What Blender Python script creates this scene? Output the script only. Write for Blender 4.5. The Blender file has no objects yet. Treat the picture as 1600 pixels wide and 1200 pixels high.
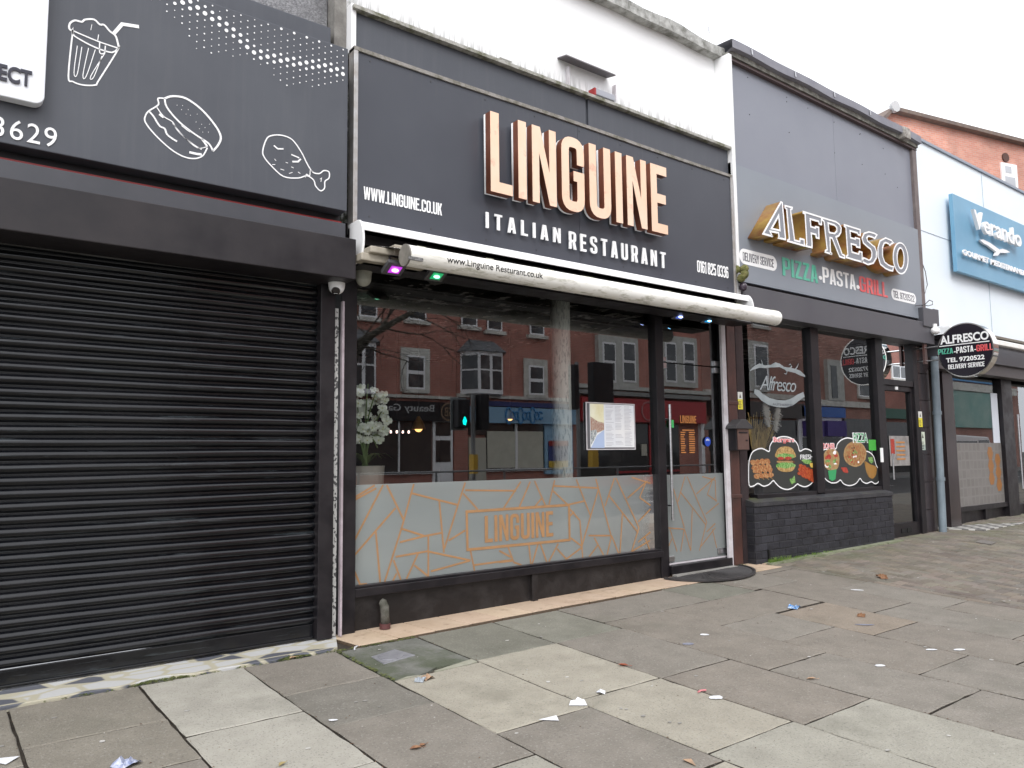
import bpy, bmesh, math, random
from mathutils import Vector, Matrix
R = random.Random(7)
C = bpy.context.scene.collection
scn = bpy.context.scene

# ------------------------------------------------------------------ camera
F = 1205.0
CAM = Vector((0, 0, 1.38))
RT = Vector((0.79165723, -0.61085534, -0.01160058))
UP = Vector((-0.04738713, -0.0803208, 0.99564202))
FW = Vector((0.60912501, 0.78765749, 0.09253323))
cd = bpy.data.cameras.new('camera')
cd.sensor_fit = 'HORIZONTAL'; cd.sensor_width = 36.0; cd.lens = F / 1600 * 36
cd.clip_start = 0.05; cd.clip_end = 2000
co = bpy.data.objects.new('camera', cd); C.objects.link(co)
m3 = Matrix((RT, UP, -FW)).transposed()
co.matrix_world = Matrix.Translation(CAM) @ m3.to_4x4()
scn.camera = co

# ------------------------------------------------------------------ world, sun, exposure
SUN_EL, SUN_AZ = math.radians(48), math.radians(215)
w = bpy.data.worlds.new('World'); scn.world = w; w.use_nodes = True
nt = w.node_tree; nt.nodes.clear()
sky = nt.nodes.new('ShaderNodeTexSky'); sky.sky_type = 'NISHITA'; sky.sun_disc = False
sky.sun_elevation = SUN_EL; sky.sun_rotation = SUN_AZ
sky.air_density = 1.0; sky.dust_density = 6.0; sky.ozone_density = 1.0
hs = nt.nodes.new('ShaderNodeHueSaturation'); hs.inputs['Saturation'].default_value = 0.16
hs.inputs['Value'].default_value = 1.0
mxs = nt.nodes.new('ShaderNodeMix'); mxs.data_type = 'RGBA'; mxs.inputs[0].default_value = 0.72
mxs.inputs[7].default_value = (11.0, 11.2, 11.8, 1)
bg = nt.nodes.new('ShaderNodeBackground'); bg.inputs['Strength'].default_value = 0.12
wo = nt.nodes.new('ShaderNodeOutputWorld')
nt.links.new(sky.outputs[0], hs.inputs['Color']); nt.links.new(hs.outputs[0], mxs.inputs[6])
nt.links.new(mxs.outputs[2], bg.inputs['Color']); nt.links.new(bg.outputs[0], wo.inputs['Surface'])
sl = bpy.data.lights.new('sun', 'SUN'); sl.energy = 0.7; sl.angle = math.radians(25); sl.color = (1, 0.98, 0.96)
so = bpy.data.objects.new('sun', sl); C.objects.link(so)
sd = Vector((math.sin(SUN_AZ) * math.cos(SUN_EL), math.cos(SUN_AZ) * math.cos(SUN_EL), math.sin(SUN_EL)))
so.rotation_euler = sd.to_track_quat('Z', 'Y').to_euler(); so.location = (0, -6, 12)
scn.view_settings.view_transform = 'Standard'; scn.view_settings.look = 'None'
scn.view_settings.gamma = 1.0; scn.view_settings.use_curve_mapping = False
scn.view_settings.exposure = 0.72
scn.render.film_transparent = False
try:
    scn.cycles.max_bounces = 8; scn.cycles.transparent_max_bounces = 16; scn.cycles.use_denoising = True
except Exception: pass

# ------------------------------------------------------------------ helpers
def ray(px, py): return FW + RT * ((px - 800) / F) - UP * ((py - 600) / F)
def P(px, py, Y):                      # point of the vertical plane y=Y seen at a photo pixel
    d = ray(px, py); return CAM + d * (Y / d.y)
def PX(px, py, X):
    d = ray(px, py); return CAM + d * (X / d.x)
GY = 5.2                               # plane of the shop glass
def PM(px, py, V=26.0):                # real point across the street whose mirror image is at the pixel
    p = P(px, py, V); return Vector((p.x, 2 * GY - V, p.z))
def zg(x, y):                          # height of the pavement
    if y < -2.6: return -0.19
    t = min(max((y - 2.6) / 2.0, 0), 1); t = t * t * (3 - 2 * t)
    return 0.026 * y + 0.0105 * min(max(x - 2.4, 0), 12) * t
def G(px, py, dz=0.0):
    d = ray(px, py); z = 0.08
    for _ in range(12):
        q = CAM + d * ((z - CAM.z) / d.z); z = zg(q.x, q.y)
    return Vector((q.x, q.y, z + dz))

MATS = {}
def rgb(c): return (c[0], c[1], c[2], 1)
def mat(name, col, rough=0.6, metal=0.0, col2=None, scale=6.0, detail=4.0, bump=0.0, bscale=None, spec=0.5,
        stretch=(1, 1, 1), lo=0.35, hi=0.65, emit=None, estr=0.0, coat=0.0, attr=False, dist=0.0, noise_rough=0.0):
    if name in MATS: return MATS[name]
    m = bpy.data.materials.new(name); m.use_nodes = True; n = m.node_tree; b = n.nodes['Principled BSDF']
    b.inputs['Base Color'].default_value = rgb(col); b.inputs['Roughness'].default_value = rough
    b.inputs['Metallic'].default_value = metal; b.inputs['Specular IOR Level'].default_value = spec
    if coat: b.inputs['Coat Weight'].default_value = coat
    tc = n.nodes.new('ShaderNodeTexCoord'); mp = n.nodes.new('ShaderNodeMapping'); mp.inputs['Scale'].default_value = stretch
    n.links.new(tc.outputs['Object'], mp.inputs[0])
    out = None
    if col2 is not None:
        no = n.nodes.new('ShaderNodeTexNoise'); no.inputs['Scale'].default_value = scale; no.inputs['Detail'].default_value = detail
        no.inputs['Roughness'].default_value = 0.62; no.inputs['Distortion'].default_value = dist
        n.links.new(mp.outputs[0], no.inputs['Vector'])
        rr_ = n.nodes.new('ShaderNodeMapRange'); rr_.inputs[1].default_value = lo; rr_.inputs[2].default_value = hi
        n.links.new(no.outputs[0], rr_.inputs[0])
        mx = n.nodes.new('ShaderNodeMix'); mx.data_type = 'RGBA'
        mx.inputs[6].default_value = rgb(col); mx.inputs[7].default_value = rgb(col2)
        n.links.new(rr_.outputs[0], mx.inputs[0]); out = mx.outputs[2]
        if noise_rough:
            ad = n.nodes.new('ShaderNodeMath'); ad.operation = 'MULTIPLY_ADD'; ad.inputs[1].default_value = noise_rough; ad.inputs[2].default_value = rough
            n.links.new(rr_.outputs[0], ad.inputs[0]); n.links.new(ad.outputs[0], b.inputs['Roughness'])
    if attr:                            # real colour differences from piece to piece
        at = n.nodes.new('ShaderNodeAttribute'); at.attribute_name = 'tone'
        mu = n.nodes.new('ShaderNodeMix'); mu.data_type = 'RGBA'; mu.blend_type = 'MULTIPLY'; mu.inputs[0].default_value = 1
        if out is None: mu.inputs[6].default_value = rgb(col)
        else: n.links.new(out, mu.inputs[6])
        n.links.new(at.outputs['Color'], mu.inputs[7]); out = mu.outputs[2]
    if out is not None: n.links.new(out, b.inputs['Base Color'])
    if bump:
        nb = n.nodes.new('ShaderNodeTexNoise'); nb.inputs['Scale'].default_value = bscale or scale * 6; nb.inputs['Detail'].default_value = 3
        n.links.new(mp.outputs[0], nb.inputs['Vector'])
        bm_ = n.nodes.new('ShaderNodeBump'); bm_.inputs['Strength'].default_value = bump; bm_.inputs['Distance'].default_value = 0.01
        n.links.new(nb.outputs[0], bm_.inputs['Height']); n.links.new(bm_.outputs[0], b.inputs['Normal'])
    if emit is not None:
        b.inputs['Emission Color'].default_value = rgb(emit); b.inputs['Emission Strength'].default_value = estr
    MATS[name] = m; return m
def nodes_of(m): return m.node_tree, m.node_tree.nodes['Principled BSDF']
def mixin(m, fac_socket, col):          # lay a second colour over the base colour through a mask
    n, b = nodes_of(m); mx = n.nodes.new('ShaderNodeMix'); mx.data_type = 'RGBA'; mx.inputs[7].default_value = rgb(col)
    if b.inputs['Base Color'].is_linked: n.links.new(b.inputs['Base Color'].links[0].from_socket, mx.inputs[6])
    else: mx.inputs[6].default_value = b.inputs['Base Color'].default_value
    n.links.new(fac_socket, mx.inputs[0]); n.links.new(mx.outputs[2], b.inputs['Base Color'])
def noise_mask(m, scale, lo, hi, stretch=(1, 1, 1), detail=5, kind='noise'):
    n, b = nodes_of(m); tc = n.nodes.new('ShaderNodeTexCoord'); mp = n.nodes.new('ShaderNodeMapping'); mp.inputs['Scale'].default_value = stretch
    n.links.new(tc.outputs['Object'], mp.inputs[0])
    if kind == 'noise':
        t = n.nodes.new('ShaderNodeTexNoise'); t.inputs['Detail'].default_value = detail; o = t.outputs[0]; t.inputs['Roughness'].default_value = 0.65
    else:
        t = n.nodes.new('ShaderNodeTexVoronoi'); o = t.outputs['Distance']
    t.inputs['Scale'].default_value = scale; n.links.new(mp.outputs[0], t.inputs['Vector'])
    r_ = n.nodes.new('ShaderNodeMapRange'); r_.inputs[1].default_value = lo; r_.inputs[2].default_value = hi
    n.links.new(o, r_.inputs[0]); return r_.outputs[0]
def zmask(m, z0, z1, axis='Z'):         # ramps 0 at z0 to 1 at z1 (object height): for algae lines along a ledge etc.
    n, b = nodes_of(m); tc = n.nodes.new('ShaderNodeTexCoord'); s = n.nodes.new('ShaderNodeSeparateXYZ')
    n.links.new(tc.outputs['Object'], s.inputs[0]); r_ = n.nodes.new('ShaderNodeMapRange'); r_.inputs[1].default_value = z0; r_.inputs[2].default_value = z1
    n.links.new(s.outputs[axis], r_.inputs[0]); return r_.outputs[0]
def mul(m, a, b_, op='MULTIPLY'):
    n, _ = nodes_of(m); x = n.nodes.new('ShaderNodeMath'); x.operation = op; x.use_clamp = True
    n.links.new(a, x.inputs[0])
    if isinstance(b_, float): x.inputs[1].default_value = b_
    else: n.links.new(b_, x.inputs[1])
    return x.outputs[0]

class MB:
    def __init__(s): s.v = []; s.f = []; s.tone = []
    def face(s, pts, t=None):
        i = len(s.v); s.v += [tuple(p) for p in pts]; s.f.append(tuple(range(i, i + len(pts)))); s.tone.append(t)
    def add(s, vs, fs, t=None):
        i = len(s.v); s.v += [tuple(p) for p in vs]
        for f in fs: s.f.append(tuple(i + k for k in f)); s.tone.append(t)
    def box(s, x0, x1, y0, y1, z0, z1, t=None):
        if x1 < x0: x0, x1 = x1, x0
        if y1 < y0: y0, y1 = y1, y0
        if z1 < z0: z0, z1 = z1, z0
        s.add([(x0, y0, z0), (x1, y0, z0), (x1, y1, z0), (x0, y1, z0), (x0, y0, z1), (x1, y0, z1), (x1, y1, z1), (x0, y1, z1)],
              [(0, 3, 2, 1), (4, 5, 6, 7), (0, 1, 5, 4), (1, 2, 6, 5), (2, 3, 7, 6), (3, 0, 4, 7)], t); return s
    def prism(s, pts, n, t=None):       # planar polygon pushed along vector n
        n = Vector(n); a = [Vector(p) for p in pts]; k = len(a); b = [p + n for p in a]
        s.add(a + b, [tuple(range(k - 1, -1, -1)), tuple(range(k, 2 * k))] + [(i, (i + 1) % k, k + (i + 1) % k, k + i) for i in range(k)], t); return s
    def tube(s, path, r, seg=8, r1=None, t=None, cap=True):
        path = [Vector(p) for p in path]; rings = []; n = len(path)
        for i, p in enumerate(path):
            d = (path[min(i + 1, n - 1)] - path[max(i - 1, 0)]).normalized()
            ref = Vector((0, 0, 1)) if abs(d.z) < 0.9 else Vector((1, 0, 0))
            a = d.cross(ref).normalized(); b = d.cross(a).normalized()
            rad = r if r1 is None else r + (r1 - r) * i / (n - 1)
            if isinstance(r, (list, tuple)): rad = r[i]
            rings.append([p + (a * math.cos(2 * math.pi * k / seg) + b * math.sin(2 * math.pi * k / seg)) * rad for k in range(seg)])
        vs = [q for rg in rings for q in rg]; fs = []
        for i in range(n - 1):
            for k in range(seg): fs.append((i * seg + k, i * seg + (k + 1) % seg, (i + 1) * seg + (k + 1) % seg, (i + 1) * seg + k))
        if cap: fs += [tuple(range(seg - 1, -1, -1)), tuple((n - 1) * seg + k for k in range(seg))]
        s.add(vs, fs, t); return s
    def ell(s, c, rx, ry, rz, seg=12, rings=8, t=None, top=math.pi, jit=0.0, rnd=None):
        vs = []; fs = []
        for i in range(rings + 1):
            th = top * i / rings
            for k in range(seg):
                ph = 2 * math.pi * k / seg; q = 1 + (jit * (rnd or R).uniform(-1, 1) if jit else 0)
                vs.append((c[0] + q * rx * math.sin(th) * math.cos(ph), c[1] + q * ry * math.sin(th) * math.sin(ph), c[2] + q * rz * math.cos(th)))
        for i in range(rings):
            for k in range(seg): fs.append((i * seg + k, (i + 1) * seg + k, (i + 1) * seg + (k + 1) % seg, i * seg + (k + 1) % seg))
        s.add(vs, fs, t); return s
    def mesh(s, name, smooth=False):
        me = bpy.data.meshes.new(name); me.from_pydata(s.v, [], s.f); me.update()
        bm = bmesh.new(); bm.from_mesh(me); bmesh.ops.remove_doubles(bm, verts=bm.verts, dist=1e-5)
        bm.faces.ensure_lookup_table(); ok = len(bm.faces) == len(s.f)
        if not any(t is not None for t in s.tone) : bmesh.ops.recalc_face_normals(bm, faces=bm.faces); bm.to_mesh(me)
        bm.free(); me.update()
        if any(t is not None for t in s.tone):
            ca = me.color_attributes.new('tone', 'FLOAT_COLOR', 'CORNER'); 
            for p in me.polygons:
                t = s.tone[p.index] or (1, 1, 1)
                for li in p.loop_indices: ca.data[li].color = (t[0], t[1], t[2], 1)
        if smooth:
            for p in me.polygons: p.use_smooth = True
        return me

LOC = {}
def place(o, parent):
    C.objects.link(o)
    if parent is not None:
        o.parent = parent
        o.matrix_parent_inverse = Matrix.Translation(Vector(LOC.get(parent.name, (0, 0, 0)))).inverted()
def obj(name, mb, m, parent=None, smooth=False, bevel=0.0, seg=2, auto=True):
    me = mb.mesh(name, smooth) if isinstance(mb, MB) else mb
    me.materials.clear(); me.materials.append(m)
    o = bpy.data.objects.new(name, me); place(o, parent)
    if bevel:
        b = o.modifiers.new('bevel', 'BEVEL'); b.width = bevel; b.segments = seg; b.limit_method = 'ANGLE'; b.angle_limit = math.radians(40)
    if smooth and auto:
        try:
            e = o.modifiers.new('split', 'EDGE_SPLIT'); e.split_angle = math.radians(42)
        except Exception: pass
    return o
def thing(name, label, cat, group=None, loc=(0, 0, 0)):
    o = bpy.data.objects.new(name, None); o.empty_display_size = 0.1; C.objects.link(o)
    o.location = loc; LOC[o.name] = tuple(loc); o['label'] = label; o['category'] = cat
    if group: o['group'] = group
    return o
def tag(o, label, cat, group=None):
    o['label'] = label; o['category'] = cat
    if group: o['group'] = group
    return o
def struct(name, mb, m, **k):
    o = obj(name, mb, m, **k); o['kind'] = 'structure'; return o
def stuff(name, mb, m, **k):
    o = obj(name, mb, m, **k); o['kind'] = 'stuff'; return o
def copy_tree(o, loc=None, label=None, parent=None):
    c = o.copy(); C.objects.link(c)
    if parent is not None:
        c.parent = parent; c.matrix_parent_inverse = o.matrix_parent_inverse.copy()
    if loc is not None: c.location = loc
    if label: c['label'] = label
    for ch in list(o.children): copy_tree(ch, parent=c)
    return c

# ------------------------------------------------------------------ lettering
LW, LT = 0.42, 0.135
def _glyphs():
    w, t = LW, LT; l, r_, b, T, M = t / 2, LW - t / 2, t / 2, 1 - t / 2, 0.5; q = 0.12
    S = lambda pts, cl=False: ('s', pts, cl)
    Pg = lambda o, *h: ('p', o, list(h))
    g = {}
    g['A'] = [Pg([(0, 0), (.135, 0), (.155, .2), (w - .155, .2), (w - .135, 0), (w, 0), (w / 2 + .09, 1), (w / 2 - .09, 1)], [(.172, .32), (w - .172, .32), (w / 2, .8)])]
    g['C'] = [S([(r_, .66), (r_, T, q), (l, T, q), (l, b, q), (r_, b, q), (r_, .34)])]
    g['D'] = [S([(l, b), (l, T), (r_, T, q), (r_, b, q)], True)]
    g['E'] = [Pg([(0, 0), (.36, 0), (.36, t), (t, t), (t, .44), (.33, .44), (.33, .44 + t), (t, .44 + t), (t, 1 - t), (.36, 1 - t), (.36, 1), (0, 1)])]
    g['F'] = [Pg([(0, 0), (t, 0), (t, .42), (.33, .42), (.33, .42 + t), (t, .42 + t), (t, 1 - t), (.36, 1 - t), (.36, 1), (0, 1)])]
    g['G'] = [S([(r_, .64), (r_, T, q), (l, T, q), (l, b, q), (r_, b, q), (r_, .48), (w * .52, .48)])]
    g['H'] = [Pg([(0, 0), (t, 0), (t, .44), (w - t, .44), (w - t, 0), (w, 0), (w, 1), (w - t, 1), (w - t, .57), (t, .57), (t, 1), (0, 1)])]
    g['I'] = [Pg([(0, 0), (t, 0), (t, 1), (0, 1)])]
    g['K'] = [Pg([(0, 0), (t, 0), (t, .33), (.19, .42), (.29, 0), (.43, 0), (.28, .56), (.42, 1), (.28, 1), (t, .6), (t, 1), (0, 1)])]
    g['L'] = [Pg([(0, 0), (.35, 0), (.35, t), (t, t), (t, 1), (0, 1)])]
    g['N'] = [Pg([(0, 0), (.12, 0), (.12, .66), (.30, 0), (w, 0), (w, 1), (.30, 1), (.30, .42), (.14, 1), (0, 1)])]
    g['O'] = [S([(l, b, q), (l, T, q), (r_, T, q), (r_, b, q)], True)]
    g['P'] = [S([(l, 0), (l, .45)]), S([(l, T), (r_, T, q), (r_, .43, q), (l, .43)], True)]
    g['R'] = [S([(l, 0), (l, .48)]), S([(l, T), (r_, T, q), (r_, .46, q), (l, .46)], True), Pg([(.2, .45), (.33, .47), (w + .01, 0), (.28, 0)])]
    g['S'] = [S([(r_, .7), (r_, T, q), (l, T, q), (l, .57, q), (r_, .42, q), (r_, b, q), (l, b, q), (l, .3)])]
    g['T'] = [Pg([(.14, 0), (.14 + t, 0), (.14 + t, 1 - t), (.4, 1 - t), (.4, 1), (.015, 1), (.015, 1 - t), (.14, 1 - t)])]
    g['U'] = [S([(l, 1), (l, b, q), (r_, b, q), (r_, 1)])]
    g['V'] = [Pg([(0, 1), (.13, 1), (.215, .22), (.30, 1), (w, 1), (.28, 0), (.14, 0)])]
    g['W'] = [Pg([(0, 1), (.12, 1), (.17, .3), (.24, 1), (.36, 1), (.43, .3), (.48, 1), (.6, 1), (.5, 0), (.37, 0), (.3, .55), (.23, 0), (.1, 0)])]
    g['Y'] = [Pg([(0, 1), (.135, 1), (.215, .6), (.3, 1), (w, 1), (.28, .38), (.28, 0), (.145, 0), (.145, .38)])]
    g['Z'] = [Pg([(0, 0), (.38, 0), (.38, t), (.15, t), (.38, .88), (.38, 1), (.02, 1), (.02, 1 - t), (.23, 1 - t), (0, .12)])]
    g['0'] = g['O']
    g['1'] = [Pg([(.1, 0), (.1 + t, 0), (.1 + t, 1), (.13, 1), (0, .86), (0, .78), (.1, .8)])]
    g['2'] = [S([(l, .68), (l, T, q), (r_, T, q), (r_, .55, q), (l, .22, .05), (l, b), (w, b)])]
    g['3'] = [S([(l, .76), (l, T, q), (r_, T, q), (r_, .53, .06), (w * .45, .53)]), S([(w * .45, .49), (r_, .49, .06), (r_, b, q), (l, b, q), (l, .26)])]
    g['5'] = [S([(w - .02, T), (l, T), (l, .56), (r_, .58, q), (r_, b, q), (l, b, q), (l, .26)])]
    g['6'] = [S([(l, b, q), (l, .57, q), (r_, .57, q), (r_, b, q)], True), S([(l, .4), (l, T, q), (r_, T, q), (r_, .74)])]
    g['7'] = [Pg([(0, 1), (.38, 1), (.38, .86), (.2, 0), (.06, 0), (.24, .865), (0, .865)])]
    g['8'] = [S([(l, b, q), (l, .5, q), (r_, .5, q), (r_, b, q)], True), S([(l + .01, .5, q), (l + .01, T, q), (r_ - .01, T, q), (r_ - .01, .5, q)], True)]
    g['9'] = [S([(l, T, q), (l, .43, q), (r_, .43, q), (r_, T, q)], True), S([(r_, .6), (r_, b, q), (l, b, q), (l, .26)])]
    g['.'] = [Pg([(0, 0), (t, 0), (t, t), (0, t)])]
    g['-'] = [Pg([(0, .42), (.2, .42), (.2, .54), (0, .54)])]
    g['*'] = [Pg([(.5 + .5 * math.cos(a * math.pi / 6), .5 + .5 * math.sin(a * math.pi / 6)) for a in range(12)])]
    return g
def rounded(pts, closed):
    out = []; n = len(pts)
    for i, p in enumerate(pts):
        x, y = p[0], p[1]; r = p[2] if len(p) > 2 else 0
        if r <= 0 or (not closed and i in (0, n - 1)): out.append((x, y)); continue
        a = Vector(pts[i - 1][:2]) - Vector((x, y)); b = Vector(pts[(i + 1) % n][:2]) - Vector((x, y))
        rr = min(r, a.length * .5, b.length * .5); a.normalize(); b.normalize(); c = Vector((x, y))
        p0 = c + a * rr; p1 = c + b * rr
        for k in range(6):
            s = k / 5; q = p0 * (1 - s) ** 2 + c * 2 * s * (1 - s) + p1 * s * s; out.append((q.x, q.y))
    return out
def offs(pts, d, closed):
    o = []; n = len(pts)
    for i in range(n):
        p = Vector(pts[i]); a = Vector(pts[i - 1]) if (i > 0 or closed) else None; b = Vector(pts[(i + 1) % n]) if (i < n - 1 or closed) else None
        ns = []
        if a is not None and (p - a).length > 1e-7: v = (p - a).normalized(); ns.append(Vector((-v.y, v.x)))
        if b is not None and (b - p).length > 1e-7: v = (b - p).normalized(); ns.append(Vector((-v.y, v.x)))
        m = sum(ns, Vector((0, 0))); m.normalize(); c = max(m.dot(ns[0]), .35); o.append(p + m * (d / c))
    return [(q.x, q.y) for q in o]
def stroke_poly(pts, t, closed=False):
    c = rounded(pts, closed)
    if closed: return (offs(c, t / 2, True), [offs(c, -t / 2, True)])
    return (offs(c, t / 2, False) + offs(c, -t / 2, False)[::-1], [])
GL = _glyphs()
def poly_mesh(shapes, depth, bevel=0.0):   # shapes: list of (outer, holes) in 2-D -> extruded mesh, z = 0..depth
    cu = bpy.data.curves.new('tmp', 'CURVE'); cu.dimensions = '2D'; cu.fill_mode = 'BOTH'; cu.extrude = depth / 2
    if bevel: cu.bevel_depth = bevel; cu.bevel_resolution = 1; cu.offset = -bevel
    for o, hs_ in shapes:
        for ring in [o] + list(hs_):
            sp = cu.splines.new('POLY'); sp.points.add(len(ring) - 1)
            for i, q in enumerate(ring): sp.points[i].co = (q[0], q[1], 0, 1)
            sp.use_cyclic_u = True
    ob = bpy.data.objects.new('tmp', cu); C.objects.link(ob)
    bpy.context.view_layer.update(); dg = bpy.context.evaluated_depsgraph_get()
    me = bpy.data.meshes.new_from_object(ob.evaluated_get(dg)); bpy.data.objects.remove(ob); bpy.data.curves.remove(cu)
    for v in me.vertices: v.co.z += depth / 2
    return me
def font_mesh(s, depth, off=0.0, spacing=1.0, shear=0.0):
    cu = bpy.data.curves.new('tmp', 'FONT'); cu.body = s; cu.extrude = depth / 2; cu.offset = off; cu.space_character = spacing; cu.shear = shear; cu.resolution_u = 4
    ob = bpy.data.objects.new('tmp', cu); C.objects.link(ob)
    bpy.context.view_layer.update(); dg = bpy.context.evaluated_depsgraph_get()
    me = bpy.data.meshes.new_from_object(ob.evaluated_get(dg)); bpy.data.objects.remove(ob); bpy.data.curves.remove(cu)
    for v in me.vertices: v.co.z += depth / 2
    return me
def join_meshes(name, ms):
    vs = []; fs = []
    for me in ms:
        k = len(vs); vs += [tuple(v.co) for v in me.vertices]; fs += [tuple(k + i for i in p.vertices) for p in me.polygons]
        bpy.data.meshes.remove(me)
    me = bpy.data.meshes.new(name); me.from_pydata(vs, [], fs); me.update(); return me
def glyph_layers(s, gap=0.075, space=0.2, t=None):
    layers = {}; x = 0.0; t = t or LT
    for ch in s:
        if ch == ' ': x += space; continue
        mxx = 0
        for k, it in enumerate(GL[ch]):
            sh = stroke_poly(it[1], t, it[2]) if it[0] == 's' else (it[1], it[2])
            sh = ([(p[0] + x, p[1]) for p in sh[0]], [[(p[0] + x, p[1]) for p in h] for h in sh[1]])
            mxx = max(mxx, max(p[0] for p in sh[0])); layers.setdefault(k, []).append(sh)
        x = mxx + gap
    return layers, x - gap
def lay(me, O, U, V, N, w_, h_, fit=None):   # unit text mesh -> box of width w_, height h_ at O
    U, V, N = Vector(U), Vector(V), Vector(N)
    xs = [v.co.x for v in me.vertices]; ys = [v.co.y for v in me.vertices]; x0, x1, y0, y1 = min(xs), max(xs), min(ys), max(ys)
    sx = w_ / (x1 - x0); sy = h_ / (y1 - y0)
    for v in me.vertices:
        c = v.co; v.co = Vector(O) + U * ((c.x - x0) * sx) + V * ((c.y - y0) * sy) + N * c.z
    me.update(); return me
def text(name, s, O, w_, h_, m, parent, depth=0.004, U=(1, 0, 0), V=(0, 0, 1), N=(0, -1, 0), font='cond', gap=0.075, off=0.0, spacing=1.0, t=None, shear=0.0, space=0.2):
    if font == 'cond':
        L, tw = glyph_layers(s, gap, space, t); ms = []
        for k, sh in L.items():
            me = poly_mesh(sh, depth + 0.0006 * k)
            ms.append(me)
        me = join_meshes(name, ms)
    else:
        me = join_meshes(name, [font_mesh(s, depth, off, spacing, shear)])
    lay(me, O, U, V, N, w_, h_)
    return obj(name, me, m, parent)
def text_px(name, s, x0, yb, x1, yt_left, Y, m, parent, dn=0.0, **k):
    """lettering on plane y=Y: left-bottom pixel (x0,yb), left-top yt_left, right end x1"""
    a = P(x0, yb, Y); b = P(x0, yt_left, Y); z = a.z
    # right end: walk along the row
    lo_, hi_ = a.x, a.x + 40
    for _ in range(40):
        mid = (lo_ + hi_) / 2; q = Vector((mid, Y, z)) - CAM; px = 800 + F * q.dot(RT) / q.dot(FW)
        if px < x1: lo_ = mid
        else: hi_ = mid
    return text(name, s, (a.x, Y - dn, z), lo_ - a.x, b.z - a.z, m, parent, **k)

# ------------------------------------------------------------------ materials
FASCIA = mat('composite_panel', (.058, .063, .077), .42, col2=(.074, .080, .095), scale=1.2, bump=.03, bscale=14, noise_rough=.12)
mixin(FASCIA, mul(FASCIA, noise_mask(FASCIA, 3.0, .50, .80, (6, 1, .4)), .18), (.14, .145, .155))
BOXM = mat('shutter_box_paint', (.014, .0125, .015), .36, spec=.35, col2=(.028, .024, .026), scale=2.5, bump=.05, bscale=30, noise_rough=.2)
BLACK = mat('black_frame', (.008, .007, .009), .33, spec=.35, col2=(.017, .014, .016), scale=5, bump=.03, bscale=40, noise_rough=.2)
SLAT = mat('shutter_black', (.003, .0035, .005), .12, spec=.5, col2=(.008, .008, .010), scale=3, detail=6, lo=.45, hi=.75, noise_rough=.16, bump=.04, bscale=60)
WHITE = mat('white_paint', (.87, .87, .87), .45, col2=(.76, .76, .75), scale=5, lo=.5, hi=.8, bump=.02, bscale=50)
BLUEWHITE = mat('pale_blue_panel', (.78, .86, .92), .45, col2=(.82, .89, .94), scale=.8)
LETTERW = mat('white_lettering', (.90, .90, .90), .5)
COPPER = mat('copper_face', (.92, .62, .44), .34, metal=.15, col2=(.93, .70, .54), scale=2.2, lo=.35, hi=.7, noise_rough=.12)
mixin(COPPER, noise_mask(COPPER, 5.0, .60, .72), (.74, .40, .28))
COPSIDE = mat('copper_side', (.30, .105, .06), .35, metal=.5, col2=(.22, .08, .05), scale=6)
GOLD = mat('gold_return', (.52, .33, .09), .3, metal=.35, col2=(.36, .15, .07), scale=3.5, lo=.4, hi=.62)
ALGREY = mat('grey_letter_face', (.235, .245, .275), .45)
DARK = mat('dark_interior', (.02, .019, .018), .8, col2=(.035, .03, .03), scale=2)
CEIL = mat('dark_ceiling', (.03, .027, .025), .8, col2=(.16, .14, .13), scale=4, stretch=(1, .7, 1), detail=7, lo=.42, hi=.66)
mixin(CEIL, mul(CEIL, noise_mask(CEIL, 5, .57, .62, (1, .8, 1), 3), .9), (.85, .8, .76))
CANOPY = mat('awning_fabric', (.035, .032, .03), .85, col2=(.16, .15, .14), scale=6, stretch=(1, 3.2, 1), detail=7, lo=.42, hi=.66)
mixin(CANOPY, mul(CANOPY, noise_mask(CANOPY, 8, .57, .62, (1, 3.0, 1), 3), .9), (.85, .80, .78))
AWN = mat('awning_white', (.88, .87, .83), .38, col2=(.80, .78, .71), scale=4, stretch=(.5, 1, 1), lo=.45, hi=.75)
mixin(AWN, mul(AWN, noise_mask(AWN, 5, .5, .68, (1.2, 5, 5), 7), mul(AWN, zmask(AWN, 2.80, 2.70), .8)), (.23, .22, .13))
STEEL = mat('brushed_steel', (.55, .55, .56), .28, metal=1, col2=(.42, .42, .43), scale=8, stretch=(1, 1, 12))
PIPEW = mat('white_conduit', (.62, .6, .62), .4, col2=(.5, .46, .48), scale=8)
BROWN = mat('brown_drainpipe', (.085, .035, .028), .4, col2=(.05, .024, .02), scale=6, bump=.1)
BRKB = mat('black_painted_brick', (.013, .013, .017), .5, spec=.4, col2=(.030, .030, .036), scale=7, bump=.6, bscale=45, attr=True, noise_rough=.25)
TILEB = mat('brown_black_tile', (.03, .024, .026), .2, spec=.4, col2=(.05, .037, .038), scale=3)
RED = mat('red_trim', (.35, .02, .02), .4)
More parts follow.
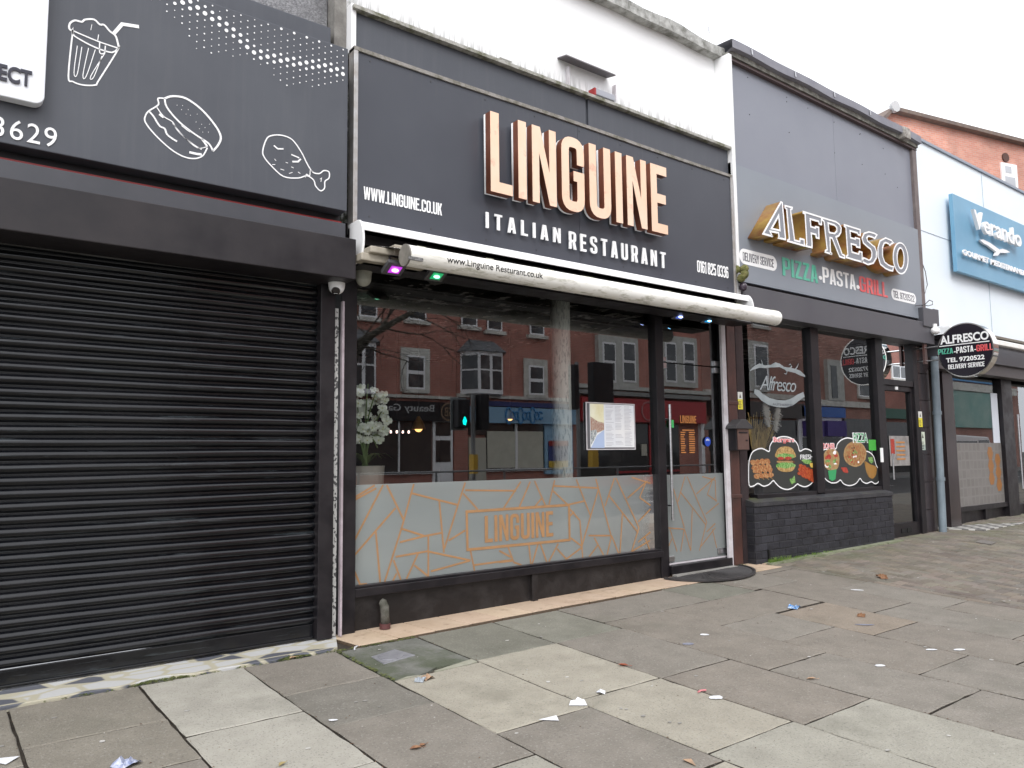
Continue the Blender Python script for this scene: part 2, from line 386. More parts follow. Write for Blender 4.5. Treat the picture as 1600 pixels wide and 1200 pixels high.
def glass_mat(name, tint, refl, rough=0.0):
    m = bpy.data.materials.new(name); m.use_nodes = True; n = m.node_tree; n.nodes.clear()
    o = n.nodes.new('ShaderNodeOutputMaterial'); t = n.nodes.new('ShaderNodeBsdfTransparent'); t.inputs[0].default_value = rgb(tint)
    g = n.nodes.new('ShaderNodeBsdfGlossy'); g.inputs['Roughness'].default_value = rough; g.inputs[0].default_value = (.92, .95, .97, 1)
    f = n.nodes.new('ShaderNodeFresnel'); f.inputs[0].default_value = 1.5
    a = n.nodes.new('ShaderNodeMath'); a.operation = 'MULTIPLY_ADD'; a.inputs[1].default_value = 1.0; a.inputs[2].default_value = refl; a.use_clamp = True
    nz = n.nodes.new('ShaderNodeTexNoise'); nz.inputs['Scale'].default_value = .9; bp = n.nodes.new('ShaderNodeBump'); bp.inputs['Strength'].default_value = .015; bp.inputs['Distance'].default_value = .02
    tc = n.nodes.new('ShaderNodeTexCoord'); n.links.new(tc.outputs['Object'], nz.inputs['Vector']); n.links.new(nz.outputs[0], bp.inputs['Height']); n.links.new(bp.outputs[0], g.inputs['Normal'])
    mx = n.nodes.new('ShaderNodeMixShader'); n.links.new(f.outputs[0], a.inputs[0]); n.links.new(a.outputs[0], mx.inputs[0])
    n.links.new(t.outputs[0], mx.inputs[1]); n.links.new(g.outputs[0], mx.inputs[2]); n.links.new(mx.outputs[0], o.inputs[0]); return m
GLASS = glass_mat('shop_glass', (.95, .97, .96), .145)
def frosted_mat():
    m = bpy.data.materials.new('frosted_film'); m.use_nodes = True; n = m.node_tree; n.nodes.clear()
    o = n.nodes.new('ShaderNodeOutputMaterial'); d = n.nodes.new('ShaderNodeBsdfDiffuse'); tl = n.nodes.new('ShaderNodeBsdfTranslucent')
    g = n.nodes.new('ShaderNodeBsdfGlossy'); g.inputs['Roughness'].default_value = .03; tr = n.nodes.new('ShaderNodeBsdfTransparent')
    nz = n.nodes.new('ShaderNodeTexNoise'); nz.inputs['Scale'].default_value = 1.3; nz.inputs['Detail'].default_value = 5
    tc = n.nodes.new('ShaderNodeTexCoord'); mp = n.nodes.new('ShaderNodeMapping'); mp.inputs['Scale'].default_value = (1, 1, 3.5); n.links.new(tc.outputs['Object'], mp.inputs[0]); n.links.new(mp.outputs[0], nz.inputs['Vector'])
    mc = n.nodes.new('ShaderNodeMix'); mc.data_type = 'RGBA'; mc.inputs[6].default_value = (.33, .365, .36, 1); mc.inputs[7].default_value = (.45, .475, .46, 1); n.links.new(nz.outputs[0], mc.inputs[0])
    n.links.new(mc.outputs[2], d.inputs[0]); tl.inputs[0].default_value = (.6, .66, .66, 1); tr.inputs[0].default_value = (.8, .85, .85, 1)
    a = n.nodes.new('ShaderNodeMixShader'); a.inputs[0].default_value = .22; n.links.new(d.outputs[0], a.inputs[1]); n.links.new(tl.outputs[0], a.inputs[2])
    b = n.nodes.new('ShaderNodeMixShader'); b.inputs[0].default_value = .30; n.links.new(a.outputs[0], b.inputs[1]); n.links.new(tr.outputs[0], b.inputs[2])
    c = n.nodes.new('ShaderNodeMixShader'); f = n.nodes.new('ShaderNodeFresnel'); f.inputs[0].default_value = 1.35; n.links.new(f.outputs[0], c.inputs[0])
    n.links.new(b.outputs[0], c.inputs[1]); n.links.new(g.outputs[0], c.inputs[2]); n.links.new(c.outputs[0], o.inputs[0]); return m
FROST = frosted_mat()
GOLDLINE = mat('copper_vinyl', (.40, .215, .095), .5, col2=(.33, .18, .08), scale=12)

mixin(SLAT, mul(SLAT, noise_mask(SLAT, 3.0, .60, .66, (.6, 1, 16), 6), .5), (.05, .06, .065))
# ------------------------------------------------------------------ ground
g_ = MB()
g_.face([(-600, -600, -.24), (600, -600, -.24), (600, 600, -.24), (-600, 600, -.24)])
struct('ground', g_, mat('far_ground', (.05, .05, .048), .9, col2=(.07, .068, .06), scale=.3))
g_ = MB(); g_.face([(-80, -11.9, -.2), (140, -11.9, -.2), (140, -2.72, -.2), (-80, -2.72, -.2)])
struct('road', g_, mat('asphalt', (.05, .05, .052), .8, col2=(.07, .07, .07), scale=9, bump=.5, bscale=90))
g_ = MB()
for k in range(36): g_.box(-30 + 4 * k, -28 + 4 * k, -7.36, -7.26, -.2, -.194)
struct('road_markings', g_, mat('road_paint', (.6, .6, .58), .7))
g_ = MB()
g_.box(-80, 140, -2.72, -2.6, -.3, -.075); g_.box(-80, 140, -12.02, -11.9, -.3, -.075)
struct('kerb', g_, mat('granite_kerb', (.2, .2, .19), .8, col2=(.26, .26, .25), scale=20), bevel=.015)
g_ = MB(); g_.face([(-80, -15.7, -.07), (140, -15.7, -.07), (140, -12.02, -.075), (-80, -12.02, -.075)])
struct('far_pavement', g_, mat('far_paving', (.15, .145, .135), .85, col2=(.2, .19, .18), scale=2))
# dark bed under the joints
g_ = MB()
xs = [-40] + [-3 + .5 * i for i in range(60)] + [140]; ys = [-2.6 + .3 * i for i in range(27)] + [5.6]
for i in range(len(xs) - 1):
    for j in range(len(ys) - 1):
        q = [(xs[i], ys[j]), (xs[i + 1], ys[j]), (xs[i + 1], ys[j + 1]), (xs[i], ys[j + 1])]
        g_.face([(a, b, (zg(a, b) if b > -2.55 else -.07) - .017) for a, b in q])
struct('joint_bed', g_, mat('joint_dirt', (.022, .016, .012), .95, col2=(.06, .048, .034), scale=14, bump=.8, bscale=80))

TONES = {'m': (1.0, .965, .87), 'd': (.86, .85, .80), 'v': (.80, .83, .74), 'l': (1.38, 1.40, 1.30), 'L': (1.66, 1.68, 1.60), 'p': (.93, .87, .80), 'b': (1.06, .93, .80), 'g': (.92, .95, .86), 'n': (.96, .92, .86), 'y': (1.50, 1.47, 1.32)}
SLABM = mat('paving_slab', (.188, .176, .158), .82, col2=(.242, .228, .206), scale=5.5, detail=10, lo=.32, hi=.68, bump=.55, bscale=95, attr=True)
mixin(SLABM, mul(SLABM, noise_mask(SLABM, 75, .58, .66, detail=3), .45), (.36, .35, .32))
mixin(SLABM, mul(SLABM, noise_mask(SLABM, 90, .57, .66, (1.1, 1, 1), 3), .5), (.07, .065, .06))
mixin(SLABM, mul(SLABM, noise_mask(SLABM, 1.3, .55, .72, detail=9), .4), (.085, .085, .06))
def slab(mb, x0, x1, y0, y1, tone, gap=.0060, thick=.03, ch=.0046, wob=.0022, rnd=R):
    g = gap
    def z(x, y): return zg(x, y)
    t = TONES[tone] if isinstance(tone, str) else tone
    f = 1 + rnd.uniform(-.035, .035); t = (t[0] * f, t[1] * f, t[2] * f)
    n = max(2, int((x1 - x0) / .085)); m_ = max(2, int((y1 - y0) / .085))
    a0, a1, b0, b1 = x0 + g, x1 - g, y0 + g, y1 - g
    ring = [(a0 + (a1 - a0) * i / n, b0) for i in range(n)] + [(a1, b0 + (b1 - b0) * i / m_) for i in range(m_)] + \
           [(a1 - (a1 - a0) * i / n, b1) for i in range(n)] + [(a0, b1 - (b1 - b0) * i / m_) for i in range(m_)]
    cx, cy = (a0 + a1) / 2, (b0 + b1) / 2
    ring = [(x + rnd.gauss(0, wob), y + rnd.gauss(0, wob)) for x, y in ring]
    dz = rnd.uniform(-.0015, .0015); sx = rnd.uniform(-.002, .002); sy = rnd.uniform(-.002, .002)
    zz = lambda x, y: z(x, y) + dz + sx * (x - cx) + sy * (y - cy)
    top = []; mid = []
    for x, y in ring:
        v = Vector((cx - x, cy - y)); v.normalize()
        top.append((x + v.x * ch * 1.4, y + v.y * ch * 1.4, zz(x, y))); mid.append((x, y, zz(x, y) - ch))
    bot = [(x, y, q - thick) for x, y, q in mid]; k = len(ring)
    mb.add(top, [tuple(range(k))], t); mb.add(top + mid, [(k + i, k + (i + 1) % k, (i + 1) % k, i) for i in range(k)], t)
    td = (.22, .19, .16); mb.add(mid + bot, [(k + i, k + (i + 1) % k, (i + 1) % k, i) for i in range(k)], td)
X_ = [.436, 1.052, 1.635, 2.232, 2.84, 3.50, 4.14, 4.78, 5.47, 6.15, 6.78, 7.30]
ED = 4.80                                # outer edge of the threshold strips
cols = [  # x0, x1, [joints from the shops outward], tones
    (-.16, X_[0], [ED, 3.95, 3.2, 2.4], 'mdm'), (X_[0], X_[1], [ED, 4.16, 3.585, 2.9], 'mmn'),
    (X_[1], X_[2], [ED, 3.87, 3.1, 2.4], 'LLL'), (X_[2], X_[3], [ED, 4.155, 3.58, 2.745, 2.0], 'ndnl'),
    (X_[3], X_[4], [4.03, 3.04, 2.20, 1.4], 'yny'), (X_[4], X_[5], [ED, 4.07, 3.15, 2.29, 1.5], 'vyyl'),
    (X_[5], X_[6], [ED, 4.07, 3.14, 2.23, 1.2], 'gnpl'), (X_[6], X_[7], [4.27, 2.86, 1.93, 1.1], 'pnn'),
    (X_[7], X_[8], [3.70, 3.19, 2.27, 1.4, .6], 'npnp'), (X_[8], X_[9], [3.67, 2.90, 2.0, 1.2], 'bpn'),
    (X_[9], X_[10], [4.30, 3.25, 2.26, 1.3], 'pnp'), (X_[10], X_[11], [3.9, 3.0, 2.1, 1.2], 'npn')]
mb = MB()
for x0, x1, js, tn in cols:
    js = list(js); tn = list(tn)
    while js[-1] > -2.4: js.append(js[-1] - R.choice([.6, .75, .9])); tn.append(R.choice('mnpdgly'))
    js[-1] = -2.59
    for k in range(len(js) - 1): slab(mb, x0, x1, js[k + 1], js[k], tn[k])
# upper pieces cut round the threshold
slab(mb, X_[6], 5.41, 4.27, ED, 'n'); slab(mb, 5.41, 6.05, 4.27, ED + .1, 'v'); slab(mb, X_[7], X_[9], 3.70, 4.27, 'p'); slab(mb, 6.05, X_[9], 4.30, 4.9, 'p')
slab(mb, X_[9], 6.78, 4.30, 5.15, 'n'); slab(mb, 6.78, X_[11], 3.9, 4.7, 'p'); slab(mb, 6.78, X_[11], 4.7, 5.25, 'p')
for k in range(24):                      # to the left of the frame
    x1 = -.16 - .6 * k; y = ED + .0
    while y > -2.4:
        d = R.choice([.6, .75, .9]); y2 = max(y - d, -2.59); slab(mb, x1 - .6, x1, y2, y, R.choice('mndlg')); y = y2
        if y <= -2.58: break
struct('pavement', mb, SLABM)

# block paving, 90-degree herringbone
BLOCK = mat('block_paving', (.158, .134, .112), .85, col2=(.20, .174, .145), scale=3, detail=7, bump=.5, bscale=110, attr=True)
mixin(BLOCK, mul(BLOCK, mul(BLOCK, noise_mask(BLOCK, 1.6, .42, .62, detail=6), .55), zmask(BLOCK, 3.6, 5.2, 'Y')), (.105, .13, .055))
mb = MB(); a = .1; rb = random.Random(3)
def block(x0, y0, x1, y1):
    g = .003; c = .006; x0 += g; y0 += g; x1 -= g; y1 -= g; f = rb.uniform(.8, 1.18); t = (f * rb.uniform(.95, 1.06), f, f * rb.uniform(.93, 1.03))
    d = rb.uniform(-.0015, .0015); Z = lambda x, y: zg(x, y) + d
    tp = [(x0 + c, y0 + c), (x1 - c, y0 + c), (x1 - c, y1 - c), (x0 + c, y1 - c)]; bt = [(x0, y0), (x1, y0), (x1, y1), (x0, y1)]
    mb.add([(x, y, Z(x, y)) for x, y in tp] + [(x, y, Z(x, y) - .009) for x, y in bt], [(0, 1, 2, 3), (4, 5, 1, 0), (5, 6, 2, 1), (6, 7, 3, 2), (7, 4, 0, 3)], t)
NX = 125; NY = 58
for i in range(NX):
    for j in range(NY):
        x = 7.42 + i * a; y = -.35 + j * a; k = (i - j) % 4
        if k == 0: block(x, y, x + 2 * a, y + a)
        elif k == 2: block(x, y - a, x + a, y + a)
for k in range(28): block(7.31, -.35 + k * .2, 7.41, -.15 + k * .2)
for i in range(13): mb.face([(7.31 + i, -.35, zg(7.31 + i, -.35) - .008), (8.31 + i, -.35, zg(8.31 + i, -.35) - .008), (8.31 + i, 2.6, zg(8.31 + i, 2.6) - .008), (7.31 + i, 2.6, zg(7.31 + i, 2.6) - .008)], (.7, .7, .7)); [mb.face([(7.31 + i, 2.6 + .3 * j, zg(7.31 + i, 2.6 + .3 * j) - .008), (8.31 + i, 2.6 + .3 * j, zg(8.31 + i, 2.6 + .3 * j) - .008), (8.31 + i, 2.9 + .3 * j, zg(8.31 + i, 2.9 + .3 * j) - .008), (7.31 + i, 2.9 + .3 * j, zg(7.31 + i, 2.9 + .3 * j) - .008)], (.7, .7, .7)) for j in range(9)]
struct('block_paving', mb, BLOCK)
mb = MB()
for i in range(40):
    for j in range(12): slab(mb, 20.1 + i * .6, 20.7 + i * .6, -2.59 + j * .6 + .0, -1.99 + j * .6, R.choice('mnpd'))
for i in range(21):
    for j in range(4): slab(mb, 7.42 + i * .6, 8.02 + i * .6, -2.59 + j * .55, -2.04 + j * .55, R.choice('mnpd'))
struct('far_slabs', mb, SLABM)

# concrete patch round the stopcock, broken slab edge
CONC = mat('patched_concrete', (.115, .118, .10), .9, col2=(.19, .19, .17), scale=5, detail=8, lo=.35, hi=.65, bump=1.0, bscale=55)
mixin(CONC, mul(CONC, noise_mask(CONC, 3, .48, .62, detail=6), .6), (.055, .07, .03))
mb = MB(); ring = [(2.24, 4.79), (2.83, 4.79), (2.83, 4.13), (2.72, 4.09), (2.58, 4.12), (2.47, 4.06), (2.36, 4.04), (2.24, 4.00)]
mb.prism([(x, y, zg(x, y) - .025) for x, y in ring], (0, 0, .021)); struct('concrete_patch', mb, CONC)
mb = MB(); ring = [(2.52, 4.055), (2.835, 4.12), (2.835, 4.05), (2.75, 4.035), (2.52, 4.035)]
mb.prism([(x, y, zg(x, y) - .02) for x, y in ring], (0, 0, .018)); mb.prism([(2.26, 4.03, .08), (2.34, 4.06, .08), (2.42, 4.035, .08)], (0, 0, .024))
struct('broken_slab_edge', mb, mat('broken_slab', (.27, .27, .20), .85, col2=(.33, .32, .26), scale=9, bump=.4, bscale=90))

# crazy paving in front of the shutter
CRAZY = mat('crazy_marble', (.5, .5, .5), .55, bump=.15, bscale=30)
n, b = nodes_of(CRAZY); tc = n.nodes.new('ShaderNodeTexCoord'); mp = n.nodes.new('ShaderNodeMapping'); mp.inputs['Scale'].default_value = (4.6, 9.5, 9.5)
n.links.new(tc.outputs['Object'], mp.inputs[0])
v1 = n.nodes.new('ShaderNodeTexVoronoi'); v1.inputs['Scale'].default_value = 1; v1.inputs['Randomness'].default_value = 1
v2 = n.nodes.new('ShaderNodeTexVoronoi'); v2.feature = 'DISTANCE_TO_EDGE'; v2.inputs['Scale'].default_value = 1
n.links.new(mp.outputs[0], v1.inputs['Vector']); n.links.new(mp.outputs[0], v2.inputs['Vector'])
sx = n.nodes.new('ShaderNodeSeparateColor'); n.links.new(v1.outputs['Color'], sx.inputs[0])
gt = n.nodes.new('ShaderNodeMath'); gt.operation = 'GREATER_THAN'; gt.inputs[1].default_value = .58; n.links.new(sx.outputs[0], gt.inputs[0])
mx = n.nodes.new('ShaderNodeMix'); mx.data_type = 'RGBA'; mx.inputs[6].default_value = (.50, .50, .49, 1); mx.inputs[7].default_value = (.10, .105, .125, 1); n.links.new(gt.outputs[0], mx.inputs[0])
lt = n.nodes.new('ShaderNodeMapRange'); lt.inputs[1].default_value = .05; lt.inputs[2].default_value = .10; n.links.new(v2.outputs['Distance'], lt.inputs[0])
mx2 = n.nodes.new('ShaderNodeMix'); mx2.data_type = 'RGBA'; mx2.inputs[6].default_value = (.44, .41, .31, 1); n.links.new(lt.outputs[0], mx2.inputs[0]); n.links.new(mx.outputs[2], mx2.inputs[7])
n.links.new(mx2.outputs[2], b.inputs['Base Color'])
mb = MB(); top = []; rc = random.Random(5)
xs_ = [-8 + .12 * i for i in range(86)]; front = []
for x in xs_:
    if x > 2.27: break
    y = ED + .012 + rc.uniform(-.006, .006)
    if 1.02 < x < 1.32: y += .045 if x < 1.25 else .03
    if 1.85 < x < 2.05: y += .05
    front.append((x, y))
front.append((2.27, ED + .05)); pts = front + [(2.42, 5.2), (-8, 5.2)]
mb.prism([(x, y, zg(x, y) - .05) for x, y in pts], (0, 0, .062)); struct('crazy_paving_strip', mb, CRAZY, bevel=.004)
# buff tiles in front of the restaurant
TILE = mat('buff_tile', (.47, .355, .25), .75, col2=(.54, .42, .31), scale=4, detail=6, bump=.3, bscale=60, attr=True)
mixin(TILE, mul(TILE, noise_mask(TILE, 7, .56, .72, detail=8), .55), (.16, .10, .07))
mb = MB(); x = 2.30; k = 0
while x < 7.3:
    e = ED + .01 + .03 * max(0, math.sin((x - 2.3) / 3.3 * math.pi)) * (1 if x < 5.7 else 0)
    x2 = x + .305; ya = e if x < 6.9 else 5.02
    f = R.uniform(.92, 1.06); t = (f, f * R.uniform(.96, 1.03), f)
    sl_ = -.035 if x < 2.4 else 0
    q = [(x + .0035 + .10, ya), (x2 - .0035 + .10, ya), (x2 - .0035, 5.35), (x + .0035, 5.35)]
    mb.prism([(a_, b_, zg(a_, b_) - .02) for a_, b_ in q], (0, 0, .018), (.2, .18, .16)); mb.prism([(a_, b_, zg(a_, b_) + .001) for a_, b_ in q], (0, 0, .009), t); x = x2
struct('tiled_threshold', mb, TILE, bevel=.003)
# ================================================================== LEFT TAKEAWAY
YS = 5.13                                 # shutter plane
left = thing('takeaway_shop', 'black takeaway shop with a closed roller shutter and pebble-dashed wall above its dark sign', 'shop', loc=(0, 5.2, .14))
PEB = mat('pebbledash', (.20, .20, .21), .95, col2=(.32, .32, .33), scale=60, detail=3, lo=.4, hi=.6, bump=1.0, bscale=110)
mixin(PEB, mul(PEB, noise_mask(PEB, 2.2, .5, .7, detail=7), .6), (.07, .07, .07))
mb = MB(); mb.box(-8, 2.33, 5.26, 5.6, 2.9, 6.2); mb.box(-8, 2.33, 5.6, 14, 3.3, 6.2); mb.box(-8.0, -7.7, 5.3, 14, 0, 6.2); obj('wall', mb, PEB, left)
mb = MB(); mb.box(-8, 2.30, 5.12, 5.255, 4.0, 4.56); obj('upper_panel', mb, FASCIA, left, bevel=.006)
mb = MB(); mb.box(2.335, 2.43, 5.14, 5.26, 4.2, 6.0); obj('downpipe_batten', mb, mat('mossy_timber', (.14, .13, .12), .9, col2=(.25, .24, .22), scale=9, bump=.3), left)
# shutter curtain: slat profile swept along the shop
prof = []
z0 = .252; pitch = .0708
for k in range(37):
    zb = z0 + k * pitch
    prof += [(0.000, zb), (-.006, zb + .0020), (-.018, zb + .008), (-.026, zb + .018), (-.0285, zb + .028), (-.0265, zb + .038), (-.020, zb + .047), (-.011, zb + .0535), (-.002, zb + .0575), (0.003, zb + .0595), (-.003, zb + .0625), (-.003, zb + .0655), (.003, zb + .0675)]
mb = MB(); xs_ = [-4.9 + (2.215 + 4.9) * i / 80 for i in range(81)]; rs = random.Random(2); n_ = len(prof)
vs = [(x, YS + py_ + .0018 * math.sin(x * 2.1 + pz_ * 3.1), pz_ + .0030 * math.sin(x * 1.3 + int((pz_ - z0) / pitch) * .35) + .0012 * math.sin(x * 5.1 + int((pz_ - z0) / pitch) * 1.9)) for x in xs_ for py_, pz_ in prof]
mb.add(vs, [(i * n_ + k, (i + 1) * n_ + k, (i + 1) * n_ + k + 1, i * n_ + k + 1) for i in range(80) for k in range(n_ - 1)])
obj('roller_shutter', mb, SLAT, left, smooth=True, auto=False)
mb = MB(); mb.box(-4.9, 2.215, YS - .016, YS + .02, .160, .252); mb.box(-4.9, 2.215, YS - .03, YS - .016, .156, .172); obj('bottom_rail', mb, SLAT, left, bevel=.004)
def xof(px, py, Y): return P(px, py, Y).x
mb = MB(); mb.box(2.215, 2.325, 5.05, 5.2, .15, 2.62); obj('guide_rail', mb, BLACK, left, bevel=.004)
mb = MB(); mb.box(-5.0, -4.9, 5.05, 5.2, .15, 2.62); obj('guide_rail', mb, BLACK, left, bevel=.004)
mb = MB(); mb.box(-5.1, 2.36, 4.80, 5.24, 2.605, 2.89); obj('shutter_box', mb, BOXM, left, bevel=.006)
mb = MB(); mb.box(-5.1, 2.34, 4.93, 5.24, 2.895, 3.03); obj('lower_fascia', mb, mat('dark_fascia', (.045, .047, .056), .45, col2=(.06, .06, .07), scale=2), left, bevel=.004)
mb = MB(); mb.box(-5.1, 2.34, 5.0, 5.02, 3.045, 3.062); obj('red_light_strip', mb, RED, left)
mb = MB(); mb.box(-5.1, 2.34, 5.025, 5.2, 3.03, 3.109); obj('shadow_gap', mb, BLACK, left)
MOS = mat('mosaic_strip', (.35, .36, .34), .5, bump=.2)
n, b = nodes_of(MOS); tc = n.nodes.new('ShaderNodeTexCoord'); mp = n.nodes.new('ShaderNodeMapping'); mp.inputs['Scale'].default_value = (70, 70, 55); n.links.new(tc.outputs['Object'], mp.inputs[0])
v = n.nodes.new('ShaderNodeTexVoronoi'); v.inputs['Scale'].default_value = 1.0; n.links.new(mp.outputs[0], v.inputs['Vector']); cr = n.nodes.new('ShaderNodeValToRGB'); sc_ = n.nodes.new('ShaderNodeSeparateColor'); n.links.new(v.outputs['Color'], sc_.inputs[0]); n.links.new(sc_.outputs[0], cr.inputs[0])
cr.color_ramp.interpolation = 'CONSTANT'; cr.color_ramp.elements[0].color = (.08, .08, .08, 1); cr.color_ramp.elements[1].position = .3; cr.color_ramp.elements[1].color = (.5, .5, .48, 1); n.links.new(cr.outputs[0], b.inputs['Base Color'])
mb = MB(); mb.box(2.335, 2.372, 5.10, 5.2, .15, 2.45); obj('mosaic_strip', mb, MOS, left)
mb = MB(); mb.box(-8, -5.0, 5.1, 5.4, .1, 3.0); obj('side_pier', mb, TILEB, left)
# conduit
mb = MB(); mb.box(2.384, 2.400, 5.06, 5.09, .15, 2.50); tag(obj('conduit', mb, mat('pinkish_conduit', (.42, .36, .39), .5, col2=(.3, .25, .27), scale=9)), 'thin pinkish white conduit running down between the shutter and the restaurant window', 'conduit')

# left sign
sg = thing('takeaway_sign', 'dark grey takeaway sign board with milkshake, burger and drumstick drawings', 'sign', loc=(0, 4.95, 3.1))
YL = 4.90
mb = MB(); mb.box(-5.1, 2.335, YL, 5.12, 3.11, 4.31); bd_ = obj('board', mb, FASCIA, sg, bevel=.005)
mb = MB(); mb.box(-.62, -.617, YL - .0004, YL, 3.11, 4.31); obj('panel_seam', mb, BLACK, bd_)
# halftone dots
mb = MB(); rd = random.Random(4)
def disc(mb, c, r, Y, th=.002, seg=10): mb.prism([(c[0] + r * math.cos(2 * math.pi * k / seg), Y, c[1] + r * math.sin(2 * math.pi * k / seg)) for k in range(seg)], (0, -th, 0))
def curve_of(pts):
    q = [P(x / 2.857, y / 2.857, YL) for x, y in pts]
    def f(x):
        if x <= q[0].x: return q[0].z
        for a_, b_ in zip(q, q[1:]):
            if x <= b_.x: return a_.z + (b_.z - a_.z) * (x - a_.x) / (b_.x - a_.x)
        return q[-1].z
    return f
c1 = curve_of([(770, -10), (830, 15), (900, 45), (985, 100), (1060, 160), (1140, 238), (1200, 255), (1350, 285), (1450, 295), (1530, 325)]); c2_ = curve_of([(935, 0), (1100, 50), (1250, 120), (1400, 170), (1520, 205)]); c3 = curve_of([(700, 0), (800, 100), (870, 200), (920, 235), (1100, 240), (1160, 260), (1240, 345), (1300, 385), (1540, 360)])
for i in range(30):
    for j in range(20):
        x = 1.02 + i * .0455; z = 4.29 - j * .0455 - (.0228 if i % 2 else 0)
        if z > 4.303 or x > 2.325: continue
        d = z - c1(x); d2 = z - c2_(x); e_ = z - c3(x)
        r = .0150 * math.exp(-(d / .052) ** 2); r = max(r, .0115 * math.exp(-(d2 / .026) ** 2) if x > 1.28 else 0)
        if e_ > -.02: r = max(r, .0042 * rd.uniform(.7, 1.3))
        if d2 > .04 and x > 1.3: r = min(r, .003)
        if r < .0022: continue
        disc(mb, (x, z), min(r, .0145), YL - .001, seg=8 if r < .006 else 14)
obj('halftone_dots', mb, LETTERW, sg)
def smooth2(pts, closed, n=4):
    N = len(pts); out = []; g = lambda i: Vector(pts[i % N]) if closed else Vector(pts[min(max(i, 0), N - 1)])
    for i in range(N if closed else N - 1):
        p0, p1, p2, p3 = g(i - 1), g(i), g(i + 1), g(i + 2)
        for j in range(n):
            t_ = j / n; q = .5 * ((2 * p1) + (-p0 + p2) * t_ + (2 * p0 - 5 * p1 + 4 * p2 - p3) * t_ * t_ + (-p0 + 3 * p1 - 3 * p2 + p3) * t_ ** 3); out.append((q.x, q.y))
    if not closed: out.append(tuple(pts[-1]))
    return out
def trace(mb, pts, wpx, Y=YL, closed=False, dn=.003):
    """line drawing traced in photo pixels onto the board; wpx = line width in metres"""
    if len(pts) > 3: pts = smooth2(pts, closed)
    q = [P(x, y, Y) for x, y in pts]; p2 = [(v_.x, v_.z) for v_ in q]
    p2 = [p2[0]] + [p2[i] for i in range(1, len(p2)) if (Vector(p2[i]) - Vector(p2[i - 1])).length > 1e-4]
    o = offs(p2, wpx / 2, closed); i_ = offs(p2, -wpx / 2, closed); n = len(p2)
    for k in range(n if closed else n - 1):
        a_, b_ = k, (k + 1) % n
        mb.prism([(o[a_][0], Y, o[a_][1]), (o[b_][0], Y, o[b_][1]), (i_[b_][0], Y, i_[b_][1]), (i_[a_][0], Y, i_[a_][1])], (0, -dn, 0))
def Z1(pts): return [(x / 2.857, y / 2.857) for x, y in pts]
mb = MB()   # milkshake
trace(mb, Z1([(325, 140), (305, 340), (325, 365), (370, 380), (425, 380), (440, 360), (530, 215), (500, 235), (420, 210), (330, 160)]), .008, closed=True)
trace(mb, Z1([(330, 140), (310, 130), (312, 105), (335, 92), (365, 98), (380, 88), (420, 88), (445, 110), (465, 112), (490, 140), (515, 160), (525, 190), (530, 215)]), .010)
trace(mb, Z1([(330, 140), (400, 170), (450, 190), (525, 215)]), .007); trace(mb, Z1([(445, 190), (445, 235), (465, 238), (470, 205)]), .006)
trace(mb, Z1([(345, 205), (330, 325), (345, 330), (365, 210)]), .004); trace(mb, Z1([(395, 215), (370, 335), (385, 340), (425, 222)]), .004); trace(mb, Z1([(470, 235), (405, 340), (418, 345), (455, 250)]), .004)
trace(mb, Z1([(508, 150), (545, 108), (620, 120)]), .020); trace(mb, Z1([(410, 110), (405, 135)]), .003); trace(mb, Z1([(440, 155), (436, 180)]), .004)
obj('milkshake_drawing', mb, LETTERW, sg)
mb = MB()   # burger
trace(mb, Z1([(735, 440), (770, 430), (830, 440), (900, 490), (960, 560), (985, 610), (975, 645), (950, 675)]), .012)
trace(mb, Z1([(735, 440), (745, 480), (800, 545), (870, 600), (930, 640), (950, 675)]), .010)
trace(mb, Z1([(735, 440), (705, 440), (708, 465), (690, 480), (665, 495), (650, 515), (648, 545), (690, 600), (760, 665), (820, 700), (870, 708), (905, 695), (925, 660)]), .008)
trace(mb, Z1([(665, 497), (685, 520), (700, 545), (715, 565), (735, 575), (745, 600), (770, 620), (790, 632)]), .010)
trace(mb, Z1([(700, 480), (730, 520), (770, 545), (790, 580), (830, 620), (870, 650), (900, 668)]), .006); trace(mb, Z1([(770, 550), (820, 610), (880, 660), (925, 655)]), .005)
trace(mb, Z1([(710, 510), (730, 525)]), .012); trace(mb, Z1([(810, 560), (835, 580), (850, 590)]), .008); trace(mb, Z1([(845, 680), (880, 688), (900, 690)]), .014); trace(mb, Z1([(900, 620), (915, 640), (925, 655)]), .012)
for sx_, sy_ in [(790, 470), (815, 472), (810, 490), (840, 490), (850, 515), (880, 510), (830, 510), (875, 545), (900, 555), (915, 570), (930, 590), (890, 575), (905, 590), (935, 555)]:
    q = P(sx_ / 2.857, sy_ / 2.857, YL); disc(mb, (q.x, q.z), .0022, YL, .003, 6)
obj('burger_drawing', mb, LETTERW, sg)
mb = MB()   # drumstick
trace(mb, Z1([(1190, 620), (1215, 605), (1260, 605), (1305, 625), (1345, 680), (1370, 730), (1395, 768), (1425, 775), (1445, 762), (1468, 768), (1468, 795), (1450, 810), (1448, 840), (1430, 852), (1408, 830), (1400, 805), (1370, 785), (1330, 795), (1265, 788), (1210, 740), (1178, 700), (1173, 670)]), .008, closed=True)
trace(mb, Z1([(1395, 768), (1385, 762), (1382, 785), (1368, 778), (1362, 792)]), .005); trace(mb, Z1([(1428, 800), (1435, 795), (1432, 812)]), .004)
trace(mb, Z1([(1222, 650), (1240, 665), (1265, 665)]), .009); trace(mb, Z1([(1300, 690), (1335, 705)]), .008); trace(mb, Z1([(1305, 722), (1330, 722), (1342, 710)]), .011)
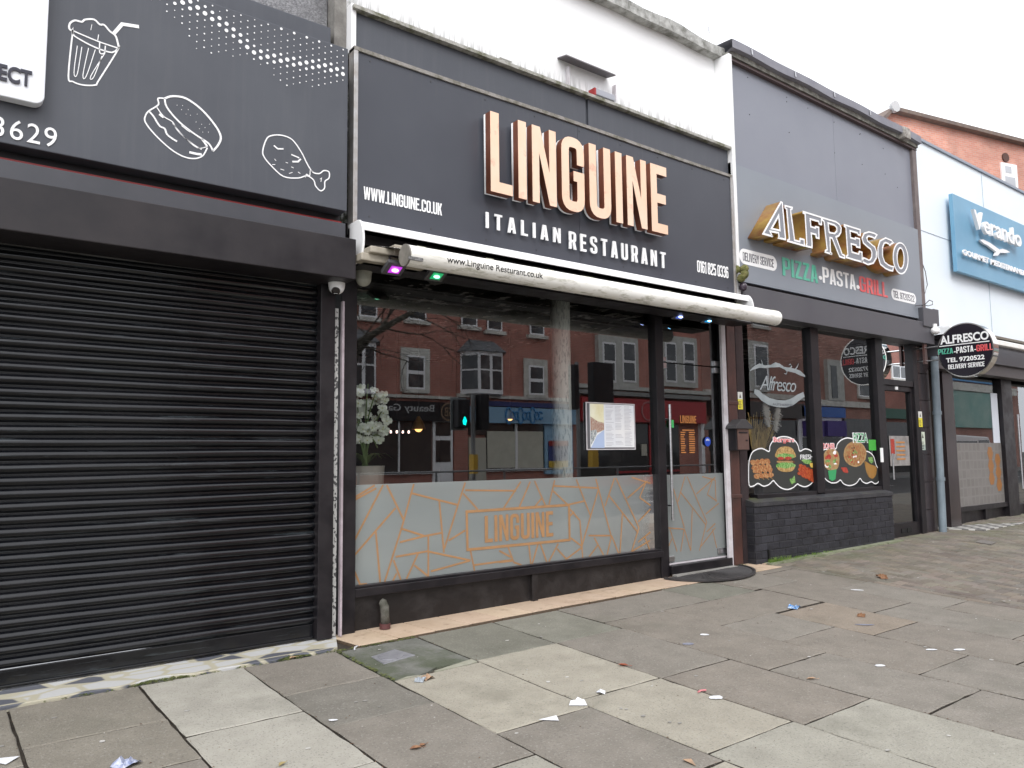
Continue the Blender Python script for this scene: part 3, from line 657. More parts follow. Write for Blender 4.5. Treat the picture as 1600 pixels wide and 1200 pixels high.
for a_, b_ in [((1215, 735), (1228, 735)), ((1252, 755), (1268, 760)), ((1290, 775), (1305, 770)), ((1225, 710), (1232, 718)), ((1275, 725), (1285, 728)), ((1300, 745), (1310, 750)), ((1330, 768), (1340, 775))]: trace(mb, Z1([a_, b_]), .004)
obj('drumstick_drawing', mb, LETTERW, sg)
text_px('phone_number', '3629', -12, 211.5, 88, 180, YL, LETTERW, sg, dn=.002, font='b', off=.0, spacing=1.12)
# white logo panel on the board
lp = MB(); q0 = P(0, 150, 4.82); xr = P(74, 60, 4.82).x; zb = P(40, 158, 4.82).z; rr_ = .05
ringp = [(-1.6, zb), (xr - rr_, zb)] + [(xr - rr_ + rr_ * math.sin(a_), zb + rr_ - rr_ * math.cos(a_)) for a_ in [k * math.pi / 10 for k in range(1, 5)]] + [(xr, zb + rr_), (xr, 5.0), (-1.6, 5.0)]
lp.prism([(x, 4.82, z) for x, z in ringp], (0, .075, 0)); lo_ = obj('logo_panel', lp, mat('logo_white', (.82, .84, .88), .4), sg, bevel=.006)
text_px('logo_lettering', 'ECT', -3, 125, 49, 99, 4.82, mat('navy_letter', (.02, .02, .035), .4), lo_, dn=.002, font='b', off=.03, depth=.008)

# ================================================================== ITALIAN RESTAURANT
rest = thing('restaurant_shop', 'black fronted restaurant with frosted copper-lined window, glass door and white rendered parapet', 'restaurant', loc=(4.7, 5.2, .16))
REND = mat('white_render', (.90, .90, .90), .75, col2=(.87, .87, .87), scale=1.5, bump=.1, bscale=30)
dm = mul(REND, noise_mask(REND, 9, .45, .57, (4.5, 1, .35), 8), zmask(REND, 5.0, 4.76)); mixin(REND, dm, (.09, .10, .08))
dm = mul(REND, noise_mask(REND, 18, .42, .52, (1, 1, .6), 8), zmask(REND, 4.90, 4.79)); mixin(REND, dm, (.09, .10, .07))
mb = MB(); mb.box(2.43, 7.06, 5.22, 5.5, 2.9, 5.86); mb.box(2.43, 7.06, 5.5, 14, 3.3, 5.86); obj('wall', mb, REND, rest)
mb = MB(); prev = None
COP = mat('mossy_coping', (.50, .50, .48), .9, col2=(.19, .19, .17), scale=9, detail=8, lo=.4, hi=.66, bump=.8, bscale=50)
pts = []
for i in range(26):
    x = 2.4 + (7.07 - 2.4) * i / 25; s = .014 * math.sin(i * 1.3) + .02 * math.sin(i * .4)
    pts.append((x, 5.845 + s * .4, 5.955 + s))
for i in range(25):
    a_, b_ = pts[i], pts[i + 1]
    mb.add([(a_[0], 5.12, a_[1]), (b_[0], 5.12, b_[1]), (b_[0], 5.12, b_[2]), (a_[0], 5.12, a_[2]), (a_[0], 5.52, a_[1]), (b_[0], 5.52, b_[1]), (b_[0], 5.52, b_[2]), (a_[0], 5.52, a_[2])],
           [(0, 1, 2, 3), (3, 2, 6, 7), (4, 7, 6, 5), (0, 4, 5, 1)] + ([(0, 3, 7, 4)] if i == 0 else []) + ([(1, 5, 6, 2)] if i == 24 else []))
obj('coping', mb, COP, rest)
mb = MB(); mb.box(7.0, 7.055, 5.02, 5.219, 3.08, 5.84); obj('edge_trim', mb, WHITE, rest, bevel=.003)
mb = MB(); mb.box(2.435, 2.475, 5.06, 5.215, 4.40, 4.78); obj('edge_trim', mb, WHITE, rest, bevel=.003)
mb = MB(); mb.box(2.48, 4.84, 5.08, 5.219, 4.2, 4.725); mb.box(4.875, 6.995, 5.08, 5.219, 4.2, 4.725); mb.box(4.84, 4.875, 5.10, 5.219, 4.2, 4.72)
obj('upper_panel', mb, FASCIA, rest, bevel=.003)
mb = MB(); mb.box(2.44, 6.995, 5.03, 5.218, 4.728, 4.757); mb.box(2.44, 6.995, 5.10, 5.218, 4.757, 4.775)
obj('ledge', mb, mat('mossy_ledge', (.40, .39, .36), .9, col2=(.15, .15, .10), scale=11, detail=8, lo=.42, hi=.62, bump=.8, bscale=60), rest)
# black shop front framing
mb = MB()
mb.box(2.405, 2.53, 5.12, 5.26, .14, 3.1); obj('window_jamb', mb, BLACK, rest, bevel=.005); mb = MB()
mb.box(5.795, 5.91, 5.15, 5.30, .17, 3.02); obj('mullion', mb, BLACK, rest, bevel=.005)
mb = MB(); mb.box(6.87, 6.95, 5.185, 5.30, .2, 3.02); obj('door_jamb', mb, BLACK, rest, bevel=.005)
mb = MB(); mb.box(2.53, 5.795, 5.12, 5.26, .385, .445); mb.box(2.53, 5.795, 5.145, 5.24, .445, .462); obj('window_rail', mb, BLACK, rest, bevel=.004)
mb = MB(); mb.box(2.53, 5.795, 5.165, 5.26, .10, .385); mb.box(4.16, 4.22, 5.13, 5.165, .10, .384)
obj('stall_riser', mb, mat('scuffed_black_panel', (.012, .010, .010), .42, spec=.4, col2=(.028, .024, .023), scale=5, detail=8, lo=.45, hi=.7, bump=.2, bscale=40, noise_rough=.3), rest, bevel=.003)
mb = MB(); mb.box(2.53, 6.87, 5.14, 5.28, 2.86, 3.10); obj('window_head', mb, BLACK, rest)
mb = MB(); mb.box(5.91, 6.87, 5.12, 5.3, .205, .285); obj('threshold', mb, BLACK, rest, bevel=.004)
mb = MB(); mb.box(5.91, 6.87, 5.06, 5.12, .15, .205); obj('door_step', mb, mat('step_concrete', (.22, .21, .19), .9, col2=(.3, .29, .27), scale=8, bump=.3), rest)
# glazing: clear pane with frosted band
ZF = 1.18
mb = MB(); mb.face([(2.53, GY, .46), (5.795, GY, .46), (5.795, GY, 2.86), (2.53, GY, 2.86)]); pane = obj('window_pane', mb, GLASS, rest)
mb = MB(); mb.face([(2.53, GY - .006, .46), (5.795, GY - .006, .46), (5.795, GY - .006, ZF), (2.53, GY - .006, ZF)]); fr = obj('frosted_band', mb, FROST, pane)
def A1(*L): return [((540 + a_ / 6.154, 740 + b_ / 6.154), (540 + c_ / 6.154, 740 + d_ / 6.154)) for a_, b_, c_, d_ in L]
def B1(*L): return [((780 + a_ / 4.444, 730 + b_ / 4.444), (780 + c_ / 4.444, 730 + d_ / 4.444)) for a_, b_, c_, d_ in L]
segs = A1((60, 245, 280, 112), (70, 262, 295, 140), (58, 150, 66, 265), (60, 690, 360, 110), (55, 820, 480, 330), (395, 110, 560, 450), (655, 100, 545, 500), (545, 500, 375, 1105), (290, 560, 332, 1110), (55, 870, 140, 1080), (140, 1080, 205, 1130), (460, 830, 530, 1100),
    (640, 190, 1075, 300), (900, 260, 945, 760), (1150, 85, 1080, 300), (1080, 300, 950, 720), (540, 530, 760, 600), (520, 660, 760, 600), (760, 600, 920, 570), (795, 600, 795, 1060), (480, 800, 795, 745), (700, 760, 585, 1080), (660, 880, 795, 1050), (800, 750, 1200, 835), (820, 940, 1200, 835),
    (990, 645, 1150, 545), (1130, 190, 1270, 345), (1150, 160, 1640, 165), (1200, 740, 1240, 1000), (1230, 880, 1600, 830), (490, 960, 455, 1090)) + \
    B1((150, 100, 30, 285), (215, 100, 140, 275), (245, 95, 320, 265), (295, 215, 250, 270), (385, 90, 345, 260), (378, 130, 690, 145), (375, 165, 480, 265), (480, 260, 590, 235), (535, 85, 635, 340), (670, 80, 775, 470), (690, 150, 570, 560), (735, 270, 800, 75),
    (810, 75, 970, 420), (760, 195, 965, 455), (855, 320, 840, 640), (970, 420, 920, 610), (920, 70, 1050, 112), (1030, 95, 890, 215), (1020, 100, 975, 210), (975, 210, 1050, 265), (965, 380, 1050, 290), (490, 290, 560, 370), (560, 370, 580, 660), (495, 490, 575, 550), (570, 560, 460, 645),
    (400, 565, 470, 680), (410, 530, 345, 700), (270, 530, 230, 715), (285, 530, 330, 710), (205, 530, 220, 715), (620, 475, 780, 475), (780, 475, 750, 650), (780, 475, 830, 640), (660, 490, 725, 650), (685, 540, 625, 660), (965, 520, 1050, 450), (1010, 480, 1045, 600),
    (1045, 510, 920, 620), (60, 550, 100, 660), (100, 660, 155, 730), (0, 580, 90, 630), (0, 660, 90, 650), (490, 340, 520, 310))
def strips(mb, segs, w_, Y, zlo=.462, zhi=ZF, x0=2.53, x1=5.795):
    for k, (a_, b_) in enumerate(segs):
        p, q = P(*a_, Y), P(*b_, Y); p = Vector((min(max(p.x, x0), x1), min(max(p.z, zlo), zhi))); q = Vector((min(max(q.x, x0), x1), min(max(q.z, zlo), zhi)))
        d = q - p
        if d.length < .01: continue
        d.normalize(); nrm = Vector((-d.y, d.x)) * w_ / 2; y = Y - .0006 - .00006 * (k % 9)
        mb.face([(p.x + nrm.x, y, p.y + nrm.y), (p.x - nrm.x, y, p.y - nrm.y), (q.x - nrm.x, y, q.y - nrm.y), (q.x + nrm.x, y, q.y + nrm.y)])
mb = MB(); strips(mb, segs, .0148, GY - .007)
obj('copper_lines', mb, GOLDLINE, pane)
mb = MB(); bx = [(729, 799.5), (889, 789), (890, 843.5), (730.5, 859)]
q = [P(x, y, GY - .008) for x, y in bx]
for i in range(4):
    a_, b_ = q[i], q[(i + 1) % 4]; d = (b_ - a_).normalized(); nn = Vector((-d.z, 0, d.x)) * .011; e = d * .011
    y_ = Vector((0, -.0008 - .0001 * i, 0)); mb.face([a_ - e + nn + y_, a_ - e - nn + y_, b_ + e - nn + y_, b_ + e + nn + y_])
obj('nameplate_outline', mb, GOLDLINE, pane)
text_px('window_lettering', 'LINGUINE', 757.5, 848, 864.5, 806, GY - .008, GOLDLINE, pane, dn=.001, depth=.001)

# glass door
dr = MB(); dr.face([(5.915, GY + .01, .30), (6.865, GY + .01, .30), (6.865, GY + .01, 2.30), (5.915, GY + .01, 2.30)])
door = obj('door', dr, GLASS, rest)
mb = MB(); mb.face([(5.915, GY + .01, 2.312), (6.865, GY + .01, 2.312), (6.865, GY + .01, 2.86), (5.915, GY + .01, 2.86)]); obj('transom_pane', mb, GLASS, rest)
mb = MB(); mb.face([(5.915, GY + .004, .305), (6.865, GY + .004, .305), (6.865, GY + .004, ZF - .01), (5.915, GY + .004, ZF - .01)]); obj('frosted_band', mb, FROST, door)
dsegs = B1((1290, 65, 1240, 240), (1210, 150, 1285, 420), (1305, 65, 1440, 380), (1260, 175, 1435, 400), (1340, 290, 1330, 580), (1440, 380, 1390, 580), (1155, 420, 1285, 430), (1185, 430, 1235, 585), (1200, 495, 1155, 590), (1285, 430, 1260, 585), (1285, 430, 1330, 580), (1410, 65, 1500, 90),
    (1500, 70, 1370, 185), (1480, 90, 1445, 190), (1445, 190, 1510, 235), (1435, 325, 1525, 250), (1500, 390, 1440, 450), (1500, 420, 1400, 550), (1480, 430, 1510, 560), (1500, 90, 1505, 240), (1160, 290, 1145, 400))
mb = MB(); strips(mb, dsegs, .011, GY + .002, .31, ZF - .01, 5.92, 6.86); obj('copper_lines', mb, GOLDLINE, door)
mb = MB(); xh = P(1048, 700, 5.12).x; mb.tube([(xh, 5.12, P(1050, 813, 5.12).z), (xh, 5.12, P(1046, 632, 5.12).z)], .014, 12)
for zc in (P(1050, 790, 5.12).z, P(1046, 655, 5.12).z): mb.tube([(xh, 5.12, zc), (xh, 5.21, zc)], .009, 8); mb.tube([(xh - .05, 5.195, zc), (xh, 5.195, zc)], .008, 8)
obj('handle', mb, STEEL, door, smooth=True)
for (x0, x1, z0_, z1_) in [(5.915, 6.03, .315, .37), (6.72, 6.865, .33, .385), (5.915, 5.995, 2.245, 2.30), (5.915, 5.995, 2.318, 2.36), (6.77, 6.862, 2.24, 2.30), (6.77, 6.862, 2.315, 2.37)]:
    mb = MB(); mb.box(x0, x1, GY - .014, GY + .03, z0_, z1_); obj('patch_fitting', mb, STEEL, door, bevel=.003)
mb = MB(); mb.box(5.915, 6.865, GY - .01, GY + .02, .286, .300); obj('sill_strip', mb, PIPEW, door)
# stickers and lettering on the door glass
mb = MB(); mb.box(*[P(1047, 662, 5.18).x, P(1054, 662, 5.18).x], 5.19, 5.193, P(1047, 668, 5.18).z, P(1047, 656, 5.18).z); tag(obj('green_sticker', mb, mat('green_sticker', (.05, .45, .12), .5)), 'small green sticker beside the long steel door handle', 'sticker')
mb = MB(); c_ = P(1105, 690, 5.2); mb.prism([(c_.x + .05 * math.cos(k * math.pi / 10), 5.196, c_.z + .05 * math.sin(k * math.pi / 10)) for k in range(20)], (0, -.002, 0)); cs = obj('round_sticker', mb, mat('blue_sticker', (.02, .07, .45), .4))
tag(cs, 'round blue sticker with pale arcs on the restaurant door glass', 'sticker')
mb = MB()
for rr2 in (.033, .022): 
    for k in range(6):
        a0 = math.radians(200 + k * 23); a1 = a0 + math.radians(23)
        mb.prism([(c_.x + rr2 * math.cos(a0), 5.193, c_.z - .0 - rr2 * math.sin(a0) * .9), (c_.x + rr2 * math.cos(a1), 5.193, c_.z - rr2 * math.sin(a1) * .9), (c_.x + (rr2 - .006) * math.cos(a1), 5.193, c_.z - (rr2 - .006) * math.sin(a1) * .9), (c_.x + (rr2 - .006) * math.cos(a0), 5.193, c_.z - (rr2 - .006) * math.sin(a0) * .9)], (0, -.001, 0))
obj('sticker_arcs', mb, LETTERW, cs)
OY = 5.38
ORL = mat('orange_vinyl', (.50, .20, .05), .5, col2=(.4, .15, .04), scale=20)
hb = text_px('door_lettering', 'LINGUINE', 1063, 661, 1088, 649, GY + .004, ORL, None, dn=.0, depth=.001)
tag(hb, 'small orange restaurant name above the opening hours on the door glass', 'lettering')
mb = MB(); ro = random.Random(6)
for k in range(11):
    z = P(1065, 672 + k * 3.5, GY).z; x = P(1064, 690, GY).x
    if k == 0: mb.box(x + .03, x + .22, GY + .002, GY + .0035, z - .006, z + .006); continue
    l_ = ro.uniform(.05, .085); mb.box(x, x + l_, GY + .002, GY + .0035, z - .006, z + .006); mb.box(x + .13, x + .13 + ro.uniform(.08, .1), GY + .002, GY + .0035, z - .006, z + .006)
tag(obj('opening_hours', mb, ORL), 'orange opening hours list in two columns on the door glass', 'lettering')

# sign board
rs_ = thing('restaurant_sign', 'dark grey sign with copper raised LINGUINE letters and white small text', 'sign', loc=(4.7, 5.0, 3.1))
YB = 5.0; SIGNM = mat('sign_panel', (.050, .054, .068), .38, spec=.45, col2=(.062, .067, .082), scale=.8, bump=.02, noise_rough=.08)
mixin(SIGNM, mul(SIGNM, mul(SIGNM, noise_mask(SIGNM, 7, .56, .8, (5, 1, .35)), zmask(SIGNM, 4.15, 4.4)), .35), (.16, .16, .12))
mb = MB(); mb.box(2.46, 4.655, YB, 5.08, 3.0, 4.375); mb.box(4.658, 6.905, YB, 5.08, 3.0, 4.375); obj('board', mb, SIGNM, rs_)
TRIM = mat('aluminium_trim', (.50, .50, .50), .35, metal=.5, col2=(.36, .33, .30), scale=9, bump=.1)
MOSST = mat('mossy_trim', (.30, .28, .26), .7, col2=(.13, .12, .09), scale=12, detail=8, lo=.4, hi=.65, bump=.5, bscale=60)
mb = MB(); mb.box(2.425, 2.459, YB - .012, 5.079, 3.0, 4.40); obj('frame_side', mb, TRIM, rs_, bevel=.003)
mb = MB(); mb.box(6.906, 6.94, YB - .012, 5.079, 3.0, 4.40); obj('frame_side', mb, TRIM, rs_, bevel=.003)
mb = MB(); 
for i in range(24):
    x0 = 2.425 + i * .188; s0 = -.004 * math.sin(i * .42); s1 = -.004 * math.sin((i + 1) * .42)
    mb.prism([(x0, YB - .014, 4.376 + s0), (x0 + .188, YB - .014, 4.376 + s1), (x0 + .188, YB - .014, 4.405 + s1), (x0, YB - .014, 4.405 + s0)], (0, .09, 0))
obj('frame_top', mb, MOSST, rs_)
# LINGUINE letters: 8 built-up letters
YF = 4.875
x0 = xof(766, 173, YF); x1 = xof(1044, 366, YF); zt = P(766, 173, YF).z; zb_ = P(766, 298, YF).z; Hh = zt - zb_
layers, tw = glyph_layers('LINGUINE', .10); sx_ = (x1 - x0) / tw; xx = 0.0
for ch in 'LINGUINE':
    it = GL[ch][0]; sh = stroke_poly(it[1], LT, it[2]) if it[0] == 's' else (it[1], it[2]); wch = max(p[0] for p in sh[0])
    def mk(depth, yfront, grow, m, nm, par, bevel=0.0):
        o_ = [(p[0] * sx_, p[1] * Hh) for p in sh[0]]; hl = [[(p[0] * sx_, p[1] * Hh) for p in h] for h in sh[1]]
        me = poly_mesh([(o_, hl)], depth)
        if grow:
            cx = wch * sx_ / 2
            for v_ in me.vertices: pass
        for v_ in me.vertices:
            c = v_.co; v_.co = Vector((x0 + xx * sx_ + c.x, yfront + depth - c.z, zb_ + c.y))
        me.update(); return obj(nm, me, m, par)
    L = mk(.0025, YF, 0, COPPER, 'letter', rs_)
    mk(.066, YF + .003, 0, COPSIDE, 'letter_return', L)
    mk(.022, YF + .070, 0, LETTERW, 'letter_backing', L)
    xx += wch + .10
text_px('strapline', 'ITALIAN', 758.5, 356, 875, 331.5, YB - .02, LETTERW, rs_, gap=.30, depth=.012)
text_px('strapline', 'RESTAURANT', 888.5, 388.5, 1039.5, 361.5, YB - .02, LETTERW, rs_, gap=.27, depth=.012)
text_px('web_address', 'WWW.LINGUINE.CO.UK', 568, 311, 690.5, 291, YB - .002, LETTERW, rs_, gap=.05, depth=.003)
text_px('phone_number', '0161 825 0336', 1089.5, 425, 1138, 406.5, YB - .002, LETTERW, rs_, gap=.06, depth=.003)

mb = MB()
for k in range(9):
    for z in (4.33, 3.14): disc(mb, (2.56 + k * .53, z), .007, YB - .0005, .003, 8)
obj('fixings', mb, mat('dark_screw', (.05, .05, .055), .5), rs_)
# cowl with a small floodlight on the parapet wall
fl = thing('wall_floodlight', 'small grey floodlight under a thin metal hood on the white rendered parapet', 'floodlight', loc=(4.9, 5.2, 4.85))
a_ = P(882, 108, 5.12); b_ = P(959, 138, 5.12); mb = MB(); mb.prism([(a_.x, 5.09, 5.075), (b_.x, 5.09, 5.075), (b_.x, 5.217, 5.10), (a_.x, 5.217, 5.10)], (0, 0, .012)); obj('hood', mb, mat('grey_hood', (.12, .11, .12), .5), fl)
mb = MB(); mb.box(5.02, 5.28, 5.12, 5.2, 4.83, 4.895); lampb = obj('lamp_body', mb, mat('grey_lamp', (.35, .36, .40), .4), fl, bevel=.008)
mb = MB(); mb.box(5.0, 5.02, 5.115, 5.2, 4.82, 4.89); obj('red_end_cap', mb, RED, lampb)
for bx_ in (4.72, 5.34): mb = MB(); mb.box(bx_, bx_ + .012, 5.17, 5.215, 4.80, 5.04); obj('bracket', mb, PIPEW, fl)
# small flood light stub left on the ledge
mb = MB(); q = P(788, 96, 5.1); mb.box(q.x, q.x + .14, 5.16, 5.215, 4.86, 4.93); tag(obj('junction_box', mb, WHITE, bevel=.005), 'small white junction box above the mossy ledge left of the hooded floodlight', 'junction box')

# ================================================================== AWNING
aw = thing('retracted_awning', 'white retracted awning with a long round front bar over the restaurant window', 'awning', loc=(4.7, 4.9, 2.8))
xl, xr = 2.42, 6.93
def cyl_y(a, r, n0, n1, cy, cz, k): return [(cy + r * math.cos(t_), cz + r * math.sin(t_)) for t_ in [n0 + (n1 - n0) * i / k for i in range(k + 1)]]
zc0 = 3.03
mb = MB(); a2 = [(5.06, 3.062), (4.90, 3.060), (4.868, 3.045), (4.852, 3.018), (4.848, 2.985), (4.862, 2.985), (4.872, 3.015), (4.90, 3.03), (5.06, 3.035)]
mb.prism([(xl, y, z) for y, z in a2], (xr - xl, 0, 0)); obj('cassette_hood', mb, WHITE, aw)
mb = MB(); mb.box(xl, xr, 5.0, 5.06, 2.74, 3.04); mb.box(xl, xr, 4.80, 5.0, 2.735, 2.75); obj('cassette_back', mb, BLACK, aw)
def endcap(x, name='end_cap'):
    mb = MB(); ring = [(5.0, 3.055)] + [(4.87 - .085 * math.sin(t_) , 2.90 + .155 * math.cos(t_)) for t_ in [i * math.pi / 10 for i in range(0, 11)]] + [(5.0, 2.745)]
    mb.prism([(x, y, z) for y, z in ring], (.016, 0, 0)); return obj(name, mb, WHITE, aw, bevel=.004)
endcap(xl - .017); endcap(xr + .001)
zbar = 2.745; rb_ = .074
mb = MB(); xb0, xb1 = xof(634, 397, 4.5), xof(1212, 497, 4.5)
mb.tube([(xb0, 4.5, zbar), (xb1 - .03, 4.5, zbar)], rb_, 28); mb.tube([(xb1 - .03, 4.5, zbar), (xb1, 4.5, zbar)], [rb_ + .003, rb_ + .002], 28)
bar = obj('front_bar', mb, AWN, aw, smooth=True)
mb = MB(); mb.tube([(xb0 - .012, 4.5, zbar), (xb0, 4.5, zbar)], rb_ + .002, 28); obj('bar_end_cap', mb, mat('grey_cap', (.26, .24, .21), .5, col2=(.15, .14, .12), scale=10), bar, smooth=True)
mb = MB(); mb.box(2.37, 2.88, 4.74, 4.86, 2.735, 2.79); mb.box(2.42, 2.86, 4.70, 4.82, 2.788, 2.835); mb.box(2.60, 2.68, 4.69, 4.82, 2.80, 2.87)
obj('arm_housing', mb, mat('beige_arm', (.42, .38, .31), .6, col2=(.25, .22, .17), scale=6, detail=6, bump=.2), aw, bevel=.008)
mb = MB(); mb.prism([(2.55, 4.55, 2.80), (xb1 - .05, 4.55, 2.80), (xb1 - .15, 5.0, 2.92), (2.5, 5.0, 2.92)], (0, 0, .003))
obj('canopy', mb, CANOPY, aw)
mb = MB()
for i in range(60):
    x = 2.62 + i * .0735; h_ = .006 + .006 * math.sin(i * .9) + .004 * math.sin(i * 2.3)
    mb.face([(x, 4.53, 2.815), (x + .0735, 4.53, 2.815), (x + .0735, 4.54, 2.826 + h_), (x, 4.54, 2.826 + h_)])
    mb.face([(x, 4.54, 2.826 + h_), (x + .0735, 4.54, 2.826 + h_), (x + .0735, 4.62, 2.815), (x, 4.62, 2.815)])
obj('canopy_edge', mb, mat('mossy_canvas', (.36, .35, .28), .9, col2=(.17, .18, .10), scale=8, detail=7), aw)
for xx_ in (2.9, 5.0): mb = MB(); mb.box(xx_, xx_ + 1.5, 4.60, 4.64, 2.752, 2.785); mb.box(xx_ + 1.45, xx_ + 1.5, 4.64, 4.98, 2.752, 2.785); obj('folding_arm', mb, PIPEW, aw, bevel=.004)
# lettering round the bar
def on_bar(me, x0, x1, ang0, hgt):
    xs = [v.co.x for v in me.vertices]; ys = [v.co.y for v in me.vertices]; a0, a1, b0, b1 = min(xs), max(xs), min(ys), max(ys)
    for v in me.vertices:
        c = v.co; u = (c.x - a0) / (a1 - a0); s = (c.y - b0) / (b1 - b0) * hgt / rb_ + ang0; r = rb_ + .0008 + c.z
        v.co = Vector((x0 + u * (x1 - x0), 4.5 - r * math.cos(s), zbar + r * math.sin(s)))
    me.update(); return me
me = join_meshes('t', [font_mesh('www.Linguine Resturant.co.uk', .0006, .010)])
bm_ = bmesh.new(); bm_.from_mesh(me); bmesh.ops.remove_doubles(bm_, verts=bm_.verts, dist=1e-5); bmesh.ops.triangulate(bm_, faces=bm_.faces)
for _ in range(2): bmesh.ops.subdivide_edges(bm_, edges=[e_ for e_ in bm_.edges if abs(e_.verts[0].co.y - e_.verts[1].co.y) > .12], cuts=2); bmesh.ops.triangulate(bm_, faces=bm_.faces)
bm_.to_mesh(me); bm_.free()
lb = on_bar(me, xof(698, 405, 4.43), xof(848, 433, 4.43), -.52, .062); obj('bar_lettering', lb, mat('black_print', (.02, .02, .02), .5), bar)
mb = MB(); mb.box(xof(639, 408, 4.43), xof(661, 411, 4.43), 4.427, 4.44, zbar - .045, zbar - .022); obj('maker_badge', mb, mat('dark_badge', (.08, .08, .08), .3, col2=(.25, .25, .25), scale=80), bar)

# coloured LED floodlights under the awning
def led(px, py, Y, col, strength, label, sc=1.0, grp='coloured floodlights under the awning'):
    c = P(px, py, Y); t = thing('led_floodlight', label, 'floodlight', grp, loc=tuple(c))
    w_, d_ = .075 * sc, .055 * sc
    mb = MB(); mb.prism([(c.x - w_, c.y - d_, c.z + .030), (c.x + w_, c.y - d_, c.z + .030), (c.x + w_, c.y + d_, c.z - .030), (c.x - w_, c.y + d_, c.z - .030)], (0, .016, .026)); obj('housing', mb, mat('lamp_housing', (.07, .07, .075), .4), t, bevel=.004)
    mb = MB(); i = .56; k_ = .030 * i; o_ = Vector((0, -.002, -.0032)); mb.prism([c + o_ + Vector(v_) for v_ in ((-w_ * i, -d_ * i, k_), (w_ * i, -d_ * i, k_), (w_ * i, d_ * i, -k_), (-w_ * i, d_ * i, -k_))], o_ * .5)
    fc = obj('lens', mb, mat('lens_' + label[:5], (.05, .05, .05), .2, emit=tuple(k * .16 for k in col), estr=strength), t)
    mb = MB(); mb.ell((c.x, c.y - .004, c.z - .008), .026 * sc, .018 * sc, .012, 12, 6); obj('led_chip', mb, mat('chip_' + label[:5], (.05, .05, .05), .2, emit=tuple(min(1, k + .25) for k in col), estr=strength * 1.6), fc, smooth=True, auto=False)
    mb = MB()
    for s in (-1, 1): mb.box(c.x + s * w_ * .55 - .003, c.x + s * w_ * .55 + .003, c.y - .01, c.y + .01, c.z + .028, c.z + .09)
    mb.box(c.x - w_ * .55, c.x + w_ * .55, c.y - .01, c.y + .01, c.z + .088, c.z + .094); obj('bracket', mb, BLACK, t)
led(617, 421, 4.70, (.75, .05, 1.0), 3.0, 'violet glowing floodlight at the left end of the awning')
led(682, 431, 4.74, (.0, .9, .3), 1.6, 'green glowing floodlight under the left of the awning bar')
led(1063, 494, 4.95, (.15, .25, 1.0), 2.2, 'deep blue glowing floodlight above the restaurant door, nearer the window')
led(1108, 500, 4.95, (.0, .4, 1.0), 2.6, 'bright blue glowing floodlight above the right edge of the door')

# cameras
def dome_cam(px, py, Y, label, ptop, m=WHITE, lens=True):
    c = P(px, py, Y); t = thing('security_camera', label, 'camera', 'dome security cameras', loc=(c.x, c.y, c.z))
    r = .058; mb = MB(); mb.tube([(c.x, c.y, c.z + .05), (c.x, c.y, c.z + .068)], r * 1.1, 24); obj('base', mb, m, t, smooth=True)
    mb = MB(); mb.tube([(c.x, c.y, c.z + .05), (c.x, c.y, c.z - .0)], r * 1.04, 24, r1=r * .98); hd = obj('housing', mb, m, t, smooth=True)
    mb = MB(); mb.ell((c.x, c.y, c.z), r * .97, r * .97, r * .95, 24, 14); obj('ball', mb, m, hd, smooth=True, auto=False)
    if lens:
        d = (CAM - c).normalized() * .6 + Vector((-.1, 0, -.55)); d.normalize()
        mb = MB(); mb.tube([c + d * r * .55, c + d * (r * .97 + .002)], .030, 20); mb.tube([c + d * (r * .97 + .002), c + d * (r * .97 + .0045)], [.030, .024], 20); ln = obj('lens_window', mb, mat('lens_black', (.02, .015, .015), .08), t, smooth=True)
        mb = MB(); e = c + d * (r * .97 + .006)
        for k in range(4): mb.ell((e.x + (k - 1.5) * .008, e.y, e.z - .012), .0025, .0025, .0025, 6, 4)
        obj('infrared_diodes', mb, WHITE, ln)
    return t
dome_cam(526, 448, 4.98, 'white dome camera with dark lens under the shutter box corner', None)
dome_cam(568, 436, 5.08, 'dusty cream dome camera under the left end of the awning', None, m=mat('dusty_cream', (.42, .42, .36), .6, col2=(.3, .3, .25), scale=12), lens=False)

# outlet pipe stub, floor cover, mat
c_ = P(598, 958, 5.12); t = thing('waste_pipe', 'short mossy waste pipe elbow below the restaurant window', 'pipe', loc=(c_.x, 5.12, .15))
OLDP = mat('mossy_pipe', (.12, .115, .10), .9, col2=(.05, .05, .035), scale=16, detail=6, bump=.6)
mb = MB(); mb.tube([(c_.x - .012, 5.12, .345), (c_.x - .006, 5.11, .335), (c_.x, 5.095, .30), (c_.x + .002, 5.09, .25), (c_.x + .004, 5.09, .185)], [.018, .030, .034, .031, .034], 14); obj('pipe', mb, OLDP, t, smooth=True, auto=False)
mb = MB(); mb.tube([(c_.x, 5.085, .185), (c_.x, 5.085, .15)], .040, 14); obj('collar', mb, mat('red_brown_collar', (.09, .03, .03), .6), t, smooth=True)
cv = [G(580, 1026, 0), G(617, 1014.5, 0), G(649, 1023.5, 0), G(600, 1037.5, 0)]
t = thing('stopcock_cover', 'small grey stopcock cover set in patched concrete by the shutter corner', 'cover', loc=tuple(cv[0]))
mb = MB(); mb.prism([p + Vector((0, 0, -.02)) for p in cv], (0, 0, .022)); METG = mat('worn_grey_metal', (.22, .22, .24), .5, metal=.3, col2=(.3, .3, .32), scale=20, bump=.2)
fr_ = obj('frame', mb, METG, t, bevel=.003)
cc = sum(cv, Vector()) / 4; e1 = (cv[1] - cv[0]) * .5 * .62 + (cv[2] - cv[3]) * .0; e2 = (cv[3] - cv[0]) * .5
mb = MB(); u_ = (cv[1] + cv[2]) / 2 - (cv[0] + cv[3]) / 2; v_ = (cv[3] + cv[2]) / 2 - (cv[0] + cv[1]) / 2
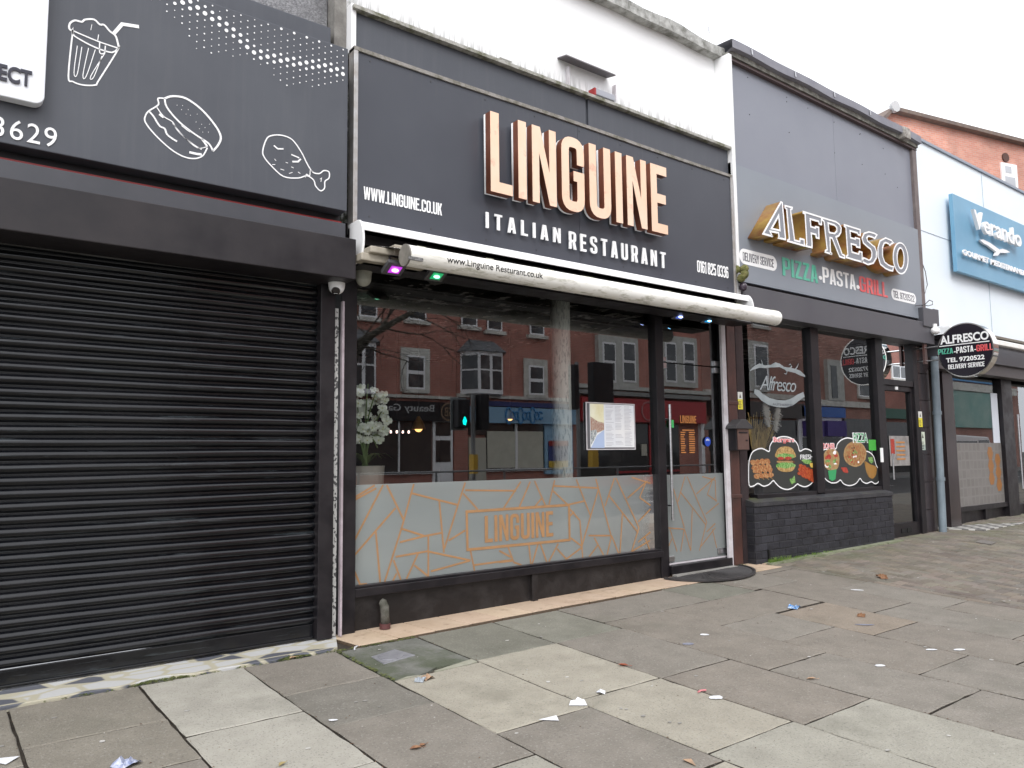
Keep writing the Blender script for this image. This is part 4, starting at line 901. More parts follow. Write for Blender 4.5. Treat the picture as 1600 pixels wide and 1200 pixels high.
mb.prism([cc + u_ * .42 * math.cos(k * math.pi / 12) + v_ * .40 * math.sin(k * math.pi / 12) + Vector((0, 0, .0)) for k in range(24)], (0, 0, .007)); obj('lid', mb, METG, t, bevel=.002)
RUB = mat('black_rubber', (.022, .021, .022), .55, col2=(.05, .045, .045), scale=9, bump=.2, noise_rough=.2)
mt = thing('door_mat', 'black half-round rubber mat with fan ridges at the restaurant door', 'mat', loc=(6.5, 5.0, .17))
a_ = 4.99; ctr = (6.36, 5.10); mb = MB(); N_ = 40
pts = [(ctr[0] + .60 * math.cos(t_), ctr[1] - .45 * math.sin(t_)) for t_ in [math.pi * k / N_ for k in range(N_ + 1)]]
mb.prism([(x, y, zg(x, y) + .014) for x, y in pts], (0, 0, .008)); 
base = obj('base', mb, RUB, mt)
mb = MB()
for k in range(N_):
    (xa, ya), (xb_, yb) = pts[k], pts[k + 1]; f = .955
    A_ = lambda x, y, s: (ctr[0] + (x - ctr[0]) * s, ctr[1] + (y - ctr[1]) * s)
    o1, o2, i1, i2 = A_(xa, ya, 1), A_(xb_, yb, 1), A_(xa, ya, f), A_(xb_, yb, f); z = .022
    mb.prism([(*o1, zg(*o1) + z), (*o2, zg(*o2) + z), (*i2, zg(*i2) + z), (*i1, zg(*i1) + z)], (0, 0, .009))
obj('rim', mb, RUB, mt)
mb = MB()
for k in range(1, 34):
    t_ = math.pi * k / 34; r0 = .28 if k % 2 else .12; p = (ctr[0] + .60 * r0 * math.cos(t_), ctr[1] - .31 * r0 * math.sin(t_)); q = (ctr[0] + .56 * math.cos(t_), ctr[1] - .42 * math.sin(t_))
    mb.tube([(p[0], p[1], zg(*p) + .020), (q[0], q[1], zg(*q) + .021)], .006, 5)
obj('ridges', mb, RUB, mt)
# ================================================================== RESTAURANT INTERIOR
mb = MB(); mb.box(2.44, 6.98, 5.3, 11, .13, .2); obj('floor', mb, mat('dark_floor', (.05, .04, .035), .3, col2=(.08, .06, .05), scale=3), rest)
mb = MB(); mb.box(2.44, 6.98, 5.28, 11, 2.96, 3.06); obj('ceiling', mb, CEIL, rest)
mb = MB(); mb.box(2.44, 2.52, 5.27, 11, .2, 2.96); mb.box(6.90, 6.98, 5.31, 11, .2, 2.96); mb.box(2.52, 6.9, 10.9, 11, .2, 2.96); obj('inner_wall', mb, DARK, rest)
COLW = mat('patterned_column', (.90, .90, .84), .7, col2=(.42, .44, .42), scale=22, stretch=(2.2, 2.2, .6), detail=3, lo=.5, hi=.66, bump=.3)
ca = P(877, 600, 5.36); mb = MB(); mb.tube([(ca.x, 5.36, .2), (ca.x, 5.36, 2.96)], .092, 24)
obj('column', mb, COLW, rest, smooth=True)
# tables and chairs seen dimly
TBL = mat('dark_wood', (.06, .03, .02), .4, col2=(.09, .05, .03), scale=6)
for k, (tx, ty) in enumerate([(3.6, 6.6), (5.2, 6.8), (4.2, 8.4)]):
    if k == 0:
        tt = thing('dining_table', 'dark dining table inside the restaurant behind the frosted glass, nearest the orchid', 'table', 'dining tables in the restaurant', loc=(tx, ty, .2))
        mb = MB(); mb.box(tx - .4, tx + .4, ty - .4, ty + .4, .92, .96); obj('tabletop', mb, TBL, tt, bevel=.005)
        for sx_ in (-1, 1):
            for sy_ in (-1, 1): mb = MB(); mb.box(tx + sx_ * .34 - .03, tx + sx_ * .34 + .03, ty + sy_ * .34 - .03, ty + sy_ * .34 + .03, .2, .92); obj('leg', mb, TBL, tt)
    else: copy_tree(tt, loc=(tx, ty, .2), label=['', 'dark dining table inside the restaurant behind the white column', 'dark dining table deepest in the restaurant room'][k])
# pendant lamps glowing inside
def pendant(px, py, Y, label, s=1.0):
    c = P(px, py, Y); t = thing('pendant_lamp', label, 'lamp', 'pendant lamps glowing in the restaurant', loc=(c.x, c.y, 2.96))
    mb = MB(); mb.tube([(c.x, c.y, 2.96), (c.x, c.y, c.z + .08)], .004, 6); obj('cord', mb, BLACK, t)
    mb = MB(); mb.tube([(c.x, c.y, c.z + .10 * s), (c.x, c.y, c.z + .02), (c.x, c.y, c.z - .04)], [.015, .06 * s, .075 * s], 16, cap=False); obj('shade', mb, mat('brass_shade', (.35, .18, .05), .4, metal=.6), t, smooth=True)
    mb = MB(); mb.ell((c.x, c.y, c.z - .02), .045 * s, .045 * s, .05 * s, 12, 8); obj('bulb', mb, mat('warm_bulb', (.1, .05, .02), .4, emit=(1, .50, .16), estr=1.7), t, smooth=True, auto=False)
pendant(654, 665, 7.2, 'warm orange pendant lamp glowing behind the restaurant glass, left one')
pendant(797, 650, 7.6, 'small warm pendant lamp glowing near the middle of the window', .8)
ch = thing('chandelier', 'small dim chandelier with a row of tiny pinkish bulbs deep in the restaurant', 'chandelier', loc=tuple(P(620, 676, 8.5)))
c_ = P(620, 676, 8.5); mb = MB(); mb.tube([(c_.x, c_.y, 2.96), (c_.x, c_.y, c_.z + .05)], .006, 6); mb.tube([(c_.x - .17, c_.y, c_.z - .02), (c_.x, c_.y, c_.z + .05), (c_.x + .17, c_.y, c_.z - .02)], .006, 6); obj('arm', mb, BLACK, ch)
for k in range(5): mb = MB(); mb.ell((c_.x - .17 + k * .085, c_.y, c_.z + .01), .014, .014, .02, 8, 6); obj('bulb', mb, mat('pink_bulb', (.1, .1, .1), .4, emit=(1, .72, .66), estr=2.2), ch)

# orchid in a pale pot
oc = P(570, 752, OY); orch = thing('orchid', 'tall bunch of white artificial orchids in a pale tapered pot behind the window', 'plant', loc=(oc.x, OY, .2))
POT = mat('pale_pot', (.52, .48, .43), .5, col2=(.45, .41, .36), scale=4)
zt = P(570, 728, OY).z; mb = MB(); mb.tube([(oc.x, OY, .62), (oc.x, OY, zt - .02), (oc.x, OY, zt)], [.11, .148, .152], 24); obj('pot', mb, POT, orch, smooth=True)
mb = MB(); mb.box(oc.x - .16, oc.x + .16, OY - .14, OY + .16, .2, .62); obj('plinth', mb, mat('white_plinth', (.6, .6, .58), .5), orch, bevel=.01)
STEM = mat('orchid_green', (.10, .17, .05), .5, col2=(.16, .22, .08), scale=8); ro = random.Random(11)
mb = MB(); stems = []
tops = [(556, 610), (575, 600), (588, 612), (598, 640), (600, 690), (560, 650), (548, 640), (590, 700)]
for k, (tx_, ty_) in enumerate(tops):
    e = P(tx_, ty_, OY + .06 * math.sin(k * 2.3)); s = Vector((oc.x + .02 * math.cos(k), OY + .02 * math.sin(k), zt)); m_ = Vector(((s.x + e.x) / 2 - .03, OY, max(s.z, e.z) * .55 + zt * .45 + (.25 if ty_ > 660 else .05)))
    path = [s * (1 - u) ** 2 + m_ * 2 * u * (1 - u) + e * u * u for u in [i / 8 for i in range(9)]]; mb.tube(path, .0055, 5); stems.append(path)
obj('stems', mb, STEM, orch)
mb = MB()
for k in range(9):
    a_ = ro.uniform(0, 6.28); L_ = ro.uniform(.12, .24); s = Vector((oc.x, OY, zt)); d = Vector((math.cos(a_), math.sin(a_) * .6, 0)); sd_ = Vector((-d.y, d.x, 0)) * .022
    p = [s + d * L_ * u + Vector((0, 0, .10 * math.sin(u * 2.6))) for u in (0, .35, .7, 1)]
    w_ = [.5, 1, .8, .05]
    for i in range(3): mb.face([p[i] - sd_ * w_[i], p[i + 1] - sd_ * w_[i + 1], p[i + 1] + sd_ * w_[i + 1], p[i] + sd_ * w_[i]])
obj('leaves', mb, STEM, orch)
PET = mat('white_petal', (.80, .82, .76), .6, col2=(.66, .72, .58), scale=20)
mb = MB(); mb2 = MB()
def flower(mb, c, r, rnd):
    nrm = Vector((rnd.uniform(-.8, .4), -1, rnd.uniform(-.6, .4))).normalized(); u = nrm.cross(Vector((0, 0, 1))).normalized(); v = u.cross(nrm)
    rot = rnd.uniform(-.5, .5)
    for k in range(5):
        a_ = rot + k * 2 * math.pi / 5 + math.pi / 2; big = 1.15 if k in (1, 4) else .85; d = u * math.cos(a_) + v * math.sin(a_); s_ = nrm.cross(d)
        w_ = r * (.52 if k in (1, 4) else .34)
        pts = [c, c + d * r * .35 * big + s_ * w_ * .8 + nrm * r * .12, c + d * r * .75 * big + s_ * w_ + nrm * r * .15, c + d * r * big + nrm * r * .02, c + d * r * .75 * big - s_ * w_ + nrm * r * .15, c + d * r * .35 * big - s_ * w_ * .8 + nrm * r * .12]
        for i in range(1, 5): mb.face([pts[0], pts[i], pts[i + 1]])
    mb2.ell(c + nrm * r * .15, r * .12, r * .12, r * .16, 6, 4)
cnt = 0
while cnt < 60:
    px_, py_ = ro.uniform(546, 606), ro.uniform(596, 716)
    e = ((px_ - 574) / 32) ** 2 + ((py_ - 652) / 56) ** 2
    if e > 1 or (py_ > 690 and 555 < px_ < 585): continue
    flower(mb, P(px_, py_, OY + ro.uniform(-.08, .12)), ro.uniform(.030, .046), ro); cnt += 1
obj('blossoms', mb, PET, orch); obj('blossom_centres', mb2, mat('pale_yellow_lip', (.55, .55, .2), .6), orch)

# menu poster
a_, b_, c_, d_ = P(915, 628, 5.185), P(991, 632, 5.185), P(989, 705, 5.185), P(915, 703, 5.185)
x0, x1, z1, z0_ = a_.x, b_.x, a_.z, d_.z; Yp = 5.186
mn = thing('menu_display', 'framed menu poster with a canal sunset strip stuck on the window glass', 'menu', loc=(x0, Yp, z0_))
mb = MB(); mb.box(x0, x1, Yp, Yp + .006, z0_, z1); obj('backing', mb, mat('menu_backing', (.12, .12, .13), .4), mn)
mb = MB(); f_ = .008
mb.box(x0, x1, Yp - .006, Yp, z1 - f_, z1); mb.box(x0, x1, Yp - .006, Yp, z0_, z0_ + f_); mb.box(x0, x0 + f_, Yp - .006, Yp, z0_ + f_, z1 - f_); mb.box(x1 - f_, x1, Yp - .006, Yp, z0_ + f_, z1 - f_); obj('frame', mb, PIPEW, mn)
w_ = x1 - x0; mb = MB(); mb.box(x0 + w_ * .075, x1 - .012, Yp - .004, Yp - .0005, z0_ + .022, z1 - .014); pp = obj('paper', mb, mat('menu_paper', (.80, .80, .80), .6, col2=(.72, .75, .80), scale=2), mn)
SK = mat('sunset_print', (.70, .62, .30), .5, col2=(.82, .80, .62), scale=4); zz = lambda f: z0_ + (z1 - z0_) * f; xx_ = lambda f: x0 + w_ * f; y0 = Yp - .005
mb = MB(); mb.box(xx_(.08), xx_(.35), y0, y0 + .0008, zz(.55), zz(.97)); sk = obj('canal_picture', mb, SK, pp)
mb = MB(); mb.prism([(xx_(.08), y0 - .0003, zz(.30)), (xx_(.35), y0 - .0003, zz(.42)), (xx_(.35), y0 - .0003, zz(.57)), (xx_(.22), y0 - .0003, zz(.60)), (xx_(.08), y0 - .0003, zz(.70))], (0, .0002, 0)); obj('red_houses', mb, mat('print_houses', (.32, .14, .10), .6, col2=(.5, .42, .34), scale=60), sk)
mb = MB(); mb.prism([(xx_(.08), y0 - .0006, zz(.04)), (xx_(.35), y0 - .0006, zz(.04)), (xx_(.35), y0 - .0006, zz(.42)), (xx_(.20), y0 - .0006, zz(.30)), (xx_(.12), y0 - .0006, zz(.12))], (0, .0002, 0)); obj('canal_water', mb, mat('print_water', (.42, .52, .72), .5), sk)
mb = MB(); mb.prism([(xx_(.08), y0 - .0009, zz(.10)), (xx_(.15), y0 - .0009, zz(.22)), (xx_(.21), y0 - .0009, zz(.36)), (xx_(.19), y0 - .0009, zz(.43)), (xx_(.08), y0 - .0009, zz(.40))], (0, .0002, 0)); obj('moored_boats', mb, mat('print_boats', (.10, .13, .16), .6, col2=(.6, .62, .6), scale=45), sk)
mb = MB(); rm = random.Random(8)
for cx in range(3):
    for k in range(30):
        if rm.random() < .12: continue
        xa = .385 + cx * .195; l_ = rm.uniform(.10, .165); mb.box(xx_(xa), xx_(xa + l_), y0 - .0004, y0 + .0006, zz(.93 - k * .029), zz(.93 - k * .029 + .007))
obj('menu_lines', mb, mat('menu_print', (.42, .42, .46), .6), pp)

# ================================================================== BETWEEN THE SHOPS
mb = MB(); xa, xb = xof(1133.5, 700, 5.13), xof(1140, 700, 5.13); mb.box(xa, xb, 5.13, 5.16, .2, 2.95); tag(obj('conduit', mb, PIPEW, bevel=.003), 'pale vertical conduit between the glass door and the brown drainpipe', 'conduit')
xa, xb = xof(1142, 700, 5.12), xof(1155, 700, 5.12)
t = thing('drainpipe', 'square reddish brown drainpipe left of the black house-shaped letterbox', 'drainpipe', loc=(xa, 5.06, .2)); mb = MB(); mb.box(xa, xb, 5.12, 5.18, .19, 2.95); obj('pipe', mb, BROWN, t, bevel=.008)
for z in (.9, 1.9): mb = MB(); mb.box(xa - .012, xb + .012, 5.112, 5.18, z, z + .04); obj('clip', mb, BROWN, t, bevel=.004)
# old stone bollard lump / globe lamp under sign edge
c_ = P(1161, 448, 4.97); t = thing('globe_lamp', 'small dark globe lamp tucked beside the awning end and sign edge', 'lamp', loc=tuple(c_)); mb = MB(); mb.ell(c_, .045, .045, .05, 16, 10); obj('globe', mb, mat('dark_globe', (.05, .035, .05), .15), t, smooth=True, auto=False); mb = MB(); mb.tube([(c_.x, c_.y, c_.z + .04), (c_.x, 5.05, c_.z + .07)], .012, 8); obj('stem', mb, BLACK, t)
c_ = P(1159, 427, 4.95); mb = MB(); rg = random.Random(9)
for k in range(9): mb.ell((c_.x + rg.uniform(-.035, .04), c_.y + rg.uniform(-.03, .05), c_.z + rg.uniform(-.06, .05)), rg.uniform(.03, .055), .045, rg.uniform(.03, .05), 9, 6, jit=.12, rnd=rg)
mb.tube([(c_.x + .04, c_.y, c_.z + .02), (c_.x + .09, c_.y - .02, c_.z + .06)], .008, 5, r1=.003)
tag(obj('moss_clump', mb, mat('moss', (.10, .11, .03), .95, col2=(.22, .20, .08), scale=22, bump=1.0, bscale=90), smooth=True, auto=False), 'clump of yellowish moss growing out of the sign edge by the phone number', 'moss')

# letterbox shaped like a little house
c0 = P(1146, 704, 5.08); lb = thing('letterbox', 'black house-shaped letterbox with brown front on the pillar', 'letterbox', loc=tuple(c0))
xa, xb = xof(1150, 680, 5.03), xof(1169.5, 680, 5.03); zl, zh = P(1150, 704, 5.03).z, P(1150, 668, 5.03).z
mb = MB(); mb.box(xa, xb, 5.03, 5.155, zl, zh); obj('box', mb, BLACK, lb, bevel=.004)
mb = MB(); mb.box(xa + .02, xb - .004, 5.024, 5.03, zl + .01, zh - .012); fpn = obj('front_panel', mb, mat('brown_panel', (.10, .055, .045), .5, col2=(.13, .075, .06), scale=7), lb)
mb = MB(); mb.box(xa + .04, xb - .03, 5.019, 5.0235, zh - .06, zh - .045); 
obj('slot', mb, BLACK, fpn)
mb = MB(); mb.box(xb - .06, xb - .03, 5.019, 5.0235, zl + .10, zl + .115); obj('keyhole', mb, BLACK, fpn)
xm = (xa + xb) / 2; zr = P(1155, 655, 5.03).z
mb = MB(); mb.prism([(xa - .045, 5.00, zh - .012), (xb + .045, 5.00, zh - .012), (xb + .03, 5.00, zh + .02), (xm + .04, 5.00, zr), (xm - .04, 5.00, zr), (xa - .03, 5.00, zh + .02)], (0, .155, 0)); obj('roof', mb, mat('grey_roof_metal', (.05, .048, .05), .45), lb, bevel=.004)

# ================================================================== ALFRESCO SHOP
al = thing('pizza_shop', 'grey and black pizza shop with dark painted brick plinth and big windows', 'shop', loc=(9.3, 5.2, .2))
PANEL2 = mat('mid_grey_panel', (.215, .228, .27), .45, col2=(.235, .248, .29), scale=.9)
PANEL3 = mat('blue_grey_panel', (.225, .25, .285), .42, col2=(.245, .27, .305), scale=.9)
BOX2 = mat('grey_fascia_box', (.07, .07, .082), .42, col2=(.09, .088, .098), scale=1.6, noise_rough=.15, bump=.03)
mb = MB(); mb.box(7.06, 11.50, 5.2, 5.5, 2.9, 5.82); mb.box(7.06, 11.5, 5.5, 14, 3.3, 5.82); obj('wall', mb, PEB, al)
xj = xof(1304.5, 250, 5.1)
mb = MB(); mb.box(7.058, xj - .002, 5.10, 5.199, 4.3, 5.80); mb.box(xj + .002, 11.40, 5.10, 5.199, 4.3, 5.80); up = obj('upper_panel', mb, PANEL2, al)
mb = MB()
for px_, py_ in [(1168, 121), (1171, 179), (1229, 152), (1229, 159), (1262, 169), (1303, 191), (1233, 207), (1304, 239), (1344, 209), (1347, 257), (1380, 232), (1383, 272), (1402, 293), (1343, 210)]:
    q = P(px_, py_, 5.1); disc(mb, (q.x, q.z), .007, 5.0995, .003, 8)
obj('fixings', mb, BLACK, up)
mb = MB(); mb.box(11.40, 11.52, 5.06, 5.22, 3.2, 5.82); obj('corner_batten', mb, mat('weathered_brown', (.13, .10, .10), .7, col2=(.2, .17, .16), scale=5, bump=.3), al)
FELT = mat('roof_felt', (.20, .20, .235), .6, col2=(.25, .25, .28), scale=4, bump=.2)
mb = MB(); rw = [0.0 + .01 * math.sin(i * .9) for i in range(27)]
for i in range(26):
    x0, x1 = 7.02 + i * .1735, 7.02 + (i + 1) * .1735; a_, b_ = rw[i], rw[i + 1]
    mb.add([(x0, 4.98, 5.90 + a_), (x1, 4.98, 5.90 + b_), (x1, 4.98, 6.00 + b_ * .5), (x0, 4.98, 6.00 + a_ * .5), (x0, 5.06, 5.88 + a_), (x1, 5.06, 5.88 + b_), (x1, 5.5, 6.03), (x0, 5.5, 6.03)], [(0, 1, 2, 3), (3, 2, 6, 7), (0, 4, 5, 1)])
obj('felt_edge', mb, FELT, al)
mb = MB(); mb.box(7.06, 11.52, 5.03, 5.2, 5.835, 5.90); obj('gutter_board', mb, mat('mossy_board', (.15, .145, .13), .9, col2=(.32, .32, .28), scale=9, detail=7, lo=.45, hi=.65, bump=.5), al)
mb = MB(); mb.box(7.06, 11.52, 5.05, 5.2, 5.80, 5.834); obj('soffit_strip', mb, mat('dark_red_strip', (.10, .07, .07), .6), al)
for px_, py_ in [(1108, 64), (1176, 108), (1244, 142), (1305, 172), (1361, 201)]:
    q = P(px_, py_, 4.975); mb = MB(); mb.prism([(q.x - .01, 4.975, 5.92), (q.x + .014, 4.975, 5.92), (q.x + .005, 4.975, 5.985), (q.x - .018, 4.975, 5.985)], (0, -.006, 0)); obj('strap', mb, STEEL, al)
mb = MB(); q = P(1415, 215, 5.0); mb.box(q.x - .12, q.x + .06, 4.95, 5.05, 5.84, 6.0); obj('end_flashing', mb, mat('dirty_flashing', (.2, .18, .16), .7, col2=(.5, .48, .44), scale=14), al, bevel=.01)
mb = MB(); mb.box(7.06, 11.6, 5.00, 5.22, 2.905, 3.21); obj('shutter_box', mb, BOX2, al, bevel=.006)
mb = MB(); mb.box(7.06, 11.5, 5.09, 5.19, 3.21, 3.262); obj('shadow_gap', mb, BLACK, al)
# pier, plinth and frames
xa, xb = xof(1155, 700, 5.12), xof(1171, 700, 5.12)
mb = MB(); mb.box(7.10, xb, 5.15, 5.3, .15, 2.9); obj('pier', mb, TILEB, al, bevel=.004)
YK = 5.05; xk0, xk1 = xof(1178, 800, YK), xof(1396, 800, YK)
mb = MB(); rk = random.Random(12); zk = [.10 + .0755 * i for i in range(9)]; ztop = .80
n_c = 9; chh = (ztop - .08) / n_c
for r in range(n_c):
    z0_ = .08 + r * chh; off = 0 if r % 2 else .1125; x = xk0 - off
    while x < xk1:
        xa_, xb_ = max(x, xk0), min(x + .225, xk1)
        if xb_ - xa_ > .015:
            d = rk.uniform(-.002, .003); f = rk.uniform(.8, 1.25); mb.box(xa_ + .004, xb_ - .004, YK - d, YK + .03, z0_ + .004, z0_ + chh - .004, (f, f, f * 1.03))
        x += .225
    mb.box(xk0 - .001, xk0 + .02, YK + .012, YK + .10, z0_ + .004, z0_ + chh - .004, (1, 1, 1))
obj('brick_plinth', mb, BRKB, al, bevel=.004)
mb = MB(); mb.box(xk0 + .004, xk1 - .004, YK + .006, 5.18, .05, ztop + .0); obj('plinth_mortar', mb, mat('painted_mortar', (.022, .022, .025), .7, col2=(.05, .05, .05), scale=9, bump=.4), al)
mb = MB(); mb.prism([(xk0 - .004, YK - .012, ztop + .002), (xk0 - .004, YK - .012, ztop + .045), (xk0 - .004, 5.19, ztop + .085), (xk0 - .004, 5.19, ztop + .002)], (xk1 - xk0 + .008, 0, 0)); SILL = mat('sill_brick', (.026, .026, .03), .5, col2=(.05, .05, .055), scale=8, bump=.5, bscale=50); mixin(SILL, mul(SILL, mul(SILL, noise_mask(SILL, 3, .5, .7), zmask(SILL, ztop + .03, ztop + .08)), .8), (.09, .10, .03)); obj('plinth_sill', mb, SILL, al)
mb = MB(); mb.box(xk0 + .21, xk0 + .236, YK - .02, YK - .003, .13, .33); obj('downstand', mb, BRKB, al)
x_a, x_b, x_c, x_d, x_e, x_f = xof(1171, 600, GY), xof(1263, 600, GY), xof(1275, 600, GY), xof(1364, 600, GY), xof(1375, 600, GY), xof(1433, 700, GY)
zs = P(1250, 768, GY).z
for a_, b_, lab in ((x_b, x_c, 'mullion'), (x_d, x_e, 'mullion'), (x_f - .10, x_f + .03, 'door_jamb')): mb = MB(); mb.box(a_, b_, 5.14, 5.27, .18 if lab == 'door_jamb' or a_ == x_d else zs - .03, 2.9); obj(lab, mb, BLACK, al, bevel=.004)
mb = MB(); mb.box(x_a, x_b, 5.15, 5.25, zs - .06, zs); obj('window_rail', mb, BLACK, al, bevel=.004)
mb = MB(); mb.box(x_c, x_d, 5.15, 5.25, zs - .06, zs); obj('window_rail', mb, BLACK, al, bevel=.004)
for a_, b_ in ((x_a, x_b), (x_c, x_d)): mb = MB(); mb.face([(a_, GY, zs), (b_, GY, zs), (b_, GY, 2.9), (a_, GY, 2.9)]); obj('window_pane', mb, GLASS, al)
zd = P(1400, 600, GY).z
mb = MB(); mb.box(x_e, x_f - .1, 5.15, 5.25, zd - .03, zd + .05); obj('transom_rail', mb, BLACK, al, bevel=.004)
mb = MB(); mb.face([(x_e, GY, zd + .05), (x_f - .1, GY, zd + .05), (x_f - .1, GY, 2.9), (x_e, GY, 2.9)]); obj('transom_pane', mb, GLASS, al)
mb = MB(); mb.face([(x_e + .06, GY + .01, .40), (x_f - .16, GY + .01, .40), (x_f - .16, GY + .01, zd - .10), (x_e + .06, GY + .01, zd - .10)]); pd = obj('door', mb, GLASS, al)
mb = MB(); mb.box(x_e, x_f - .1, 5.17, 5.24, .21, .40); mb.box(x_e, x_f - .1, 5.17, 5.24, zd - .10, zd - .03); mb.box(x_e, x_e + .06, 5.17, 5.24, .40, zd - .10); mb.box(x_f - .16, x_f - .1, 5.17, 5.24, .40, zd - .10); obj('door_frame', mb, BLACK, pd, bevel=.004)
mb = MB(); mb.box(x_e + .30, x_e + .42, 5.162, 5.172, .27, .33); mb.box(x_e + .46, x_e + .58, 5.162, 5.172, .27, .33); obj('door_vent', mb, mat('vent_black', (.005, .005, .005), .8), pd)
mb = MB(); mb.box(x_e, x_f - .1, 5.12, 5.25, .17, .205); obj('door_sill', mb, STEEL, pd)
mb = MB(); q = P(1401, 607, 5.16); mb.box(q.x - .03, q.x + .03, 5.155, 5.17, zd - .085, zd - .045); obj('number_plate', mb, WHITE, pd)
mb = MB(); mb.tube([(x_e + .10, 5.13, 1.0), (x_e + .10, 5.13, 1.35)], .012, 8); obj('handle', mb, STEEL, pd)
# tiled pier to the right of the door
mb = MB(); xt0, xt1 = x_f + .035, xof(1458, 700, 5.16)
for r in range(7):
    mb.box(xt0, xt1, 5.16, 5.3, .16 + r * .39, .16 + r * .39 + .384)
obj('tiled_pier', mb, TILEB, al, bevel=.003)
# interior
mb = MB(); mb.box(7.1, 12.3, 5.3, 10, .12, .2); obj('floor', mb, mat('pale_tile_floor', (.14, .12, .10), .3, col2=(.2, .18, .15), scale=5), al)
mb = MB(); mb.box(7.1, 12.3, 5.28, 10, 3.0, 3.1); obj('ceiling', mb, CEIL, al)
mb = MB(); mb.box(7.1, 7.2, 5.31, 10, .2, 3); mb.box(12.2, 12.3, 5.31, 10, .2, 3); mb.box(7.2, 12.2, 9.9, 10, .2, 3); obj('inner_wall', mb, mat('brown_inner_wall', (.05, .04, .035), .7, col2=(.07, .055, .045), scale=3), al)
mb = MB(); mb.box(8.8, 12.1, 7.6, 8.2, .2, 1.25); tag(obj('shop_counter', mb, mat('counter_front', (.25, .22, .2), .4), bevel=.01), 'pale serving counter inside the pizza shop', 'counter')
t = thing('menu_board', 'long dim menu board with coloured rows above the pizza shop counter', 'menu board', loc=(9.5, 9.85, 2.0)); mb = MB(); mb.box(8.4, 12.0, 9.84, 9.89, 1.8, 2.6); obj('board', mb, mat('menu_board_dark', (.10, .11, .10), .5), t)
mb = MB()
for k in range(9):
    for j in range(5): mb.box(8.5 + k * .38, 8.5 + k * .38 + rk.uniform(.15, .3), 9.83, 9.838, 1.9 + j * .13, 1.93 + j * .13)
obj('menu_rows', mb, mat('menu_rows', (.5, .4, .15), .5, col2=(.15, .45, .2), scale=2.5), t)

# Alfresco sign with built-up letters
asn = thing('pizza_sign', 'grey sign with gold-sided ALFRESCO letters above green, white and red words', 'sign', loc=(9.1, 5.05, 3.3))
mb = MB(); mb.box(7.0, 11.395, 5.05, 5.099, 3.262, 4.585); obj('board', mb, PANEL3, asn)
YA = 4.86
def ZA(pts): return [(1150 + x / 5.333, 290 + y / 5.333) for x, y in pts]
AL = {
 'A': ([(218, 405), (372, 132), (386, 140), (414, 455), (348, 440), (354, 430), (352, 408), (350, 398), (286, 386), (290, 395), (305, 425), (302, 428)], [[(352, 262), (300, 355), (362, 370)]]),
 'L': ([(405, 163), (470, 180), (468, 198), (455, 205), (488, 452), (528, 463), (530, 438), (568, 448), (572, 507), (426, 466), (428, 450), (440, 443), (418, 200), (405, 188)], []),
 'F': ([(555, 212), (712, 262), (714, 330), (690, 324), (684, 302), (618, 284), (624, 340), (658, 350), (660, 338), (690, 346), (692, 445), (664, 438), (662, 412), (628, 403), (634, 480), (634, 522), (578, 508), (586, 480), (572, 240), (556, 232)], []),
 'R': ([(716, 264), (830, 298), (862, 322), (876, 352), (874, 392), (856, 422), (834, 432), (884, 570), (906, 580), (906, 610), (860, 596), (798, 442), (784, 440), (788, 560), (798, 562), (797, 577), (738, 557), (742, 537), (756, 530), (730, 302), (716, 290)], [[(768, 318), (818, 334), (836, 352), (836, 378), (818, 396), (776, 388)]]),
 'E': ([(898, 322), (1035, 365), (1036, 420), (1012, 412), (1008, 398), (950, 382), (955, 432), (990, 442), (992, 430), (1030, 442), (1034, 522), (1000, 514), (998, 500), (960, 490), (966, 552), (1020, 568), (1024, 545), (1050, 553), (1052, 642), (914, 602), (918, 584), (928, 576), (912, 352), (898, 342)], []),
}
def aletter(outer, holes, name='letter'):
    def to2(pp): return [(P(x, y, YA).x, P(x, y, YA).z) for x, y in ZA(pp)]
    o_ = to2(outer); hl = [to2(h) for h in holes]
    def mk(depth, yf, m, nm, par):
        me = poly_mesh([(o_, hl)], depth)
        for v_ in me.vertices: c = v_.co; v_.co = Vector((c.x, yf + depth - c.z, c.y))
        me.update(); return obj(nm, me, m, par)
    L = mk(.003, YA, ALGREY, name, asn); mk(5.05 - YA - .004, YA + .0035, GOLD, 'letter_return', L)
    mb = MB()
    for ring in [o_] + hl:
        a_ = 0; n = len(ring); ar = sum(ring[i][0] * ring[(i + 1) % n][1] - ring[(i + 1) % n][0] * ring[i][1] for i in range(n)); s_ = 1 if (ar > 0) == (ring is o_) else -1
        inn = offs(ring, .017 * s_, True); ou = offs(ring, -.004 * s_, True)
        for k in range(n):
            k2 = (k + 1) % n; mb.prism([(ou[k][0], YA - .001, ou[k][1]), (ou[k2][0], YA - .001, ou[k2][1]), (inn[k2][0], YA - .001, inn[k2][1]), (inn[k][0], YA - .001, inn[k][1])], (0, -.003, 0))
    obj('white_outline', mb, LETTERW, L)
for ch in 'ALFRE': aletter(*AL[ch])
def thick(pts, t_): 
    a_ = offs(pts, t_ / 2, False); b_ = offs(pts, -t_ / 2, False); return a_ + b_[::-1]
aletter(thick([(1166, 428), (1140, 413), (1105, 404), (1080, 412), (1068, 440), (1078, 472), (1110, 500), (1138, 522), (1150, 556), (1148, 600), (1130, 632), (1100, 640), (1070, 625), (1052, 618)], 42), [])
aletter(thick([(1295, 490), (1280, 470), (1245, 456), (1215, 472), (1200, 520), (1200, 590), (1220, 648), (1255, 676), (1285, 690), (1310, 694)], 42), [])
el = lambda cx, cy, rx, ry: [(cx + rx * math.cos(t_) , cy + ry * math.sin(t_) + .22 * rx * math.cos(t_)) for t_ in [2 * math.pi * k / 28 for k in range(28)]]
